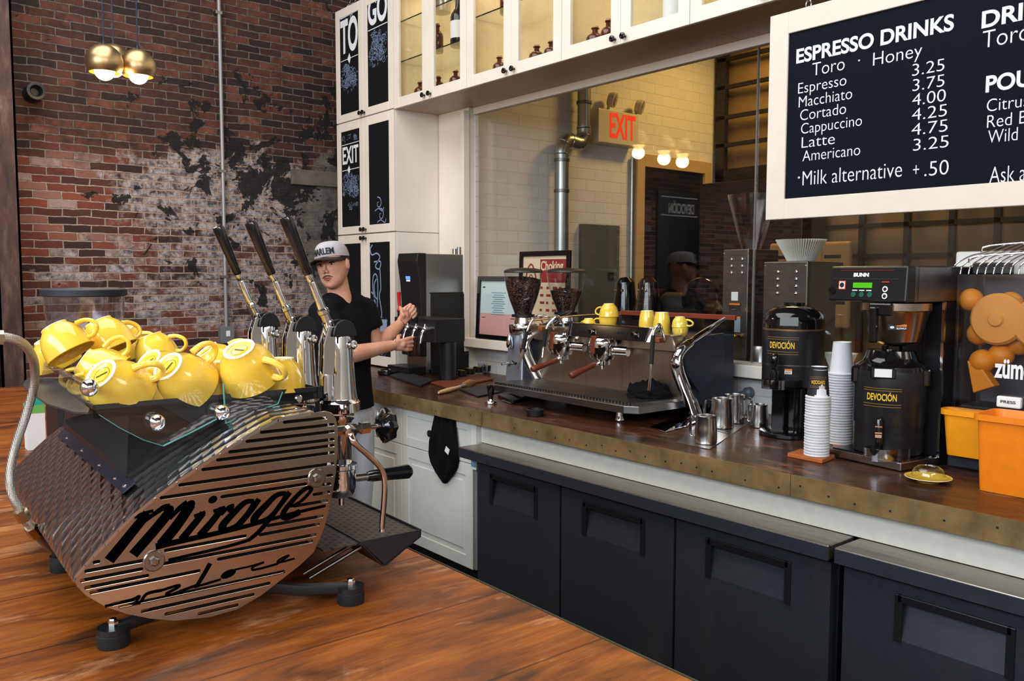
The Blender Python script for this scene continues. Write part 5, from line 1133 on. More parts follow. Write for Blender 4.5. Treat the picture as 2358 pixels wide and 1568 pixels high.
# ---- framed certificates on the sill
def leaning_frame(lab, x0, x1, z0, z1, Y, lean, parts):
    h = z1-z0; M_ = Matrix.Translation((x0, Y, z0)) @ Matrix.Rotation(-lean, 4, 'X')
    t = thing('picture_frame', lab, 'picture frame', M=M_, group='framed notices on the sill'); w = x1-x0; f = .030
    b = L(t); b.box(0, f, 0, .018, 0, h); b.box(w-f, w, 0, .018, 0, h); b.box(f, w-f, 0, .018, 0, f); b.box(f, w-f, 0, .018, h-f, h); b.build('frame', blackg, t, smooth=0, bevel=.002)
    parts(t, w, h, f); b = L(t); b.box(f, w-f, .006, .008, f, h-f); b.build('glazing', pane, t, smooth=0); return t
def cert(t, w, h, f):
    b = L(t); b.box(f-.002, w-f+.002, .011, .014, f, h-f+.002); b.build('sheet', mat('pale_blue_paper', (204, 222, 224), .8), t, smooth=0)
    b = L(t); b.box(f, w-f, .0105, .0112, f, f+(h-2*f)*.40); b.build('pink_sheet', mat('pink_paper', (222, 166, 164), .8), t, smooth=0)
    b = L(t)
    for k in range(13):
        z = h-f-.05-k*(h-2*f)*.040; ww = (w-2*f)*(.30+.25*((k*7) % 5)/5)/1.3
        if k > 1: b.box(w/2-ww/2, w/2+ww/2, .0098, .0104, z, z+.004)
    b.build('printed_lines', mat('teal_print_ink', (96, 150, 164), .8), t, smooth=0)
    b = L(t); b.box(f+.02, f+.045, .0098, .0104, h-f-.045, h-f-.036); b.box(f+.02, f+.06, .0094, .0100, f+.11, f+.114); b.box(w-f-.06, w-f-.02, .0094, .0100, f+.11, f+.114); b.build('printed_marks', black_ink, t, smooth=0)
a = at_y(1098, 650, 3.40); c = at_y(1168, 690, 3.40); leaning_frame('small black frame with a blue and pink certificate at the left end of the sill', a.x, c.x+.12, 1.157, at_y(1120, 636, 3.40).z, 3.385, radians(3), cert)
def poster(t, w, h, f):
    b = L(t); b.box(f-.002, w-f+.002, .011, .014, f, h-f+.002); b.build('sheet', mat('cream_poster', (226, 206, 172), .8), t, smooth=0)
    red = mat('dull_red_ink', (150, 40, 40), .8); u = w-2*f
    b = L(t); b.box(f+u*.40, w-f-.01, .0100, .0106, h-f-.16, h-f-.02); hd = b.build('red_heading_block', red, t, smooth=0)
    b = L(t)
    def ln(pts, wd): ribbon(b, smoothpts([(f+u*x, .0098, h-f-y) for x, y in pts], 4), wd, (0, -1, 0))
    ln([(.05, .22), (.10, .09), (.20, .05), (.30, .12), (.36, .24)], .012); ln([(.12, .22), (.15, .13), (.22, .12), (.27, .20)], .007); ln([(.16, .17), (.19, .17)], .006); ln([(.22, .165), (.25, .165)], .006); ln([(.17, .205), (.22, .21)], .007)
    for k in range(7):
        for q in range(4): b.box(f+u*(.42+.14*q), f+u*(.42+.14*q)+u*(.05+.05*((k+q) % 3)/2), .0098, .0104, h-f-.20-k*.045, h-f-.185-k*.045)
    for x, z in ((.45, .12), (.62, .10), (.78, .15), (.3, .2)): ln([(x, h*.62+z*.3), (x+.06, h*.66+z*.3), (x+.03, h*.70+z*.3), (x+.08, h*.74+z*.3)], .010)
    b.build('red_print', red, t, smooth=0)
    text('Choking', WORLD[t.name] @ frame((f+u*.42, .0094, h-f-.105), (1, 0, 0), (0, 0, 1)), mat('cream_poster', (226, 206, 172), .8), t, fit=(u*.50, .075), bold=.02)
a = at_y(1196, 600, 3.42); c = at_y(1312, 590, 3.42); leaning_frame('large black frame with a cream and red choking poster behind the hoppers', a.x, c.x, 1.157, at_y(1240, 578, 3.42).z, 3.40, radians(2), poster)

# ---- boiler, black case and tap tower
wa = at_y(924, 700, 3.02); wb = at_y(969, 700, 3.02); zt = at_y(930, 585, 3.02).z
t = thing('water_boiler', 'tall hot water boiler with black front and small lit display by the tall cabinets', 'water boiler', ((wa.x+wb.x)/2, 3.2, ZC))
MB().box(wa.x+.004, wb.x-.004, 3.06, 3.40, ZC+.03, zt).build('casing', steel, t, smooth=0, bevel=.004)
b = MB(); b.prism([(wa.x, 3.065, ZC+.12), (wa.x, 3.065, zt+.004), (wa.x, 3.00, zt+.004), (wa.x, 2.99, zt-.05), (wa.x, 3.012, zt-.20), (wa.x, 3.022, zt-.36), (wa.x, 3.02, ZC+.12)], (wb.x-wa.x, 0, 0)); fr_ = b.build('front_panel', blackp, t, smooth=0, bevel=.006)
xm = (wa.x+wb.x)/2-.01; MB().box(xm-.026, xm+.026, 3.004, 3.0095, zt-.165, zt-.128).build('display', led_blue, fr_, smooth=0)
for k in range(3): MB().box(xm-.022+.016*k, xm-.012+.016*k, 3.007, 3.0105, zt-.180, zt-.168).build('indicator', mat('white_indicator', (220, 230, 255), .4, emit=(200, 220, 255), estr=.8), fr_, smooth=0)
MB().box(xm-.018, xm+.018, 3.004, 3.0075, zt-.112, zt-.106).build('logo_plate', white_ink, fr_, smooth=0)
b = MB(); b.tube([(xm-.01, 3.02, zt-.38), (xm-.01, 2.97, zt-.375), (xm-.01, 2.955, zt-.40), (xm-.01, 2.955, zt-.45)], .012, 14); b.build('spout', blackp, t)
b = MB(); b.tube([(xm-.02, 2.965, zt-.375), (xm-.03, 2.955, zt-.33), (xm-.025, 2.95, zt-.25)], [.016, .010, .013], 12); b.sphere((xm-.022, 2.953, zt-.37), .018); b.build('red_tap_lever', red_p, t)
MB().box(wa.x-.02, wb.x-.004, 2.92, 3.06, ZC+.001, ZC+.055).build('drip_base', blackp, t, smooth=0, bevel=.004)
b = MB(); b.cyl((wb.x-.05, 3.36, zt+.001), (wb.x-.05, 3.36, zt+.05), .014); b.cyl((wb.x-.10, 3.36, zt+.001), (wb.x-.10, 3.36, zt+.04), .016); pp = b.build('shaker', steel, t)
xa = at_y(982, 760, 3.08).x; xb = at_x(1066, 690, -4.22); XK = at_y(982, 700, 3.10)
kx1 = XK.x+.025; zk = at_y(985, 673, 3.10).z
t = thing('black_case', 'black boxy appliance with a red switch between the boiler and the tap tower', 'appliance', (kx1-.15, 3.24, ZC))
b = MB(); b.box(wb.x+.004, kx1, 3.10, 3.40, ZC+.003, zk-.01); b.box(wb.x+.002, kx1+.008, 3.09, 3.41, zk-.01, zk); b.build('body', mat('matt_black_case', (24, 24, 26), .55), t, smooth=0, bevel=.004)
q = at_x(1043, 832, kx1); MB().box(kx1-.001, kx1+.004, q.y-.008, q.y+.008, q.z-.014, q.z+.014).build('red_switch', led_red, t, smooth=0)
q = at_x(1034, 725, kx1); MB().box(kx1-.001, kx1+.0015, q.y-.04, q.y+.04, q.z-.010, q.z+.010).build('name_plate', mat('grey_plate', (150, 150, 150), .5), t, smooth=0)
tc = at_z(1016, 880, ZC); q0 = at_d(1010, 760, tc.y*.631-tc.x*.772)
t = thing('tap_tower', 'black T-shaped tap tower with chrome faucets in front of the barista', 'tap tower', (tc.x, tc.y, ZC))
zh0, zh1 = at_d(1010, 792, 5.0).z, at_d(1010, 737, 5.0).z
MB().lathe([(.060, 0), (.060, .006), (.050, .010), (.050, zh0-ZC+.01)], (tc.x, tc.y+.05, ZC), 32).build('column', blackm, t)
hy0, hy1 = 2.835, 3.055
MB().box(tc.x-.40, tc.x+.055, hy0, hy1, zh0, zh1).build('head', mat('satin_black', (32, 32, 36), .45), t, smooth=0, bevel=.003)
for k in range(4):
    x = tc.x+.025-.095*k; z = zh1-.055; b = MB(); b.cyl((x, hy0, z), (x, hy0-.045, z), .012, n=16); b.sphere((x, hy0-.05, z), .018); b.tube([(x, hy0-.05, z), (x, hy0-.07, z-.02), (x, hy0-.085, z-.085)], [.012, .010, .008], 12); b.cyl((x, hy0-.05, z), (x, hy0-.05, z+.03), .009, .006, 12); f_ = b.build('faucet', chrome, t)
    if k in (1, 2): MB().lathe([(.008, 0), (.012, .01), (.013, .09), (.011, .10), (0, .102)], (x, hy0-.05, z+.028), 16).build('tap_handle', blackp, f_)
    if k == 3: MB().lathe([(.008, 0), (.012, .01), (.012, .07), (0, .075)], (x, hy0-.05, z+.028), 16).build('tap_handle', blackp, f_)
# ---- small things on the left half of the counter
def flat(name, lab, cat, quad, z0, h, m, bev=.003, grp=None):
    P = [at_z(x, y, ZC+z0) for x, y in quad]; c = sum(P, Vector())/len(P)
    o = MB().prism([(p.x, p.y, ZC+z0+.0005) for p in P], (0, 0, h)).build(name, m, None, smooth=0, bevel=bev, origin=(c.x, c.y, ZC+z0)); return tag(o, lab, cat, grp)
flat('rubber_mat', 'flat black rubber bar mat left of the tap tower column', 'mat', ((898, 868), (968, 893), (996, 880), (932, 858)), 0, .014, mat('matt_black_rubber', (32, 32, 38), .8))
flat('slate_slab', 'thin black slate slab under the brush tip, behind the tamper', 'slab', ((1058, 899), (1100, 916), (1164, 902), (1122, 889)), 0, .010, blackm)
flat('wooden_board', 'small red-brown wooden board under the row of yellow-taped tubs', 'board', ((992, 884), (1030, 896), (1136, 876), (1100, 866)), 0, .012, mat('red_brown_board', (120, 62, 34), .45))
flat('tamping_mat', 'black tamping mat right of the tamper', 'mat', ((1146, 916), (1182, 930), (1248, 916), (1212, 904)), 0, .016, blackp)
flat('slate_slab', 'second flat black slab lying on the tamping mat under the tray corner', 'slab', ((1168, 904), (1202, 918), (1262, 906), (1228, 894)), .018, .008, mat('blue_grey_slab', (58, 62, 72), .35))
for k in range(6):
    p = at_z(1022+k*20, 874-k*4.2, ZC+.013); t = thing('ingredient_tub', 'small black yellow-taped tub, %s along from the tap tower column' % ('first', 'second', 'third', 'fourth', 'fifth', 'sixth')[k], 'tub', (p.x, p.y, ZC+.013), group='row of small taped tubs')
    MB().lathe([(.030, 0), (.034, .004), (.036, .034), (.033, .036), (.030, .030), (0, .030)], (p.x, p.y, ZC+.0135), 20).build('body', blackp, t)
    b = MB(); b.box(p.x-.028, p.x+.028, p.y-.006, p.y+.006, ZC+.0495, ZC+.0510); b.build('tape', mat('yellow_tape', (214, 200, 50), .6), t, smooth=0)
a = at_z(1010, 910, ZC); c = at_z(1095, 886, ZC)
t = thing('pastry_brush', 'wooden handled brush with tan bristles lying at the counter edge', 'brush', (a.x, a.y, ZC))
d = (c-a).normalized(); sdv = Vector((-d.y, d.x, 0)); ln = (c-a).length
MB().tube([a+d*x*ln+Vector((0, 0, .014)) for x in (0, .06, .25, .45, .56)], [.006, .010, .013, .010, .009], 14).build('handle', mat('pale_wood', (220, 176, 122), .5), t)
b = MB(); b.tube([a+d*ln*.55+Vector((0, 0, .014)), a+d*ln*.66+Vector((0, 0, .014))], [.012, .016], 12); b.build('ferrule', steel, t)
b = MB(); b.tube([a+d*ln*.64+Vector((0, 0, .016)), a+d*ln*.82+Vector((0, 0, .017)), a+d*ln*.98+Vector((0, 0, .015))], [.018, .026, .012], 14, flat=.6); b.build('bristles', mat('tan_bristle', (170, 118, 70), .9), t)
p = at_z(1130, 930, ZC); t = thing('tamper', 'black handled steel tamper standing at the counter edge', 'tamper', (p.x, p.y, ZC))
MB().lathe([(.029, 0), (.030, .002), (.030, .010), (.027, .014), (.012, .018), (.010, .026)], p, 28).build('base', chrome, t)
MB().lathe([(.011, .024), (.013, .034), (.017, .060), (.022, .084), (.022, .092), (.015, .098), (0, .099)], p, 24).build('handle', blackg, t)
for q, r, h, lab in (((896, 862), .075, .030, 'round black dish nearest the barista, lower of the two'), ((930, 855), .078, .034, 'round black dish with grey top behind the lower one')):
    p = at_z(*q, ZC); o = MB().lathe([(r*.9, 0), (r, .006), (r, h*.8), (r*.92, h), (r*.80, h*.97), (r*.76, h*.82), (0, h*.80)], (p.x, p.y, ZC+.0005), 36).build('scale_dish', blackg, None, origin=(p.x, p.y, ZC)); tag(o, lab, 'dish', 'round black dishes')
p = at_z(1232, 957, ZC); o = MB().lathe([(.030, 0), (.040, .002), (.041, .030), (.036, .032), (.034, .012), (0, .010)], p, 28).build('dosing_ring', blackp, None, origin=p); tag(o, 'short black ring under the front edge of the drip tray', 'ring')
p = at_z(1093, 850, ZC); t = thing('pitcher', 'clear glass pitcher with a black handle left of the silver grinder', 'pitcher', (p.x, p.y, ZC))
MB().lathe([(.050, 0), (.054, .004), (.058, .06), (.056, .13), (.053, .131), (.055, .06), (.050, .008), (0, .006)], p, 32, caps=False).build('vessel', clear_p, t)
b = MB(); b.tube(smoothpts([(p.x+.05, p.y+.03, ZC+.115), (p.x+.085, p.y+.05, ZC+.125), (p.x+.105, p.y+.06, ZC+.09), (p.x+.085, p.y+.05, ZC+.03), (p.x+.055, p.y+.03, ZC+.02)], 5), .007, 10); b.build('handle', blackp, t)
MB().lathe([(.055, .118), (.0595, .119), (.0595, .132), (.055, .133)], p, 32, caps=False).build('rim_band', steel, t)
p = at_z(1112, 862, ZC); o = MB().lathe([(.026, 0), (.028, .004), (.034, .072), (.032, .073), (.026, .008), (0, .006)], p, 24, caps=False).build('shot_glass', clear_p, None, origin=p); tag(o, 'small clear shot glass in front of the glass pitcher', 'glass')
# clear cups stacked in two columns behind the barista's forearm
pc = MB().lathe([(.030, 0), (.031, .002), (.043, .105), (.045, .107), (.044, .109), (.030, .004), (0, .003)], (0, 0, 0), 24, caps=False).build('clear_cup', guard_p, None)
cs = at_z(872, 838, ZC)
for k in range(9):
    o = pc if k == 0 else pc.copy()
    if k: COL.objects.link(o)
    o.location = (cs.x, cs.y, ZC+.001+.018*k) if k else (cs.x, cs.y, ZC+.001)
    tag(o, 'clear plastic cup nested in the stack behind the barista\'s forearm', 'cup', 'stacked clear plastic cups')

# ---- right half: pitchers, rinser, urns, brewer, cups, saucer, juicer
q = [at_z(x, y, ZC) for x, y in ((1556, 1020), (1634, 1036), (1728, 972), (1660, 952))]
t = thing('rinser_plate', 'steel rinser plate with slots let into the counter under the milk pitchers', 'rinser', tuple(sum(q, Vector())/4))
MB().prism([(p.x, p.y, ZC+.0005) for p in q], (0, 0, .003)).build('plate', steel, t, smooth=0)
for k in range(9):
    f0 = .48+.052*k; a = q[0].lerp(q[3], f0).lerp(q[1].lerp(q[2], f0), .25); c = q[0].lerp(q[3], f0).lerp(q[1].lerp(q[2], f0), .85); dv = (q[3]-q[0])*.010
    MB().prism([(v.x, v.y, ZC+.0033) for v in (a-dv, c-dv, c+dv, a+dv)], (0, 0, .0007)).build('slot', blackm, t, smooth=0)
pit = thing('milk_pitcher', 'steel milk pitcher nearest us on the rinser plate', 'pitcher', (0, 0, 0), group='steel milk pitchers')
MB().lathe([(.037, 0), (.040, .003), (.041, .02), (.039, .06), (.036, .092), (.0375, .102), (.0365, .103), (.035, .092), (.038, .05), (.037, .01), (0, .008)], n=36, caps=False).build('vessel', mat('satin_pitcher_steel', (200, 196, 192), .2, 1.0), pit)
b = MB(); b.tube(smoothpts([(-.036, 0, .088), (-.060, 0, .092), (-.066, 0, .07), (-.066, 0, .035), (-.060, 0, .018), (-.041, 0, .022)], 5), .0042, 10, flat=1.6); b.build('handle', chrome, pit)
for k, (px_, py_, s, rz, lab) in enumerate(((1625, 1020, 1.05, -.7, ''), (1662, 984, 1.22, -.6, 'taller steel milk pitcher behind the nearest one'), (1690, 972, 1.2, 2.6, 'steel milk pitcher half hidden at the back of the group, handle to the right'), (1748, 983, .95, -.9, 'steel milk pitcher beside the left coffee urn'))):
    p = at_z(px_, py_, ZC+(.004 if k < 3 else .001)); M_ = Matrix.Translation(p) @ Matrix.Rotation(rz+.8, 4, 'Z') @ Matrix.Scale(s, 4)
    if k == 0: pit.matrix_world = M_; WORLD[pit.name] = M_
    else: dup(pit, M_, lab)
# power cord
a = at_y(1725, 903, YB-.02); t = thing('power_cord', 'black power cord plugged into the white tile behind the milk pitchers', 'cord', tuple(a))
MB().lathe([(.020, 0), (.026, .006), (.026, .030), (.021, .036), (.016, .040), (.012, .07)], (a.x, YB-.002, a.z), 22, (-.25, -1, -.12)).build('plug', mat('grey_plug', (98, 108, 116), .4), t)
pts = [Vector((a.x-.015, YB-.06, a.z-.008)), at_y(1690, 916, YB-.14), at_y(1655, 925, YB-.22)]; pts += [Vector((pts[-1].x-.06, pts[-1].y-.03, ZC+.010)), Vector((pts[-1].x-.20, YB-.25, ZC+.010))]
MB().tube(smoothpts(pts, 6), .008, 12).build('cable', rubber, t)

def label_block(t, c, r, zc, az, w, parent_part):
    """yellow DEVOCION lettering and gold rules on a cylinder of radius r facing azimuth az"""
    n_ = Vector((cos(az), sin(az), 0)); x_ = Vector((-sin(az), cos(az), 0)); o_ = Vector((c[0], c[1], zc))+n_*(r+.0006)
    M_ = frame(o_, x_, (0, 0, 1)); h = w*.26; k = .0008
    vs, fs = text_verts('DEVOCI\u00d3N', bold=.022, depth=.0003); X0 = min(v.x for v in vs); X1 = max(v.x for v in vs); Y0 = min(v.y for v in vs); Y1 = max(v.y for v in vs)
    vs = [Vector(((v.x-X0)/(X1-X0)*w-w/2, (v.y-Y0)/(Y1-Y0)*h*1.2-h*.5, v.z)) for v in vs]; vs = [Vector((r*sin(v.x/r), v.y, (r+v.z)*cos(v.x/r)-r)) for v in vs]
    b = MB(); b.M = M_; b.add(vs, fs); b.build('lettering', yellow_ink, parent_part, smooth=0)
    b = MB(); W2_ = w*1.3
    for z, th in ((h*1.15, k), (h*.86, k), (-h*.95, k), (-h*1.3, k)):
        P = [(r*sin(x/r), z, r*cos(x/r)-r+.0003) for x in [-W2_/2+W2_*i/10 for i in range(11)]]
        b.M = M_; b.add([(p[0], p[1]-th, p[2]) for p in P]+[(p[0], p[1]+th, p[2]) for p in P], [(i, i+1, 12+i, 11+i) for i in range(10)])
    b.build('gold_rules', mat('gold_rule', (150, 112, 46), .5), parent_part, smooth=0)
AZ = lambda c: atan2(-c.y, -c.x)               # towards the room's visitor side
# urn on its stand
u1 = at_z(1812, 1004, ZC); u1 = Vector((u1.x-.02, u1.y+.06, ZC)); dep = u1.y*CF.y+u1.x*CF.x
Z = lambda py, D, px=1830: at_d(px, py, D).z
az1 = AZ(u1)-.15; nv = Vector((cos(az1), sin(az1), 0)); sv_ = Vector((-nv.y, nv.x, 0)); D1 = (u1.x*CF.x+u1.y*CF.y); R1 = 69*D1/FPX
zt1, zs1, zm1, zb1 = Z(700, D1), Z(757, D1), Z(838, D1), Z(890, D1)
t = thing('coffee_urn', 'black coffee urn raised on a stand with yellow lettering, left of the two', 'coffee urn', tuple(u1), group='black coffee urns')
MB().lathe([(R1*.92, zb1), (R1*.98, zb1+.006), (R1, zb1+.02), (R1, zs1-.003)], (u1.x, u1.y, 0), 48).build('body', mat('satin_urn_black', (30, 30, 33), .33), t)
ub = [c_ for c_ in KIDS(t)][0]
MB().lathe([(R1*1.006, zs1-.004), (R1*1.006, zs1+.002), (R1*.99, zs1+.003)], (u1.x, u1.y, 0), 48, caps=False).build('trim_ring', mat('bronze_ring', (150, 116, 86), .3, .8), ub)
MB().lathe([(R1*1.003, zm1-.003), (R1*1.005, zm1), (R1*1.003, zm1+.003)], (u1.x, u1.y, 0), 48, caps=False).build('trim_ring', mat('grey_ring', (96, 92, 90), .3, .8), ub)
MB().lathe([(R1*.99, zs1+.003), (R1*.985, zs1+.035), (R1*.93, zs1+.058), (R1*.80, zs1+.075), (R1*.62, zt1-.012), (R1*.5, zt1-.008), (R1*.34, zt1-.006), (R1*.34, zt1+.006), (0, zt1+.007)], (u1.x, u1.y, 0), 48).build('lid', blackg, t)
b = MB(); M_ = frame(u1+nv*(R1*.955)+Vector((0, 0, zs1+.034-ZC)), sv_, (0, 0, 1)); b.M = M_; b.box(-.035, .035, -.017, .017, -.004, .006); o = b.build('label_plate', mat('grey_label', (120, 124, 124), .5), t, smooth=0)
label_block(t, u1, R1, (zs1+zm1)/2+.010, az1-.24, .105, ub)
fx_ = u1+nv*R1-sv_*.045; zf = Z(872, D1-.1)
b = MB(); b.cyl(fx_+Vector((0, 0, zf-ZC))-nv*.02, fx_+Vector((0, 0, zf-ZC))+nv*.04, .014); b.lathe([(.016, -.04), (.018, 0), (.015, .03), (.010, .034), (.010, .045), (.017, .055), (.019, .085), (.012, .098), (0, .10)], fx_+nv*.04+Vector((0, 0, zf-ZC)), 20); b.build('faucet', blackg, t)
def guard(c, n_, s_, w, d, h, par):
    pts = [c-s_*w*.2, c+n_*d*.6-s_*w*.5, c+n_*d-s_*w*.2, c+n_*d*.95+s_*w*.3, c+n_*d*.6+s_*w*.8, c+n_*d*.25+s_*w*1.15]
    q_ = smoothpts(pts, 5); b = MB(); ho = [Vector((0, 0, h*.5))]*2
    rs = []
    for i, p in enumerate(q_):
        tt = (q_[min(i+1, len(q_)-1)]-q_[max(i-1, 0)]).normalized(); sd = Vector((tt.y, -tt.x, 0))*.0018
        rs.append([p-sd-Vector((0, 0, h/2)), p+sd-Vector((0, 0, h/2)), p+sd+Vector((0, 0, h/2)), p-sd+Vector((0, 0, h/2))])
    b.rings(rs); b.build('clear_guard', guard_p, par, smooth=50)
guard(fx_+Vector((0, 0, zf-ZC-.022)), nv, sv_, .09, .075, .036, t)
b = MB(); M_ = frame(u1+nv*(R1+.001)+sv_*.002+Vector((0, 0, zm1-.022-ZC)), sv_, (0, 0, 1)); b.M = M_; b.box(-.014, .014, -.010, .010, -.003, .0012); sg = b.build('warning_label', paper, t, smooth=0)
b = MB(); b.M = M_; b.box(-.014, .014, .003, .010, .0013, .0018); b.build('orange_band', mat('orange_band', (230, 120, 30), .6), sg, smooth=0); text('HOT', M_ @ Matrix.Translation((-.011, -.008, .0014)), black_ink, sg, fit=(.022, .008), bold=.02)
b = MB(); b.lathe([(R1*.95, .001), (R1*1.0, .004), (R1*1.0, .016), (R1*.93, .020), (0, .020)], u1+nv*.03, 40); ub2 = u1-nv*.035
b.lathe([(.085, .02), (.085, zb1-ZC+.01)], ub2, 32); pc_ = u1+nv*.105-sv_*.028
b.M = frame(pc_+Vector((0, 0, .018)), nv, sv_); b.box(-.012, .010, -.030, .012, 0, zf-ZC-.045); b.M = Matrix(); b.build('stand', blackg, t, smooth=30)
# brewer with its base, second urn on the base
rzb = radians(-9); BO = at_z(1905, 1050, ZC)
t = thing('coffee_brewer', 'black and steel coffee brewer with green display behind the right urn', 'coffee brewer', (BO.x, BO.y, ZC), rzb)
WBm = WORLD[t.name]; bw = .295
L(t).box(0, bw, 0, .41, .004, .030).build('base_plate', steel, t, smooth=0, bevel=.002)
b = L(t); b.box(.012, bw-.012, .012, .40, .030, .034); b.build('base_mat', blackg, t, smooth=0)
DB = (BO.x*CF.x+BO.y*CF.y); zh_b, zh_t = at_d(2000, 692, DB).z-ZC, at_d(2000, 614, DB).z-ZC
L(t).box(bw-.07, bw+.003, .20, .405, .030, zh_b).build('column', mat('dark_brewer_side', (34, 34, 38), .35, .4), t, smooth=0, bevel=.004)
L(t).box(bw-.004, bw+.006, .195, .203, .030, zh_b).build('edge_strip', chrome_warm, t, smooth=0)
L(t).box(.0, bw, .33, .405, .030, zh_b).build('back_panel', mat('dark_brewer_side', (34, 34, 38), .35, .4), t, smooth=0)
L(t).box(-.006, bw+.004, .03, .415, zh_b, zh_t).build('head', steel_dark, t, smooth=0, bevel=.004)
fc = L(t); fc.hexa([(-.008, -.012, zh_b), (bw+.004, -.012, zh_b), (bw+.004, .06, zh_b), (-.008, .06, zh_b)], [(-.006, -.004, zh_t), (bw+.004, -.004, zh_t), (bw+.004, .06, zh_t), (-.006, .06, zh_t)]); face = fc.build('control_face', blackp, t, smooth=0, bevel=.006)
hh = zh_t-zh_b; FM = lambda u, v: WBm @ frame((u*bw-.004, -.0128+.008*v, zh_b+v*hh), (1, 0, 0), (0, .07, 1))
text('BUNN', FM(.33, .70) , white_ink, face, fit=(.060, .0135), bold=.05, depth=.0012)
def plate_(nm, u, v, w, h, m, d=.0016): b = MB(); b.M = FM(u, v); b.box(-w/2, w/2, -h/2, h/2, 0, d); return b.build(nm, m, face, smooth=0)
plate_('red_line', .50, .885, .21, .0010, mat('red_line', (190, 50, 40), .5)); plate_('seam_line', .5, .64, .26, .0012, mat('grey_line', (70, 70, 76), .5))
plate_('display', .46, .46, .075, .018, led_green); plate_('start_key_frame', .18, .46, .028, .030, mat('coral_key', (220, 84, 70), .5)); plate_('start_key', .18, .46, .022, .024, white_ink, .0022)
def disc(nm, u, v, r, m, d=.0018): b = MB(); b.M = FM(u, v); b.lathe([(r, 0), (r, d), (0, d)], n=22); return b.build(nm, m, face)
for u in (.345, .455, .565): disc('green_key', u, .20, .0095, mat('dark_green_key', (24, 92, 74), .4))
disc('white_key', .76, .36, .010, white_ink); disc('white_key', .76, .17, .010, white_ink); disc('round_lock', .045, .30, .013, blackg, .004); disc('key_mark', .18, .46, .009, black_ink, .0026); disc('key_mark', .76, .36, .006, black_ink, .0022); disc('key_mark', .76, .165, .006, black_ink, .0022)
plate_('red_caption', .76, .56, .026, .004, mat('red_line', (190, 50, 40), .5))
for u in (.36, .455, .55): plate_('white_caption', u, .315, .020, .0035, white_ink)
fcx, fcy = .195, .085; zfb = at_d(2035, 783, DB).z-ZC; rf_ = .112
b = L(t); b.lathe([(.022, zfb-.012), (.062, zfb), (.078, zfb+.006), (rf_*.93, zh_b-.035), (rf_, zh_b-.028), (rf_, zh_b-.004)], (fcx, fcy, 0), 44); fn = b.build('funnel', mat('funnel_steel', (176, 164, 152), .24, 1.0), t)
fr = (WBm @ Vector((fcx, fcy, 0))); fa = atan2(-fr.y, -fr.x)-.55; fv = Vector((cos(fa), sin(fa), 0)); fs_ = Vector((-fv.y, fv.x, 0)); fp = Vector((fr.x, fr.y, 0))+fv*(rf_+.004)
b = MB(); b.M = frame(fp+Vector((0, 0, ZC+zfb+.005)), fs_, (0, 0, 1)); b.box(-.013, .013, 0, zh_b-zfb-.02, 0, .022); b.box(-.022, .060, zh_b-zfb-.050, zh_b-zfb-.008, -.006, .010); b.build('handle', blackg, fn, smooth=0, bevel=.005)
for da, w_, txt in ((.62, .058, 'SLOWLY'), (-.40, .030, 'HOT')):
    a_ = fa+da; nv_ = Vector((cos(a_), sin(a_), .28)).normalized(); rr_ = (.078+(rf_*.93-.078)*.52)+.0014; c_ = Vector((fr.x+cos(a_)*rr_, fr.y+sin(a_)*rr_, ZC+zfb+.006+(zh_b-.035-zfb-.006)*.52)); sx_ = Vector((-sin(a_), cos(a_), 0)); M_ = frame(c_, sx_, nv_.cross(sx_))
    b = MB(); b.M = M_; b.box(-w_/2, w_/2, -.010, .010, -.003, .0012); wl = b.build('warning_label', black_ink, fn, smooth=0); b = MB(); b.M = M_; b.box(-w_*.05, w_/2-.001, .002, .009, .0013, .0018); b.build('orange_band', mat('orange_band', (230, 120, 30), .6), wl, smooth=0)
    text(txt, M_ @ Matrix.Translation((-w_*.05, -.0075, .0015)), white_ink, wl, fit=(w_*.52, .006), bold=.02)
    if w_ > .04: b = MB(); b.M = M_; b.sphere((-w_*.28, -.001, .001), .007, sc=(1, .6, .15)); b.build('white_symbol', white_ink, wl)
u2 = WBm @ Vector((.150, .130, .0345)); D2 = u2.x*CF.x+u2.y*CF.y; R2 = 78*D2/FPX; az2 = AZ(u2); nv = Vector((cos(az2), sin(az2), 0)); sv_ = Vector((-nv.y, nv.x, 0))
t2 = thing('coffee_urn', 'black coffee urn standing under the brewer funnel, right of the two', 'coffee urn', tuple(u2), group='black coffee urns')
zt2, zs2 = Z(800, D2, 2034), Z(852, D2, 2034); zb2 = u2.z
MB().lathe([(R2*.94, zb2), (R2*.97, zb2+.004), (R2*.97, zb2+.10), (R2, zb2+.105), (R2, zs2-.012), (R2*.985, zs2)], (u2.x, u2.y, 0), 48).build('body', mat('satin_urn_black', (30, 30, 33), .33), t2); ub = KIDS(t2)[0]
MB().lathe([(R2*.985, zs2), (R2*.96, zs2+.016), (R2*.78, zs2+.030), (R2*.72, zs2+.045), (R2*.66, zt2-.010), (R2*.30, zt2-.006), (R2*.30, zt2+.006), (0, zt2+.007)], (u2.x, u2.y, 0), 48).build('lid', blackg, t2)
for s in (-1, 1): b = MB(); b.M = frame(u2+sv_*(s*R2*.93)+Vector((0, 0, zs2-zb2)), sv_, (0, 0, 1)); b.box(-.016, .016, -.05, .012, -.05, .05); b.build('shoulder', blackg, t2, smooth=0, bevel=.008)
M_ = frame(u2+nv*(R2*.99)+sv_*-.022+Vector((0, 0, zs2-.002-zb2)), sv_, (0, .0, 1)); b = MB(); b.M = M_; b.box(-.040, .040, -.020, .020, -.01, .006); lp = b.build('label_holder', blackg, t2, smooth=0, bevel=.004); b = MB(); b.M = M_; b.box(-.027, .027, -.014, .014, .0065, .0078); plabel(b.build('white_label', paper, lp, smooth=0), 'blank white label')
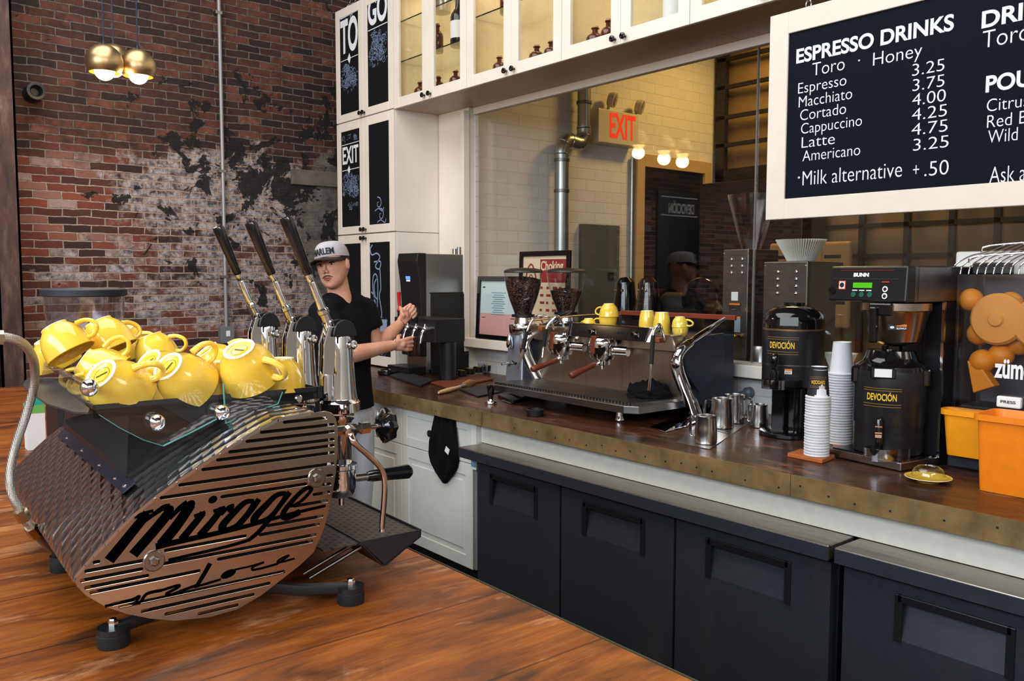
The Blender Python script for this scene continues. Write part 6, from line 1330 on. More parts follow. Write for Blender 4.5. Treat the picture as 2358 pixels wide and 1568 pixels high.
label_block(t2, u2, R2, Z(918, D2-.1, 2005), az2-.22, .098, ub)
fp = u2+nv*R2-sv_*.03; zf2 = Z(1012, D2-.12, 1997)
b = MB(); b.lathe([(.015, -.05), (.016, 0), (.013, .012), (.013, .055), (.010, .062), (0, .063)], fp+nv*.012+Vector((0, 0, zf2-zb2)), 18); b.build('faucet', blackg, t2); M_ = frame(fp+nv*.0265+Vector((0, 0, zf2-zb2)), sv_, (0, 0, 1))
b = MB(); b.M = M_; b.box(-.011, .011, .012, .016, 0, .002); b.box(-.010, .010, -.002, .008, 0, .0015); b.box(-.011, .011, .034, .037, 0, .002); b.build('gauge_marks', mat('pale_mark', (190, 150, 120), .5), t2, smooth=0)
guard(fp-sv_*.0+Vector((0, 0, Z(1052, D2-.15, 1997)-zb2)), nv, sv_, .085, .085, .040, t2)
# paper cup stacks
wb_ = [at_z(x, y, ZC) for x, y in ((1813, 1052), (1893, 1068), (1922, 1056), (1842, 1042))]
o = MB().prism([(p.x, p.y, ZC+.0005) for p in wb_], (0, 0, .014)).build('wooden_coaster', mat('orange_wood_block', (176, 96, 48), .5), None, smooth=0, bevel=.002, origin=sum(wb_, Vector())/4); tag(o, 'small orange-brown wooden block under the front paper cup stack', 'wooden block')
def paper_stack(cx, cy, z0, n_, pitch, s, top, lab, grp, toplab):
    H = .108*s; pr = lambda: [(.040*s, 0), (.0425*s, .001), (.0428*s, .005*s), (.0400*s, .0062*s), (.0368*s, .0072*s), (.0362*s, .013*s), (.0285*s, H-.003), (.0290*s, H), (.0275*s, H-.001), (.027*s, H-.006), (0, H-.006)]
    me_o = MB().lathe(pr(), n=32, caps=False).build('paper_cup', cup_paper, None); me_o.location = (cx, cy, z0); tag(me_o, lab, 'paper cup', grp)
    for k in range(1, n_):
        o = me_o.copy(); COL.objects.link(o); o.location = (cx+rc.uniform(-.0007, .0007), cy+rc.uniform(-.0007, .0007), z0+pitch*k); tag(o, lab, 'paper cup', grp)
    if top:
        tt = thing('paper_cup', toplab, 'paper cup', (cx, cy, z0+pitch*n_), group=grp); WORLD[tt.name] = Matrix.Translation((cx, cy, z0+pitch*n_))
        b = L(tt); b.lathe(pr()[:5], n=32, caps=False); b.build('rolled_rim', cup_paper, tt); b = L(tt); b.lathe([(.0366*s, .007*s), (.0288*s, H-.003), (.0290*s, H), (.0275*s, H-.001)], n=32, caps=False); sl_ = b.build('sleeve', cup_black, tt)
        b = L(tt); b.lathe([(.0278*s, H-.0012), (.0275*s, H-.006), (0, H-.006)], n=32, caps=False); b.build('base_disc', cup_paper, tt)
        a_ = atan2(-cy, -cx)-.05; rm = .0344*s; nv_ = Vector((cos(a_), sin(a_), .10)).normalized(); sx_ = Vector((-sin(a_), cos(a_), 0)); c_ = Vector((cx+cos(a_)*(rm+.0008), cy+sin(a_)*(rm+.0008), z0+pitch*n_+H*.52)); M_ = frame(c_, -sx_, -nv_.cross(sx_))
        vs, fs = text_verts('DEVOCI\u00d3N', bold=.022, depth=.0003); X0 = min(v.x for v in vs); X1 = max(v.x for v in vs); w = .046*s
        vs = [Vector(((v.x-X0)/(X1-X0)*w-w/2, v.y*.017*s-.006*s, v.z)) for v in vs]; vs = [Vector((rm*sin(v.x/rm), v.y, (rm+v.z)*cos(v.x/rm)-rm)) for v in vs]
        b = MB(); b.M = M_; b.add(vs, fs); b.build('lettering', yellow_ink, sl_, smooth=0); b = MB(); b.M = M_
        for zz in (.018*s, .0135*s, -.0125*s, -.018*s): P = [(rm*sin(x/rm), zz, rm*cos(x/rm)-rm+.0003-zz*.0) for x in [-.03*s+.06*s*i/8 for i in range(9)]]; b.add([(p[0], p[1]-.0005, p[2]) for p in P]+[(p[0], p[1]+.0005, p[2]) for p in P], [(i, i+1, 10+i, 9+i) for i in range(8)])
        b.build('gold_rules', mat('gold_rule', (150, 112, 46), .5), sl_, smooth=0)
    return me_o
c = at_z(1880, 1048, ZC+.015); Dc = c.x*CF.x+c.y*CF.y; zt_c = at_d(1880, 918, Dc).z
paper_stack(c.x, c.y, ZC+.0155, 21, (zt_c-ZC-.0155)/21, 1.02, True, 'white paper cup upside-down in the front stack below the black cup', 'paper cups in the front stack', 'black paper cup with yellow lettering upside-down on top of the front stack')
c = at_z(1932, 1020, ZC+.001); Dc = c.x*CF.x+c.y*CF.y; zt_c = at_d(1932, 858, Dc).z; H_ = .150
me_o = paper_stack(c.x, c.y, ZC+.001, 27, (zt_c-ZC)/27, 1.16, False, 'plain white paper cup upside-down in the rear stack beside the right urn', 'paper cups in the rear stack', '')
# tan folded card between stack and urn
flat('kraft_card', 'tan card lying between the rear paper cups and the brewer base', 'card', ((1910, 1040), (1932, 1048), (1944, 1018), (1928, 1012)), 0, .003, mat('kraft_card', (170, 112, 66), .7), 0)
# saucer with clear domed lid
p = at_z(2137, 1108, ZC); t = thing('saucer', 'yellow saucer with white rim near the counter edge under a clear lid', 'saucer', tuple(p))
MB().lathe([(.035, 0), (.037, .003), (.058, .010), (.068, .014), (.0685, .0155), (.060, .0145), (.036, .007), (0, .006)], p, 44, caps=False).build('dish', yellow, t)
MB().lathe([(.0672, .0148), (.0690, .0155), (.0695, .0145), (.0670, .0128)], p, 44, caps=False).build('rim', white_c, t)
p2 = p+Vector((0, 0, .0165)); o = MB().lathe([(.050, 0), (.051, .002), (.048, .004), (.046, .016), (.040, .026), (.033, .030), (.032, .027), (0, .028)], p2, 40, caps=False).build('plastic_dome', clear_p, None, origin=p2); tag(o, 'clear ribbed domed lid resting on the yellow saucer', 'dome')
# juicer
XJ0 = at_y(2166, 1000, 2.93).x; yj = 2.93; DJ = at_y(2200, 900, yj); DJ = DJ.x*CF.x+DJ.y*CF.y; ZJ = lambda py, px=2280: at_d(px, py, DJ).z
t = thing('orange_juicer', 'orange juicing machine with whole oranges behind a clear scuffed cover', 'juicer', (XJ0+.25, yj+.15, ZC))
xa = at_y(2186, 800, yj).x; xb = xa+.50; zj0, zj1 = ZJ(945), ZJ(632)
MB().box(XJ0+.01, xb, yj+.03, yj+.40, ZC+.001, ZC+.05).build('base', mat('navy_black_base', (26, 28, 38), .5), t, smooth=0, bevel=.006)
MB().box(xa+.02, xb, yj+.20, yj+.40, ZC+.05, zj1-.005).build('back_body', mat('dark_grey_body', (112, 108, 112), .45), t, smooth=0, bevel=.006)
MB().box(xa+.02, xb, yj+.05, yj+.20, ZC+.05, zj0+.01).build('collector_shelf', blackp, t, smooth=0, bevel=.004)
cv = MB(); n_ = 8; ring = lambda z: [(xb, yj, z), (xb, yj+.20, z), (xa, yj+.20, z), (xa, yj+.05, z)]+[(xa+.05-.05*cos(a), yj+.05-.05*sin(a), z) for a in [pi/2*i/n_ for i in range(1, n_+1)]]
cv.rings([ring(zj0), ring(zj1)], False, True); cvo = cv.build('clear_cover', juicer_p, t, smooth=40)
text('z\u00fcmex', FRONT((at_y(2290, 855, yj).x, yj-.0012, ZJ(864))), white_ink, cvo, fit=(at_y(2400, 850, yj).x-at_y(2290, 850, yj).x, .062), bold=.03)
orm = mat('orange_peel', (248, 150, 26), .45); no = N(orm); vv = no.voro(no.coord(), 220); no.bump(vv, .25, .002)
for px_, py_, r, dy, lab in ((2236, 690, .038, .09, 'whole orange at the top left behind the juicer cover'), (2326, 700, .040, .10, 'whole orange at the top right behind the juicer cover'), (2256, 768, .040, .12, 'whole orange at the left middle behind the juicer cover, beside the round press'), (2262, 832, .040, .08, 'whole orange at the lower left behind the juicer cover'), (2305, 818, .040, .10, 'whole orange low in the middle behind the juicer cover'), (2348, 790, .040, .12, 'whole orange beside the frame edge behind the juicer cover')):
    p = at_y(px_, py_, yj+dy); o = MB().sphere(p, r, 28, 18).build('orange', orm, None, origin=p); tag(o, lab, 'orange', 'oranges in the juicer')
for px_, py_, r in ((2298, 735, .085), (2398, 745, .085)):
    p = at_y(px_, py_, yj+.06); b = MB(); b.lathe([(r, 0), (r, .02), (r*.9, .03), (r*.3, .032), (r*.24, .04), (0, .041)], (p.x, yj+.075, p.z), 40, (0, -1, 0)); b.build('press_drum', mat('orange_drum', (246, 166, 66), .45), t)
P = [at_y(x, y, yj+.05) for x, y in ((2226, 830), (2240, 905), (2290, 890), (2262, 850))]; MB().prism(P, (0, .05, 0)).build('peel_wedge', orm, t, smooth=0, bevel=.004)
p = at_y(2325, 926, yj-.01); b = MB(); b.box(p.x-.036, p.x+.036, yj-.022, yj-.002, p.z-.018, p.z+.018); pb = b.build('press_plate', white_c, t, smooth=0, bevel=.005); text('PRESS', FRONT((p.x-.022, yj-.0236, p.z-.003)), black_ink, pb, fit=(.044, .009), bold=.01)
MB().box(at_y(2208, 600, yj+.25).x, xb, yj+.22, yj+.30, zj1, ZJ(575)).build('white_feeder_box', white_c, t, smooth=0, bevel=.008)
MB().box(at_y(2262, 610, yj+.2).x, at_y(2330, 610, yj+.2).x, yj+.12, yj+.23, zj1+.002, ZJ(604)).build('feeder_hinge', blackp, t, smooth=0, bevel=.004)
for k in range(9):
    x = at_y(2204+k*19, 630, yj+.10).x; zz = zj1+.002
    q = smoothpts([(x, yj+.06, zz), (x+.01, yj+.06, zz+.03), (x+.05, yj+.08, zz+.060), (x+.10, yj+.10, zz+.075), (x+.16, yj+.13, ZJ(556))], 5); MB().tube(q, .0024, 8).build('feeder_wire', chrome, t)
for (x0_, z_) in ((at_y(2240, 600, yj+.08).x, zz+.058), (at_y(2275, 570, yj+.1).x, ZJ(566))): MB().tube(smoothpts([(x0_, yj+.05, z_-.02), (x0_+.02, yj+.06, z_), (x0_+.2, yj+.10, z_+.012), (x0_+.3, yj+.12, z_+.01)], 4), .0028, 8).build('feeder_wire', chrome, t)
def bin_(lab, x0, x1, y0, y1, z0, z1, m):
    o_ = []; n_ = 5; r = .025
    def rr(x0, x1, y0, y1, z, r):
        out = []
        for cx, cy, a0 in ((x1-r, y1-r, 0), (x0+r, y1-r, pi/2), (x0+r, y0+r, pi), (x1-r, y0+r, 1.5*pi)): out += [(cx+r*cos(a0+pi/2*i/n_), cy+r*sin(a0+pi/2*i/n_), z) for i in range(n_+1)]
        return out
    b = MB(); tp = .012
    b.rings([rr(x0+tp, x1-tp, y0+tp, y1-tp, z0, r*.7), rr(x0+tp-.003, x1-tp+.003, y0+tp-.003, y1-tp+.003, z0+.012, r), rr(x0, x1, y0, y1, z1-.02, r), rr(x0-.008, x1+.008, y0-.008, y1+.008, z1-.018, r), rr(x0-.008, x1+.008, y0-.008, y1+.008, z1, r), rr(x0, x1, y0, y1, z1, r), rr(x0+.004, x1-.004, y0+.004, y1-.004, z1-.02, r), rr(x0+tp+.004, x1-tp-.004, y0+tp+.004, y1-tp-.004, z0+.01, r*.7)], True, True)
    o = b.build('peel_bin', m, None, smooth=40, origin=((x0+x1)/2, (y0+y1)/2, z0)); return tag(o, lab, 'bin', 'orange bins of the juicer')
a = at_z(2238, 1128, ZC); za = at_d(2240, 956, a.x*CF.x+a.y*CF.y).z; bin_('orange plastic bin standing on the counter at the right edge, in front of the juicer', a.x, a.x+.34, a.y, a.y+.16, ZC+.001, za, orange_p)
a2 = at_y(2166, 1000, yj-.035); za2, zb2_ = at_y(2166, 940, yj-.035).z, at_y(2168, 1060, yj-.035).z; bin_('amber plastic bin hung on the left side of the juicer, behind the other bin', a2.x, a2.x+.15, yj-.035, yj+.028, ZC+.052, za2, amber_p)

# ================================================================== THE BARISTA
skin = mat('skin', (214, 158, 132), 0.48, spec=0.35); n = N(skin); f_ = n.noise(n.coord(), 14, 4); n.color(n.ramp(f_, [(.3, lin(204, 144, 118)), (.7, lin(222, 170, 144))]))
shirt_m = mat('black_tshirt', (13, 13, 18), 0.95, spec=.2); n = N(shirt_m); n.bump(n.noise(n.coord((1, 1, .45)), 9, 4, .5), .55, .03)
trs_m = mat('pale_grey_trousers', (176, 178, 186), 0.9); n = N(trs_m); n.bump(n.noise(n.coord((1, 1, .5)), 10, 4, .5), .6, .03)
hair_m = mat('brown_hair', (62, 42, 32), 0.75); cap_m = speckle(mat('heather_grey_cap', (176, 172, 180), .9), (176, 172, 180), .10, 120)
def fuse(b, name, m, parent, voxel, it=3, fac=.5):
    o = b.build(name, m, parent, smooth=0)
    r = o.modifiers.new('fuse', 'REMESH'); r.mode = 'VOXEL'; r.voxel_size = voxel; r.use_smooth_shade = True
    s = o.modifiers.new('soften', 'SMOOTH'); s.iterations = it; s.factor = fac
    return o
J = lambda px, py, D: at_d(px, py, D)
Rsh, Lsh = J(745, 722, 4.33), J(838, 716, 4.56)
Rel, Lel = J(782, 822, 4.22), J(866, 800, 4.60)
Rwr, Lwr = J(906, 795, 4.52), J(922, 745, 4.74)
hipc = J(792, 925, 4.45); neck = J(783, 688, 4.45); headc = J(766, 612, 4.40)
PN = thing('person', 'barista in black t-shirt and grey cap pulling a tap handle with a cup in hand', 'person', (hipc.x, hipc.y, 0))
Sx = (Lsh-Rsh); Sx.z = 0; Sx.normalize(); UZ = Vector((0, 0, 1)); Fb = UZ.cross(Sx).normalized()     # shoulder axis, chest direction
if Fb.y < 0: Fb = -Fb
def oval(c, a, d, n=28): return [c+Sx*(a*cos(2*pi*i/n))+Fb*(d*sin(2*pi*i/n)) for i in range(n)]
zn = neck.z
def spine(z):
    t = max(0, min(1, (zn-z)/(zn-hipc.z))); return Vector((neck.x+(hipc.x-neck.x)*t, neck.y+(hipc.y-neck.y)*t, z))
def torso(b, lv): b.rings([oval(spine(z)-Fb*.01, a, d) for z, a, d in lv])
# head frame: looking to the camera's left
toc = (CAM-headc).normalized(); Fh = (toc*cos(radians(24))-CR*sin(radians(24))); Uh = (UZ*.985-CR*.17); Uh.normalize(); Fh = (Fh-Uh*Fh.dot(Uh)).normalized(); Xh = Fh.cross(Uh).normalized()
HM = Matrix(((Xh.x, Fh.x, Uh.x, headc.x), (Xh.y, Fh.y, Uh.y, headc.y), (Xh.z, Fh.z, Uh.z, headc.z), (0, 0, 0, 1)))
b = MB(); b.M = HM
HP = [(.118, .012, -.004, -.030), (.112, .036, .026, -.062), (.096, .058, .060, -.090), (.070, .0715, .081, -.106), (.040, .0765, .0895, -.112), (.012, .0765, .0880, -.110), (-.014, .0740, .0860, -.100), (-.040, .0695, .0850, -.082), (-.062, .0635, .0850, -.062), (-.082, .0550, .0840, -.045), (-.100, .0430, .0790, -.032), (-.112, .0270, .0700, -.010), (-.118, .010, .055, .015)]
def hpar(z):
    for (z0, *p0), (z1, *p1) in zip(HP, HP[1:]):
        if z1 <= z <= z0: t_ = (z0-z)/(z0-z1); return [a_+(c_-a_)*t_ for a_, c_ in zip(p0, p1)]
    return HP[-1][1:]
GA = lambda x, z, cx, cz, sx, sz: math.exp(-((x-cx)/sx)**2-((z-cz)/sz)**2)
rs = []
for i in range(61):
    z = .118-.236*i/60; w, f, bk = hpar(z); ring = []
    for j in range(80):
        a = 2*pi*j/80; ca, sa = cos(a), sin(a); ex = 2/2.35
        x = w*abs(ca)**ex*(1 if ca >= 0 else -1); m0 = (f+bk)/2; y = m0+(f-bk)/2*abs(sa)**ex*(1 if sa >= 0 else -1)
        if sa > .15:
            ax = abs(x)
            y += -.0125*GA(ax, z, .031, .008, .017, .012)+.0035*GA(ax, z, .028, .031, .022, .009)+.0045*GA(ax, z, .042, -.016, .016, .014)-.0035*GA(ax, z, .046, -.052, .016, .018)
            y += .0045*GA(x, z, 0, -.104, .020, .012)+.0050*GA(x, z, 0, -.062, .026, .014)-.0030*GA(x, z, 0, -.084, .024, .007)+.004*GA(x, z, 0, -.045, .014, .010)
        ring.append((x, y, z))
    rs.append(ring)
b.rings(rs)
b.tube([(0, .086, .020), (0, .096, -.002), (0, .106, -.023)], [.0075, .0085, .0105], 12); b.sphere((.0105, .097, -.0295), .0078); b.sphere((-.0105, .097, -.0295), .0078)
for s in (-1, 1): b.sphere((s*.079, -.012, -.004), 1, sc=(.009, .017, .029))
b.M = Matrix(); hb = HM @ Vector((0, -.018, -.075))
b.tube([hb+Uh*.05, hb, hb.lerp(neck, .55), neck-UZ*.05], [.056, .056, .058, .075], 20)
torso(b, [(zn+.005, .075, .062), (zn-.03, .13, .082), (zn-.08, .165, .10), (zn-.20, .165, .11), (zn-.40, .15, .105), (hipc.z, .155, .11), (hipc.z-.10, .16, .11)])
b.tube([Rsh, Rsh.lerp(Rel, .5), Rel], [.056, .050, .043], 16); b.tube([Rel, Rel.lerp(Rwr, .3), Rel.lerp(Rwr, .75), Rwr], [.043, .046, .034, .028], 16); b.sphere(Rel, .044)
b.tube([Lsh, Lsh.lerp(Lel, .5), Lel], [.056, .050, .043], 16); b.tube([Lel, Lel.lerp(Lwr, .3), Lel.lerp(Lwr, .75), Lwr], [.043, .046, .034, .028], 16); b.sphere(Lel, .044)
feet = []
for s in (-1, 1):
    hp = hipc+Sx*(s*.085)-UZ*.05; kn = Vector((hp.x, hp.y, .48))+Fb*.02; an = Vector((hp.x, hp.y, .085))-Fb*.01; feet.append(an)
    b.tube([hp, kn, an], [.08, .056, .040], 16); b.tube([an-UZ*.035, an+Fb*.12-UZ*.045], [.036, .030], 12)
def hand(b, W_, d, up, pn, curl, splay=.0225, thumb=((.5, .35, .8), (.7, .1, .7)), ln=1.0):
    d = d.normalized(); up = (up-d*up.dot(d)).normalized(); pn = d.cross(up)*(1 if d.cross(up).dot(pn) > 0 else -1)
    K = []
    for i, (o, l) in enumerate(((1.45, .96), (.48, 1.0), (-.48, .96), (-1.42, .86))):
        k = W_+d*(.088*l)+up*(o*splay); K.append(k); b.tube([W_+up*(o*splay*.55), W_.lerp(k, .5)+up*(o*splay*.12), k], [.015, .0135, .0115], 10)
        p = k; a = 0.0
        for seg, (L_, r) in enumerate(((.043, .0100), (.028, .0088), (.021, .0078))):
            a += curl[seg]; v = d*cos(a)+pn*sin(a); L2 = L_*ln*(.82 if i == 3 else 1.0)*(1.06 if i == 1 else 1.0); q = p+v*L2; b.tube([p, q], [r*1.05, r*.95], 10); b.sphere(q, r*.98, 10, 8); p = q
    b.sphere(W_+d*.045, 1, sc=(.022, .022, .022)); p = W_+d*.022+up*(splay*.9)+pn*.012
    b.sphere(p+d*.008, .016, 12, 8)
    for (a, c, e), L_, r in zip(thumb, (.040, .030), (.0115, .0098)):
        v = (d*a+up*c+pn*e).normalized(); q = p+v*L_; b.tube([p, q], [r*1.1, r], 10); b.sphere(q, r*.98, 10, 8); p = q
vd = ray(930, 760).normalized()
# right hand round the cup: back of the hand to us, fingers closing away from us
rd = (J(950, 792, 4.60)-Rwr); hand(b, Rwr+rd.normalized()*.012, rd, UZ, vd, (.35, .75, .6), .0215, ((.55, .55, .6), (.8, .1, .6)))
# left fist on the tap handle: fingers fold back across the handle toward us
ld = (J(946, 706, 4.78)-Lwr); hand(b, Lwr+ld.normalized()*.010, J(944, 714, 4.80)-Lwr, Vector((-.25, -.35, 1)), -vd, (1.25, 1.35, .9), .0205, ((.75, .5, -.2), (.6, .3, -.6)))
fuse(b, 'body', skin, PN, .0042, 2, .45)
# clothing
b = MB(); torso(b, [(zn-.012, .082, .068), (zn-.035, .150, .092), (zn-.075, .186, .112), (zn-.14, .192, .126), (zn-.25, .184, .128), (zn-.38, .176, .124), (zn-.48, .182, .126), (hipc.z-.035, .192, .132)])
for a, e in ((Rsh, Rel), (Lsh, Lel)):
    m_ = a.lerp(e, .62 if a is Rsh else .50); b.tube([a-(e-a)*.15, a, a.lerp(e, .3), m_], [.070, .074, .076, .075], 20); b.sphere(a, .076)
    b.tube([neck-UZ*.05, neck.lerp(a, .55)+UZ*.005, a], [.07, .072, .068], 16)
fuse(b, 'tshirt', shirt_m, PN, .008, 4, .5)
b = MB(); torso(b, [(hipc.z-.0, .172, .115), (hipc.z-.08, .178, .122), (hipc.z-.14, .17, .12)])
for s, an in zip((-1, 1), feet):
    hp = hipc+Sx*(s*.088)-UZ*.08; kn = Vector((hp.x, hp.y, .48))+Fb*.02; b.tube([hp+UZ*.02, hp.lerp(kn, .5), kn, an+UZ*.01], [.098, .088, .075, .062], 18)
fuse(b, 'trousers', trs_m, PN, .010, 4, .5)
for an in feet:
    b = MB(); b.M = frame(an-UZ*.085, Sx, Fb)
    b.sphere((0, .045, .042), 1, sc=(.046, .135, .046)); b.box(-.044, .044, -.085, .170, .0005, .022); b.build('shoe', blackm, PN, smooth=60, bevel=.004)
# head details
for s in (-1, 1):
    b = MB(); b.M = HM; b.sphere((s*.0305, .0715, .0080), 1, 16, 12, sc=(.0140, .0090, .0070)); eo = b.build('eye', mat('eye_white', (206, 198, 196), .2), PN)
    b = MB(); b.M = HM; b.sphere((s*.0305-.003, .0798, .0082), 1, 14, 10, sc=(.0058, .0022, .0060)); b.build('iris', mat('grey_blue_iris', (46, 52, 60), .2), eo)
b = MB(); b.M = HM
for s in (-1, 1): b.tube([(s*.012, .0885, .0245), (s*.028, .0885, .0300), (s*.050, .0740, .0265)], [.0030, .0044, .0024], 8, flat=1.0); b.tube([(s*.0165, .0760, .0130), (s*.0305, .0800, .0158), (s*.0455, .0715, .0125)], .0026, 8)
b.build('eyebrows', hair_m, PN)
b = MB(); b.M = HM; b.tube([(-.022, .0855, -.0620), (-.008, .0925, -.0585), (0, .0925, -.0600), (.008, .0925, -.0585), (.022, .0855, -.0620)], [.002, .0042, .0044, .0042, .002], 8); b.tube([(-.019, .0855, -.0665), (0, .0905, -.0700), (.019, .0855, -.0665)], [.002, .0056, .002], 8); b.build('lips', mat('lips', (170, 92, 86), .4), PN)
b = MB(); b.M = HM; b.tube([(-.029, .0815, -.0590), (-.014, .0905, -.0505), (0, .0930, -.0485), (.014, .0905, -.0505), (.029, .0815, -.0590)], [.0016, .0036, .0030, .0036, .0016], 8); b.build('moustache', mat('moustache_hair', (96, 66, 52), .8), PN)
b = MB(); b.M = HM; rs = []
for i in range(9):
    z = -.040+.105*i/8; k = sqrt(max(.02, 1-((z-.035)/.092)**2)); rs.append([(.0800*k*cos(a), -.012+.104*k*sin(a), z) for a in [radians(30)+radians(-240)*j/24 for j in range(25)]]+[(.070*k*cos(a), -.012+.090*k*sin(a), z) for a in [radians(30)+radians(-240)*j/24 for j in reversed(range(25))]])
b.rings(rs); b.build('hair', hair_m, PN)
b = MB(); b.M = HM; rs = []
for i in range(13):
    t_ = pi/2*i/12; rs.append([(.0845*cos(t_)**.55*cos(a), -.012+.1075*cos(t_)**.55*sin(a), .038+.088*sin(t_)+(.010*max(0, sin(a))*cos(t_))) for a in [2*pi*j/36 for j in range(36)]])
b.rings(rs); cp = b.build('cap', cap_m, PN)
b = MB(); b.M = HM; up_, lo_ = [], []
for j in range(21):
    a = radians(8+164*j/20); x0, y0 = .080*cos(a), -.012+.103*sin(a); ext = .090*max(0, sin(a))**.6
    up_.append((x0, y0, .046-.010*abs(cos(a)))); lo_.append((x0*1.04, y0+ext, .036-.016*abs(cos(a))))
P = up_+lo_; m_ = len(up_); th = .004
b.add(P+[(x, y, z-th) for x, y, z in P], [(i, i+1, m_+i+1, m_+i) for i in range(m_-1)]+[(2*m_+i, 3*m_+i, 3*m_+i+1, 2*m_+i+1) for i in range(m_-1)]+[(m_+i, m_+i+1, 3*m_+i+1, 3*m_+i) for i in range(m_-1)])
b.build('cap_brim', mat('black_brim', (20, 20, 26), .85), cp, smooth=40)
vs, fs = text_verts('HARLEM', bold=.03, depth=.0010); X0 = min(v.x for v in vs); X1 = max(v.x for v in vs); w = .130
b = MB(); b.M = HM
vv_ = []
for v in vs:
    x = (v.x-X0)/(X1-X0)*w-w/2; z = v.y*.052; a = pi/2+x/.092; k = cos(min(1.3, z/.088*.9))**.55; vv_.append(((.0845*k+.0012+v.z)*cos(a)*1.0, -.012+(.1075*k+.0012+v.z)*sin(a), .052+.0+z*.86+.008*sin(a)))
vv_ = [(-p[0] if 0 else p[0], p[1], p[2]) for p in vv_]
# reading direction: left to right as seen by someone facing him
vv_ = [Vector((-(p[0]), p[1], p[2])) for p in vv_] if False else vv_
b.add(vv_, fs); b.build('cap_lettering', black_ink, cp, smooth=0)
# the cup under the tap, held in his right hand
gc = J(952, 797, 4.645)
o = MB().lathe([(.030, -.055), (.031, -.053), (.038, .048), (.0385, .050), (.037, .050), (.030, -.050), (0, -.051)], gc, 28, caps=False).build('drink_cup', mat('dark_drink_cup', (52, 34, 28), .15, coat=.4), None, origin=gc); tag(o, 'cup of dark drink held under the faucet in the barista\'s right hand', 'cup')
# towel hanging from the base cabinet knob
tk = at_y(1010, 985, YBASE-.02); zt0 = at_y(1020, 940, YBASE-.02).z; zt1 = at_y(1018, 1106, YBASE-.03).z
b = MB(); rs = []; H_ = zt0-zt1
prof = [(0, .066, .006), (.10, .078, .012), (.30, .094, .018), (.50, .112, .022), (.62, .118, .022), (.74, .104, .020), (.86, .066, .016), (.94, .034, .010), (1.0, .006, .004)]
xc = at_y(1023, 1000, YBASE-.02).x; n_ = 26
for t_, w, d in prof:
    ring = []
    for i in range(n_+1):
        u = -1+2*i/n_; ring.append((xc+u*w-.012*t_, YBASE-.010-d*(.55+.45*cos(u*7+t_*2))-.004, zt0-t_*H_-(.02*abs(u)*(t_ > .6))))
    for i in reversed(range(n_+1)):
        u = -1+2*i/n_; ring.append((xc+u*w-.012*t_, YBASE-.004-d*.12, zt0-t_*H_-(.02*abs(u)*(t_ > .6))))
    rs.append(ring)
b.rings(rs); t = thing('towel', 'black towel with a small white tag hanging from the drawer of the base cabinet', 'towel', (xc, YBASE-.02, zt1)); b.build('cloth', rag_m, t, smooth=60)
q = at_y(1031, 1037, YBASE-.045); b = MB(); b.M = frame((q.x, YBASE-.048, q.z), (1, 0, -.5), (.5, 0, 1)); b.box(-.017, .017, -.015, .015, 0, .0015); b.build('white_tag', paper, t, smooth=0)

# ================================================================== BRICK WALL FITTINGS, PENDANTS, REAR ROOM
galv = mat('galvanised_steel', (168, 172, 172), .32, .95)
a = at_x(508, 0, XL+.05); c = at_x(521, 760, XL+.05)
t = thing('conduit_pipe', 'thin grey conduit running up the brick wall to the ceiling', 'conduit', (XL+.05, c.y, c.z))
yv = (a.y+c.y)/2; MB().tube([(XL+.035, yv, c.z-.02), (XL+.035, yv, 4.75)], .0135, 12).build('tube', mat('painted_grey_conduit', (150, 150, 152), .4, .4), t)
for z in (2.3, 3.4, 1.55): MB().box(XL+.001, XL+.05, yv-.03, yv+.018, z, z+.02).build('clamp', steel, t, smooth=0)
p = at_x(522, 768, XL+.06); MB().box(XL+.001, XL+.06, yv-.05, yv+.05, p.z-.07, p.z+.05).build('junction_box', mat('grey_box', (110, 112, 116), .5), t, smooth=0, bevel=.004)
MB().box(XL+.0595, XL+.0625, yv-.012, yv+.016, p.z-.02, p.z+.02).build('cover_plate', paper, t, smooth=0)
p = at_x(74, 217, XL); t = thing('pipe_flange', 'black round pipe stub sticking out of the bricks beside the steel column', 'pipe fitting', (XL, p.y, p.z))
MB().lathe([(.055, 0.001), (.055, .02), (.045, .03), (.045, .10), (.052, .105), (.052, .13), (.036, .132), (.030, .12), (.026, .06), (0, .06)], (XL, p.y, p.z), 28, (1, 0, 0)).build('stub', blackm, t)
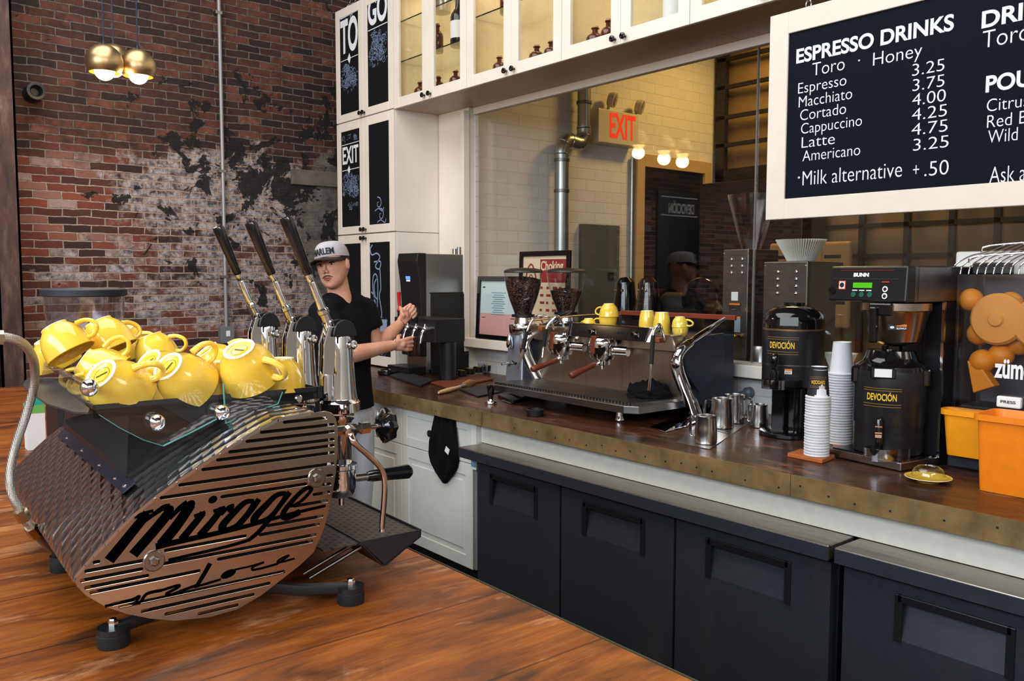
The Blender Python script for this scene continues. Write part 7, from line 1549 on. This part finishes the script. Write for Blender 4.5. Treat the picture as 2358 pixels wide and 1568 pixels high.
# brass pendants
brassp = mat('brushed_brass', (190, 162, 118), .36, 1.0); inner = mat('bright_brass_inside', (236, 190, 110), .35, .7)
bulb_m = mat('lit_bulb', (255, 226, 170), .3, emit=(255, 214, 140), estr=7.0)
for k, (px_, py_, D, lab) in enumerate(((240, 144, 4.35, 'brass globe pendant lamp, left of the three'), (318, 154, 4.50, 'brass globe pendant lamp, right of the three'), (262, 140, 4.72, 'brass globe pendant lamp behind the left one, partly hidden'))):
    p = at_d(px_, py_, D); R_ = .091; t = thing('pendant_lamp', lab, 'pendant lamp', tuple(p), group='cluster of brass pendants')
    pr = [(R_*sin(radians(a)), R_*cos(radians(a))) for a in range(4, 128, 4)]; ri = [(r-.003, z-(.003 if i < 3 else 0)) for i, (r, z) in enumerate(pr)]
    MB().lathe([(0, R_)]+pr, p, 44, caps=False).build('globe_shade', brassp, t); MB().lathe([(0, R_-.004)]+ri, p, 44, caps=False).build('shade_lining', inner, t)
    MB().lathe([(.0, R_+.018), (.010, R_+.016), (.012, R_-.002)], p, 16).build('cord_grip', blackm, t); MB().tube([(p.x, p.y, p.z+R_+.012), (p.x, p.y, 4.78)], .0042, 8).build('cord', mat('blue_black_cord', (30, 38, 60), .6), t)
    MB().lathe([(.016, .06), (.016, .015)], p, 16).build('lamp_holder', blackm, t); MB().sphere(p+Vector((0, 0, -.040)), .050, 24, 16).build('bulb', bulb_m, t)
    d = bpy.data.lights.new('pendant_light', 'POINT'); d.energy = 5.5; d.color = (1.0, .70, .36); d.shadow_soft_size = .05; lo = bpy.data.objects.new('pendant_light', d); COL.objects.link(lo); lo.location = p+Vector((0, 0, -.115))

# ---- rear room
XR = XRL+.002
r_ = at_x(1293, 470, XRL+.09); up1 = at_x(1345, 230, XRL+.09); e0 = at_x(1296, 360, XRL+.09); e1 = at_x(1343, 300, XRL+.09)
t = thing('duct_pipe', 'galvanised duct pipe with a double elbow on the white block wall behind the glass', 'duct', (XRL+.09, r_.y, 0)); rp_ = .052
MB().tube([(XRL+.09, r_.y, .0), (XRL+.09, r_.y, e0.z)], rp_, 28).build('lower_pipe', galv, t); MB().tube([(XRL+.09, up1.y, e1.z+.02), (XRL+.09, up1.y, 4.7)], rp_*.94, 28).build('upper_pipe', galv, t)
q = smoothpts([(XRL+.09, r_.y, e0.z-.01), (XRL+.09, r_.y, e0.z+.05), (XRL+.09, r_.y+.05, e0.z+.115), (XRL+.09, up1.y-.05, e1.z-.10), (XRL+.09, up1.y, e1.z-.04), (XRL+.09, up1.y, e1.z+.03)], 4); MB().tube(q, rp_*1.02, 28).build('elbow', galv, t)
for i in (2, 6, 9, 12, 16, 19):
    if i+1 < len(q): dv = (q[i+1]-q[i]).normalized(); MB().lathe([(rp_*1.02, -.004), (rp_*1.09, 0), (rp_*1.02, .004)], q[i], 28, dv, caps=False).build('seam_band', steel, t)
for z in (e0.z-.03, e0.z-.25, e1.z+.20): MB().lathe([(rp_, -.012), (rp_*1.10, -.01), (rp_*1.10, .01), (rp_, .012)], (XRL+.09, r_.y if z < e1.z else up1.y, z), 28, caps=False).build('pipe_collar', steel_dark, t)
a = at_x(1378, 255, XRL+.10); c = at_x(1470, 336, XRL+.10)
t = thing('exit_sign', 'white exit sign with red letters and two emergency lamp heads above the dark doorway', 'exit sign', (XRL+.05, (a.y+c.y)/2, c.z))
zt_, zb_ = at_x(1425, 256, XRL+.10).z, at_x(1425, 333, XRL+.10).z
MB().box(XR, XRL+.10, a.y, c.y, zb_, zt_).build('housing', mat('ivory_housing', (218, 208, 186), .5), t, smooth=0, bevel=.008, seg=3)
text('EXIT', SIDE((XRL+.1008, at_x(1404, 300, XRL+.1).y, zb_+.045)), mat('exit_red', (226, 52, 22), .5, emit=(255, 50, 20), estr=.5), t, fit=(at_x(1463, 300, XRL+.1).y-at_x(1404, 300, XRL+.1).y, (zt_-zb_)*.74), bold=.02, depth=.001)
for px_, py_ in ((1412, 230), (1475, 246)):
    p = at_x(px_, py_, XRL+.09); b = MB(); dr = Vector((.75, .45, -.25)).normalized(); b.lathe([(.010, -.045), (.050, -.035), (.058, .0), (.060, .016), (.054, .018)], p, 28, dr); b.cyl((XRL+.06, p.y-.03, zt_-.002), (XRL+.07, p.y-.02, p.z-.03), .012); h = b.build('lamp_head', mat('ivory_housing', (218, 208, 186), .5), t)
    MB().lathe([(.052, .0172), (.050, .021), (.0, .026)], p, 28, dr).build('lens', mat('lamp_lens', (130, 124, 112), .12, .6), h)
d0, d1 = at_x(1476, 500, XRL), at_x(1614, 500, XRL); zd = at_x(1540, 392, XRL).z
b = MB(); fw = .045
b.box(XR, XRL+.04, d0.y-.09, d0.y, 0, zd+.10); b.box(XR, XRL+.04, d1.y, d1.y+.08, 0, zd+.10); b.box(XR, XRL+.04, d0.y, d1.y, zd, zd+.10)
o = struct(b.build('door_1', mat('tan_door_frame', (196, 164, 112), .55), smooth=0, bevel=.003)); MB().box(XR, XRL+.012, d0.y, d1.y, 0.0, zd).build('door_leaf', mat('dark_glazed_door', (22, 24, 30), .12), o, smooth=0)
a = at_x(1343, 515, XRL+.05); c = at_x(1425, 720, XRL+.05); t = thing('electrical_panel', 'flat grey electrical panel on the block wall behind the glass', 'electrical panel', (XRL+.05, (a.y+c.y)/2, .9))
MB().box(XR, XRL+.05, a.y, c.y, .9, a.z).build('door', mat('grey_green_panel', (92, 96, 94), .45), t, smooth=0, bevel=.004); q = at_x(1406, 636, XRL+.05); MB().box(XRL+.0495, XRL+.058, q.y-.03, q.y+.03, q.z-.03, q.z+.03).build('latch', blackm, t, smooth=0)
p = at_x(1457, 400, XRL+.03); o = MB().tube([(XRL+.025, p.y, .9), (XRL+.025, p.y, at_x(1457, 362, XRL+.03).z)], .016, 14).build('conduit_pipe', galv, None, origin=(XRL+.025, p.y, .9)); tag(o, 'straight pale conduit on the block wall left of the dark doorway behind the glass', 'conduit')
# steel framed partition on the far side
b = MB(); xg0 = at_y(1650, 300, YRW-.06).x; xg1 = 1.5; yg = YRW-.07
zg_mid = at_y(1700, 400, yg).z
b.box(xg0, xg0+.09, yg, yg+.05, .9, 4.6); b.box(xg0, xg1, yg, yg+.05, zg_mid-.05, zg_mid+.05)
for k in range(8): x = at_y(1885+k*105, 300, yg).x; b.box(x-.02, x+.02, yg, yg+.04, 1.0, 4.6)
for py_ in (110, 175, 245, 310): z = at_y(1700, py_+20, yg).z; b.box(xg0, xg1, yg, yg+.03, z-.016, z+.016)
for py_ in (520, 590, 660): z = at_y(1990, py_, yg).z; b.box(xg0+.9, xg1, yg, yg+.03, z-.016, z+.016)
struct(b.build('window_3', mat('black_steel_sash', (20, 18, 18), .5), smooth=0))
cx0, cx1 = at_y(1668, 440, yg-.05).x, at_y(1780, 440, yg-.05).x
t = thing('tall_cupboard', 'dark tall cupboard against the far wall behind the glass', 'cupboard', ((cx0+cx1)/2, yg-.2, 0)); MB().box(cx0, at_y(1900, 440, yg-.05).x, yg-.35, yg-.02, 0, at_y(1720, 415, yg-.3).z).build('body', mat('dark_brown_cupboard', (40, 34, 32), .4), t, smooth=0, bevel=.004)
for k in range(3):
    x = at_y(1800+k*62, 560, yg-.40).x; t = thing('coffee_sack_poster', ('tan printed sack panel right of the filter basket behind the glass', 'tan printed sack panel between the steel box and the brewer behind the glass', 'tan printed sack panel above the brewer behind the glass')[k], 'sack', (x, yg-.40, 1.2), group='printed sacks behind the glass')
    b = L(t); b.box(-.11, .11, 0, .05, 0, .62); b.build('sack', speckle(mat('jute', (176, 138, 86), .9), (176, 138, 86), .12, 60), t, smooth=0, bevel=.02, seg=3)
    b = L(t); [b.box(-.085, .085-.02*((i*3+k) % 4), -.0015, .001, .50-.055*i, .525-.055*i) for i in range(7)]; b.build('print_bars', black_ink, t, smooth=0)
# grinders on the inside ledge
o = MB().box(-4.60, 2.5, YB+.125, YB+.72, .60, 1.10).build('work_ledge', mat('pale_ledge', (200, 196, 186), .5), None, smooth=0); tag(o, 'pale work ledge just behind the glass carrying the shop grinders', 'ledge')
def box_grinder(lab, pxl, pxr, pyt, pyb, Y, rows, hop):
    a = at_y(pxl, pyt, Y); c = at_y(pxr, pyt, Y); t = thing('shop_grinder', lab, 'grinder', ((a.x+c.x)/2, Y+.1, 1.10), group='tall steel shop grinders'); w = c.x-a.x; cx = (a.x+c.x)/2
    MB().box(a.x, c.x, Y, Y+.26, 1.102, a.z).build('casing', mat('smoky_steel', (120, 118, 116), .32, .85), t, smooth=0, bevel=.004)
    for i in range(rows):
        for s in (-.16, .26): MB().lathe([(.010, 0), (.008, .006), (0, .009)], (cx+s*w, Y, a.z-.05-.034*i), 12, (0, -1, 0)).build('rivet', chrome, t)
    for z in (a.z-.02, (a.z+1.1)/2, 1.16):
        for s in (-.46, .46): MB().lathe([(.005, 0), (.004, .003), (0, .004)], (cx+s*w, Y, z), 10, (0, -1, 0)).build('screw', chrome, t)
    if hop: MB().lathe([(w*.30, 0), (w*.42, .05), (w*.80, .26), (w*.82, .28)], (cx, Y+.13, a.z), 32, caps=False).build('hopper', smoke_p, t)
    return t, cx, a.z
t, cx, zt_ = box_grinder('tall steel grinder with warning stickers behind the glass, right of the espresso machine', 1666, 1724, 575, 812, YG+.125, 3, True)
q = at_y(1692, 682, YG+.123); MB().box(q.x-.020, q.x+.020, YG+.1215, YG+.1245, q.z-.022, q.z+.022).build('paper_tag', paper, t, smooth=0)
q = at_y(1692, 706, YG+.123); b = MB(); b.box(q.x-.034, q.x+.034, YG+.1215, YG+.1245, q.z-.022, q.z+.018); w1 = b.build('warning_sticker', black_ink, t, smooth=0); MB().box(q.x-.032, q.x+.032, YG+.1205, YG+.1218, q.z+.008, q.z+.017).build('orange_band', mat('orange_band', (230, 120, 30), .6), w1, smooth=0)
q = at_y(1692, 742, YG+.123); MB().box(q.x-.034, q.x+.034, YG+.1215, YG+.1245, q.z-.05, q.z+.022).build('text_sticker', mat('grey_blue_sticker', (140, 148, 158), .6), t, smooth=0); MB().box(q.x-.034, q.x+.034, YG+.1205, YG+.1218, q.z+.022, q.z+.030).build('orange_band', mat('orange_band', (230, 120, 30), .6), t, smooth=0)
q0 = at_y(1704, 775, YG+.12); MB().tube(smoothpts([(q0.x, YG+.125, q0.z), (q0.x-.01, YG+.09, q0.z+.005), (q0.x-.03, YG+.085, q0.z-.03), (q0.x-.025, YG+.085, q0.z-.085)], 5), .010, 12).build('brass_spout', mat('brass_tube', (190, 150, 84), .2, 1.0), t)
t, cx, zt_ = box_grinder('broad steel grinder with a stack of paper filters on top behind the glass', 1759, 1860, 603, 812, YG+.125, 4, False)
# fluted paper filters on top
fp_ = at_y(1808, 600, YG+.255); n_ = 120; pf = []
for r0, z, am in ((.062, 0, .02), (.075, .03, .05), (.103, .085, .07), (.112, .105, .075)): pf.append([(cx+(r0*(1+am*(1 if j % 2 else -1)))*cos(2*pi*j/n_), YG+.255+(r0*(1+am*(1 if j % 2 else -1)))*sin(2*pi*j/n_), zt_+.003+z) for j in range(n_)])
b = MB(); b.rings(pf, True, False); o = b.build('paper_filter', mat('filter_paper', (236, 234, 226), .9), None, smooth=0, origin=(cx, YG+.255, zt_)); tag(o, 'fluted white paper coffee filter basket on top of the broad steel grinder', 'paper filter')
# black roaster gear seen between the espresso machine and the doorway
for k, (px_, py_) in enumerate(((1440, 668), (1494, 668))):
    Y = YG+.35; p = at_y(px_, 640, Y); q = at_y(px_, 730, Y); t = thing('grinder_head', ('black hooded grinder head behind the glass, left of the pair', 'black hooded grinder head behind the glass, right of the pair')[k], 'grinder head', (p.x, Y, 1.10), group='black hooded grinder heads')
    MB().tube([(p.x-.02, Y, 1.102), (p.x, Y, q.z), (p.x, Y, p.z-.09), (p.x-.005, Y, p.z-.03), (p.x-.01, Y, p.z)], [.085, .085, .062, .060, .035], 24).build('hood', blackg, t)
    for s in (-1, 1): MB().lathe([(.009, 0), (.007, .006), (0, .008)], (p.x+s*.028, Y-.055, p.z-.075), 12, (0, -1, 0)).build('bolt', chrome, t)
    MB().sphere((p.x+.01, Y-.075, q.z+.02), .030, sc=(1, .4, .5)).build('copper_badge', mat('copper_badge', (150, 84, 60), .4, .6), t)
Y = YG+.40; p = at_y(1618, 690, Y); o = MB().lathe([(.115, 0), (.125, .01), (.125, .03), (.118, .04), (.02, .042), (0, .05)], (p.x, Y, p.z), 40, (0, -1, 0)); o.box(p.x-.04, p.x+.04, Y-.02, Y+.12, 1.102, p.z); o = o.build('roaster_door', blackg, None, origin=(p.x, Y, 1.10)); tag(o, 'round black roaster door on a stand behind the glass above the espresso machine', 'roaster part')
Y = YG+.42; p = at_y(1545, 705, Y); o = MB().lathe([(.10, 0), (.10, .22)], (p.x-.11, Y+.1, p.z-.02), 32, (1, 0, 0)); o.box(p.x-.10, p.x+.10, Y, Y+.2, 1.102, p.z-.10); o = o.build('roaster_drum', blackm, None, origin=(p.x, Y, 1.10)); tag(o, 'black roaster drum lying behind the glass between the grinder heads and the round door', 'roaster part')
# white cups and kettle glimpsed between the urns
Y = YG+.10; p = at_y(1910, 770, Y); wc = thing('dripper', 'white ceramic coffee dripper on the ledge between the urns', 'dripper', (p.x, Y+.1, 1.102)); MB().lathe([(.045, 0), (.048, .004), (.05, .05), (.075, .11), (.078, .112), (.070, .11), (.044, .05), (0, .045)], (p.x, Y+.1, 1.103), 32, caps=False).build('cone', white_c, wc)
MB().lathe([(.045, .0), (.075, .002), (.076, .006), (.045, .008)], (p.x, Y+.1, 1.103), 32, caps=False).build('base_flange', white_c, wc)
p = at_y(1748, 790, YG+.12); o = MB().lathe([(.055, 0), (.060, .004), (.050, .11), (.040, .125), (.0, .13)], (p.x, YG+.14, 1.102), 28).build('kettle', steel, None, origin=(p.x, YG+.14, 1.102)); tag(o, 'small steel kettle on the ledge behind the glass joint', 'kettle')
# sign on the brick wall beyond the frame: its mirror image shows in the glass
def mir(px, py): q = at_x(px, py, XL+.03); return Vector((XL+.03, 2*YG-q.y, q.z))
a, c = mir(1516, 470), mir(1612, 470); zt_, zb_ = mir(1560, 440).z, mir(1560, 660).z
t = thing('shop_sign', 'black shop sign with white lettering on the brick wall, seen mirrored in the glass', 'sign', (XL+.02, (a.y+c.y)/2, zb_)); y0, y1 = min(a.y, c.y), max(a.y, c.y)
MB().box(XL+.001, XL+.03, y0, y1, zb_, zt_).build('panel', mat('sign_black', (18, 18, 22), .4), t, smooth=0)
a, c = mir(1540, 478), mir(1598, 478); text('DEVOCI\u00d3N', SIDE((XL+.031, min(a.y, c.y), mir(1560, 492).z)), white_ink, t, fit=(abs(a.y-c.y), mir(1560, 462).z-mir(1560, 492).z), bold=.02)
b = MB(); [b.box(XL+.0300, XL+.0312, y0+.05, y1-.05, mir(1560, q).z, mir(1560, q).z+.012) for q in (456, 498)]; b.build('white_rules', white_ink, t, smooth=0)

for o_ in list(COL.objects):
    if o_.type == 'EMPTY': o_.empty_display_size = 0.05
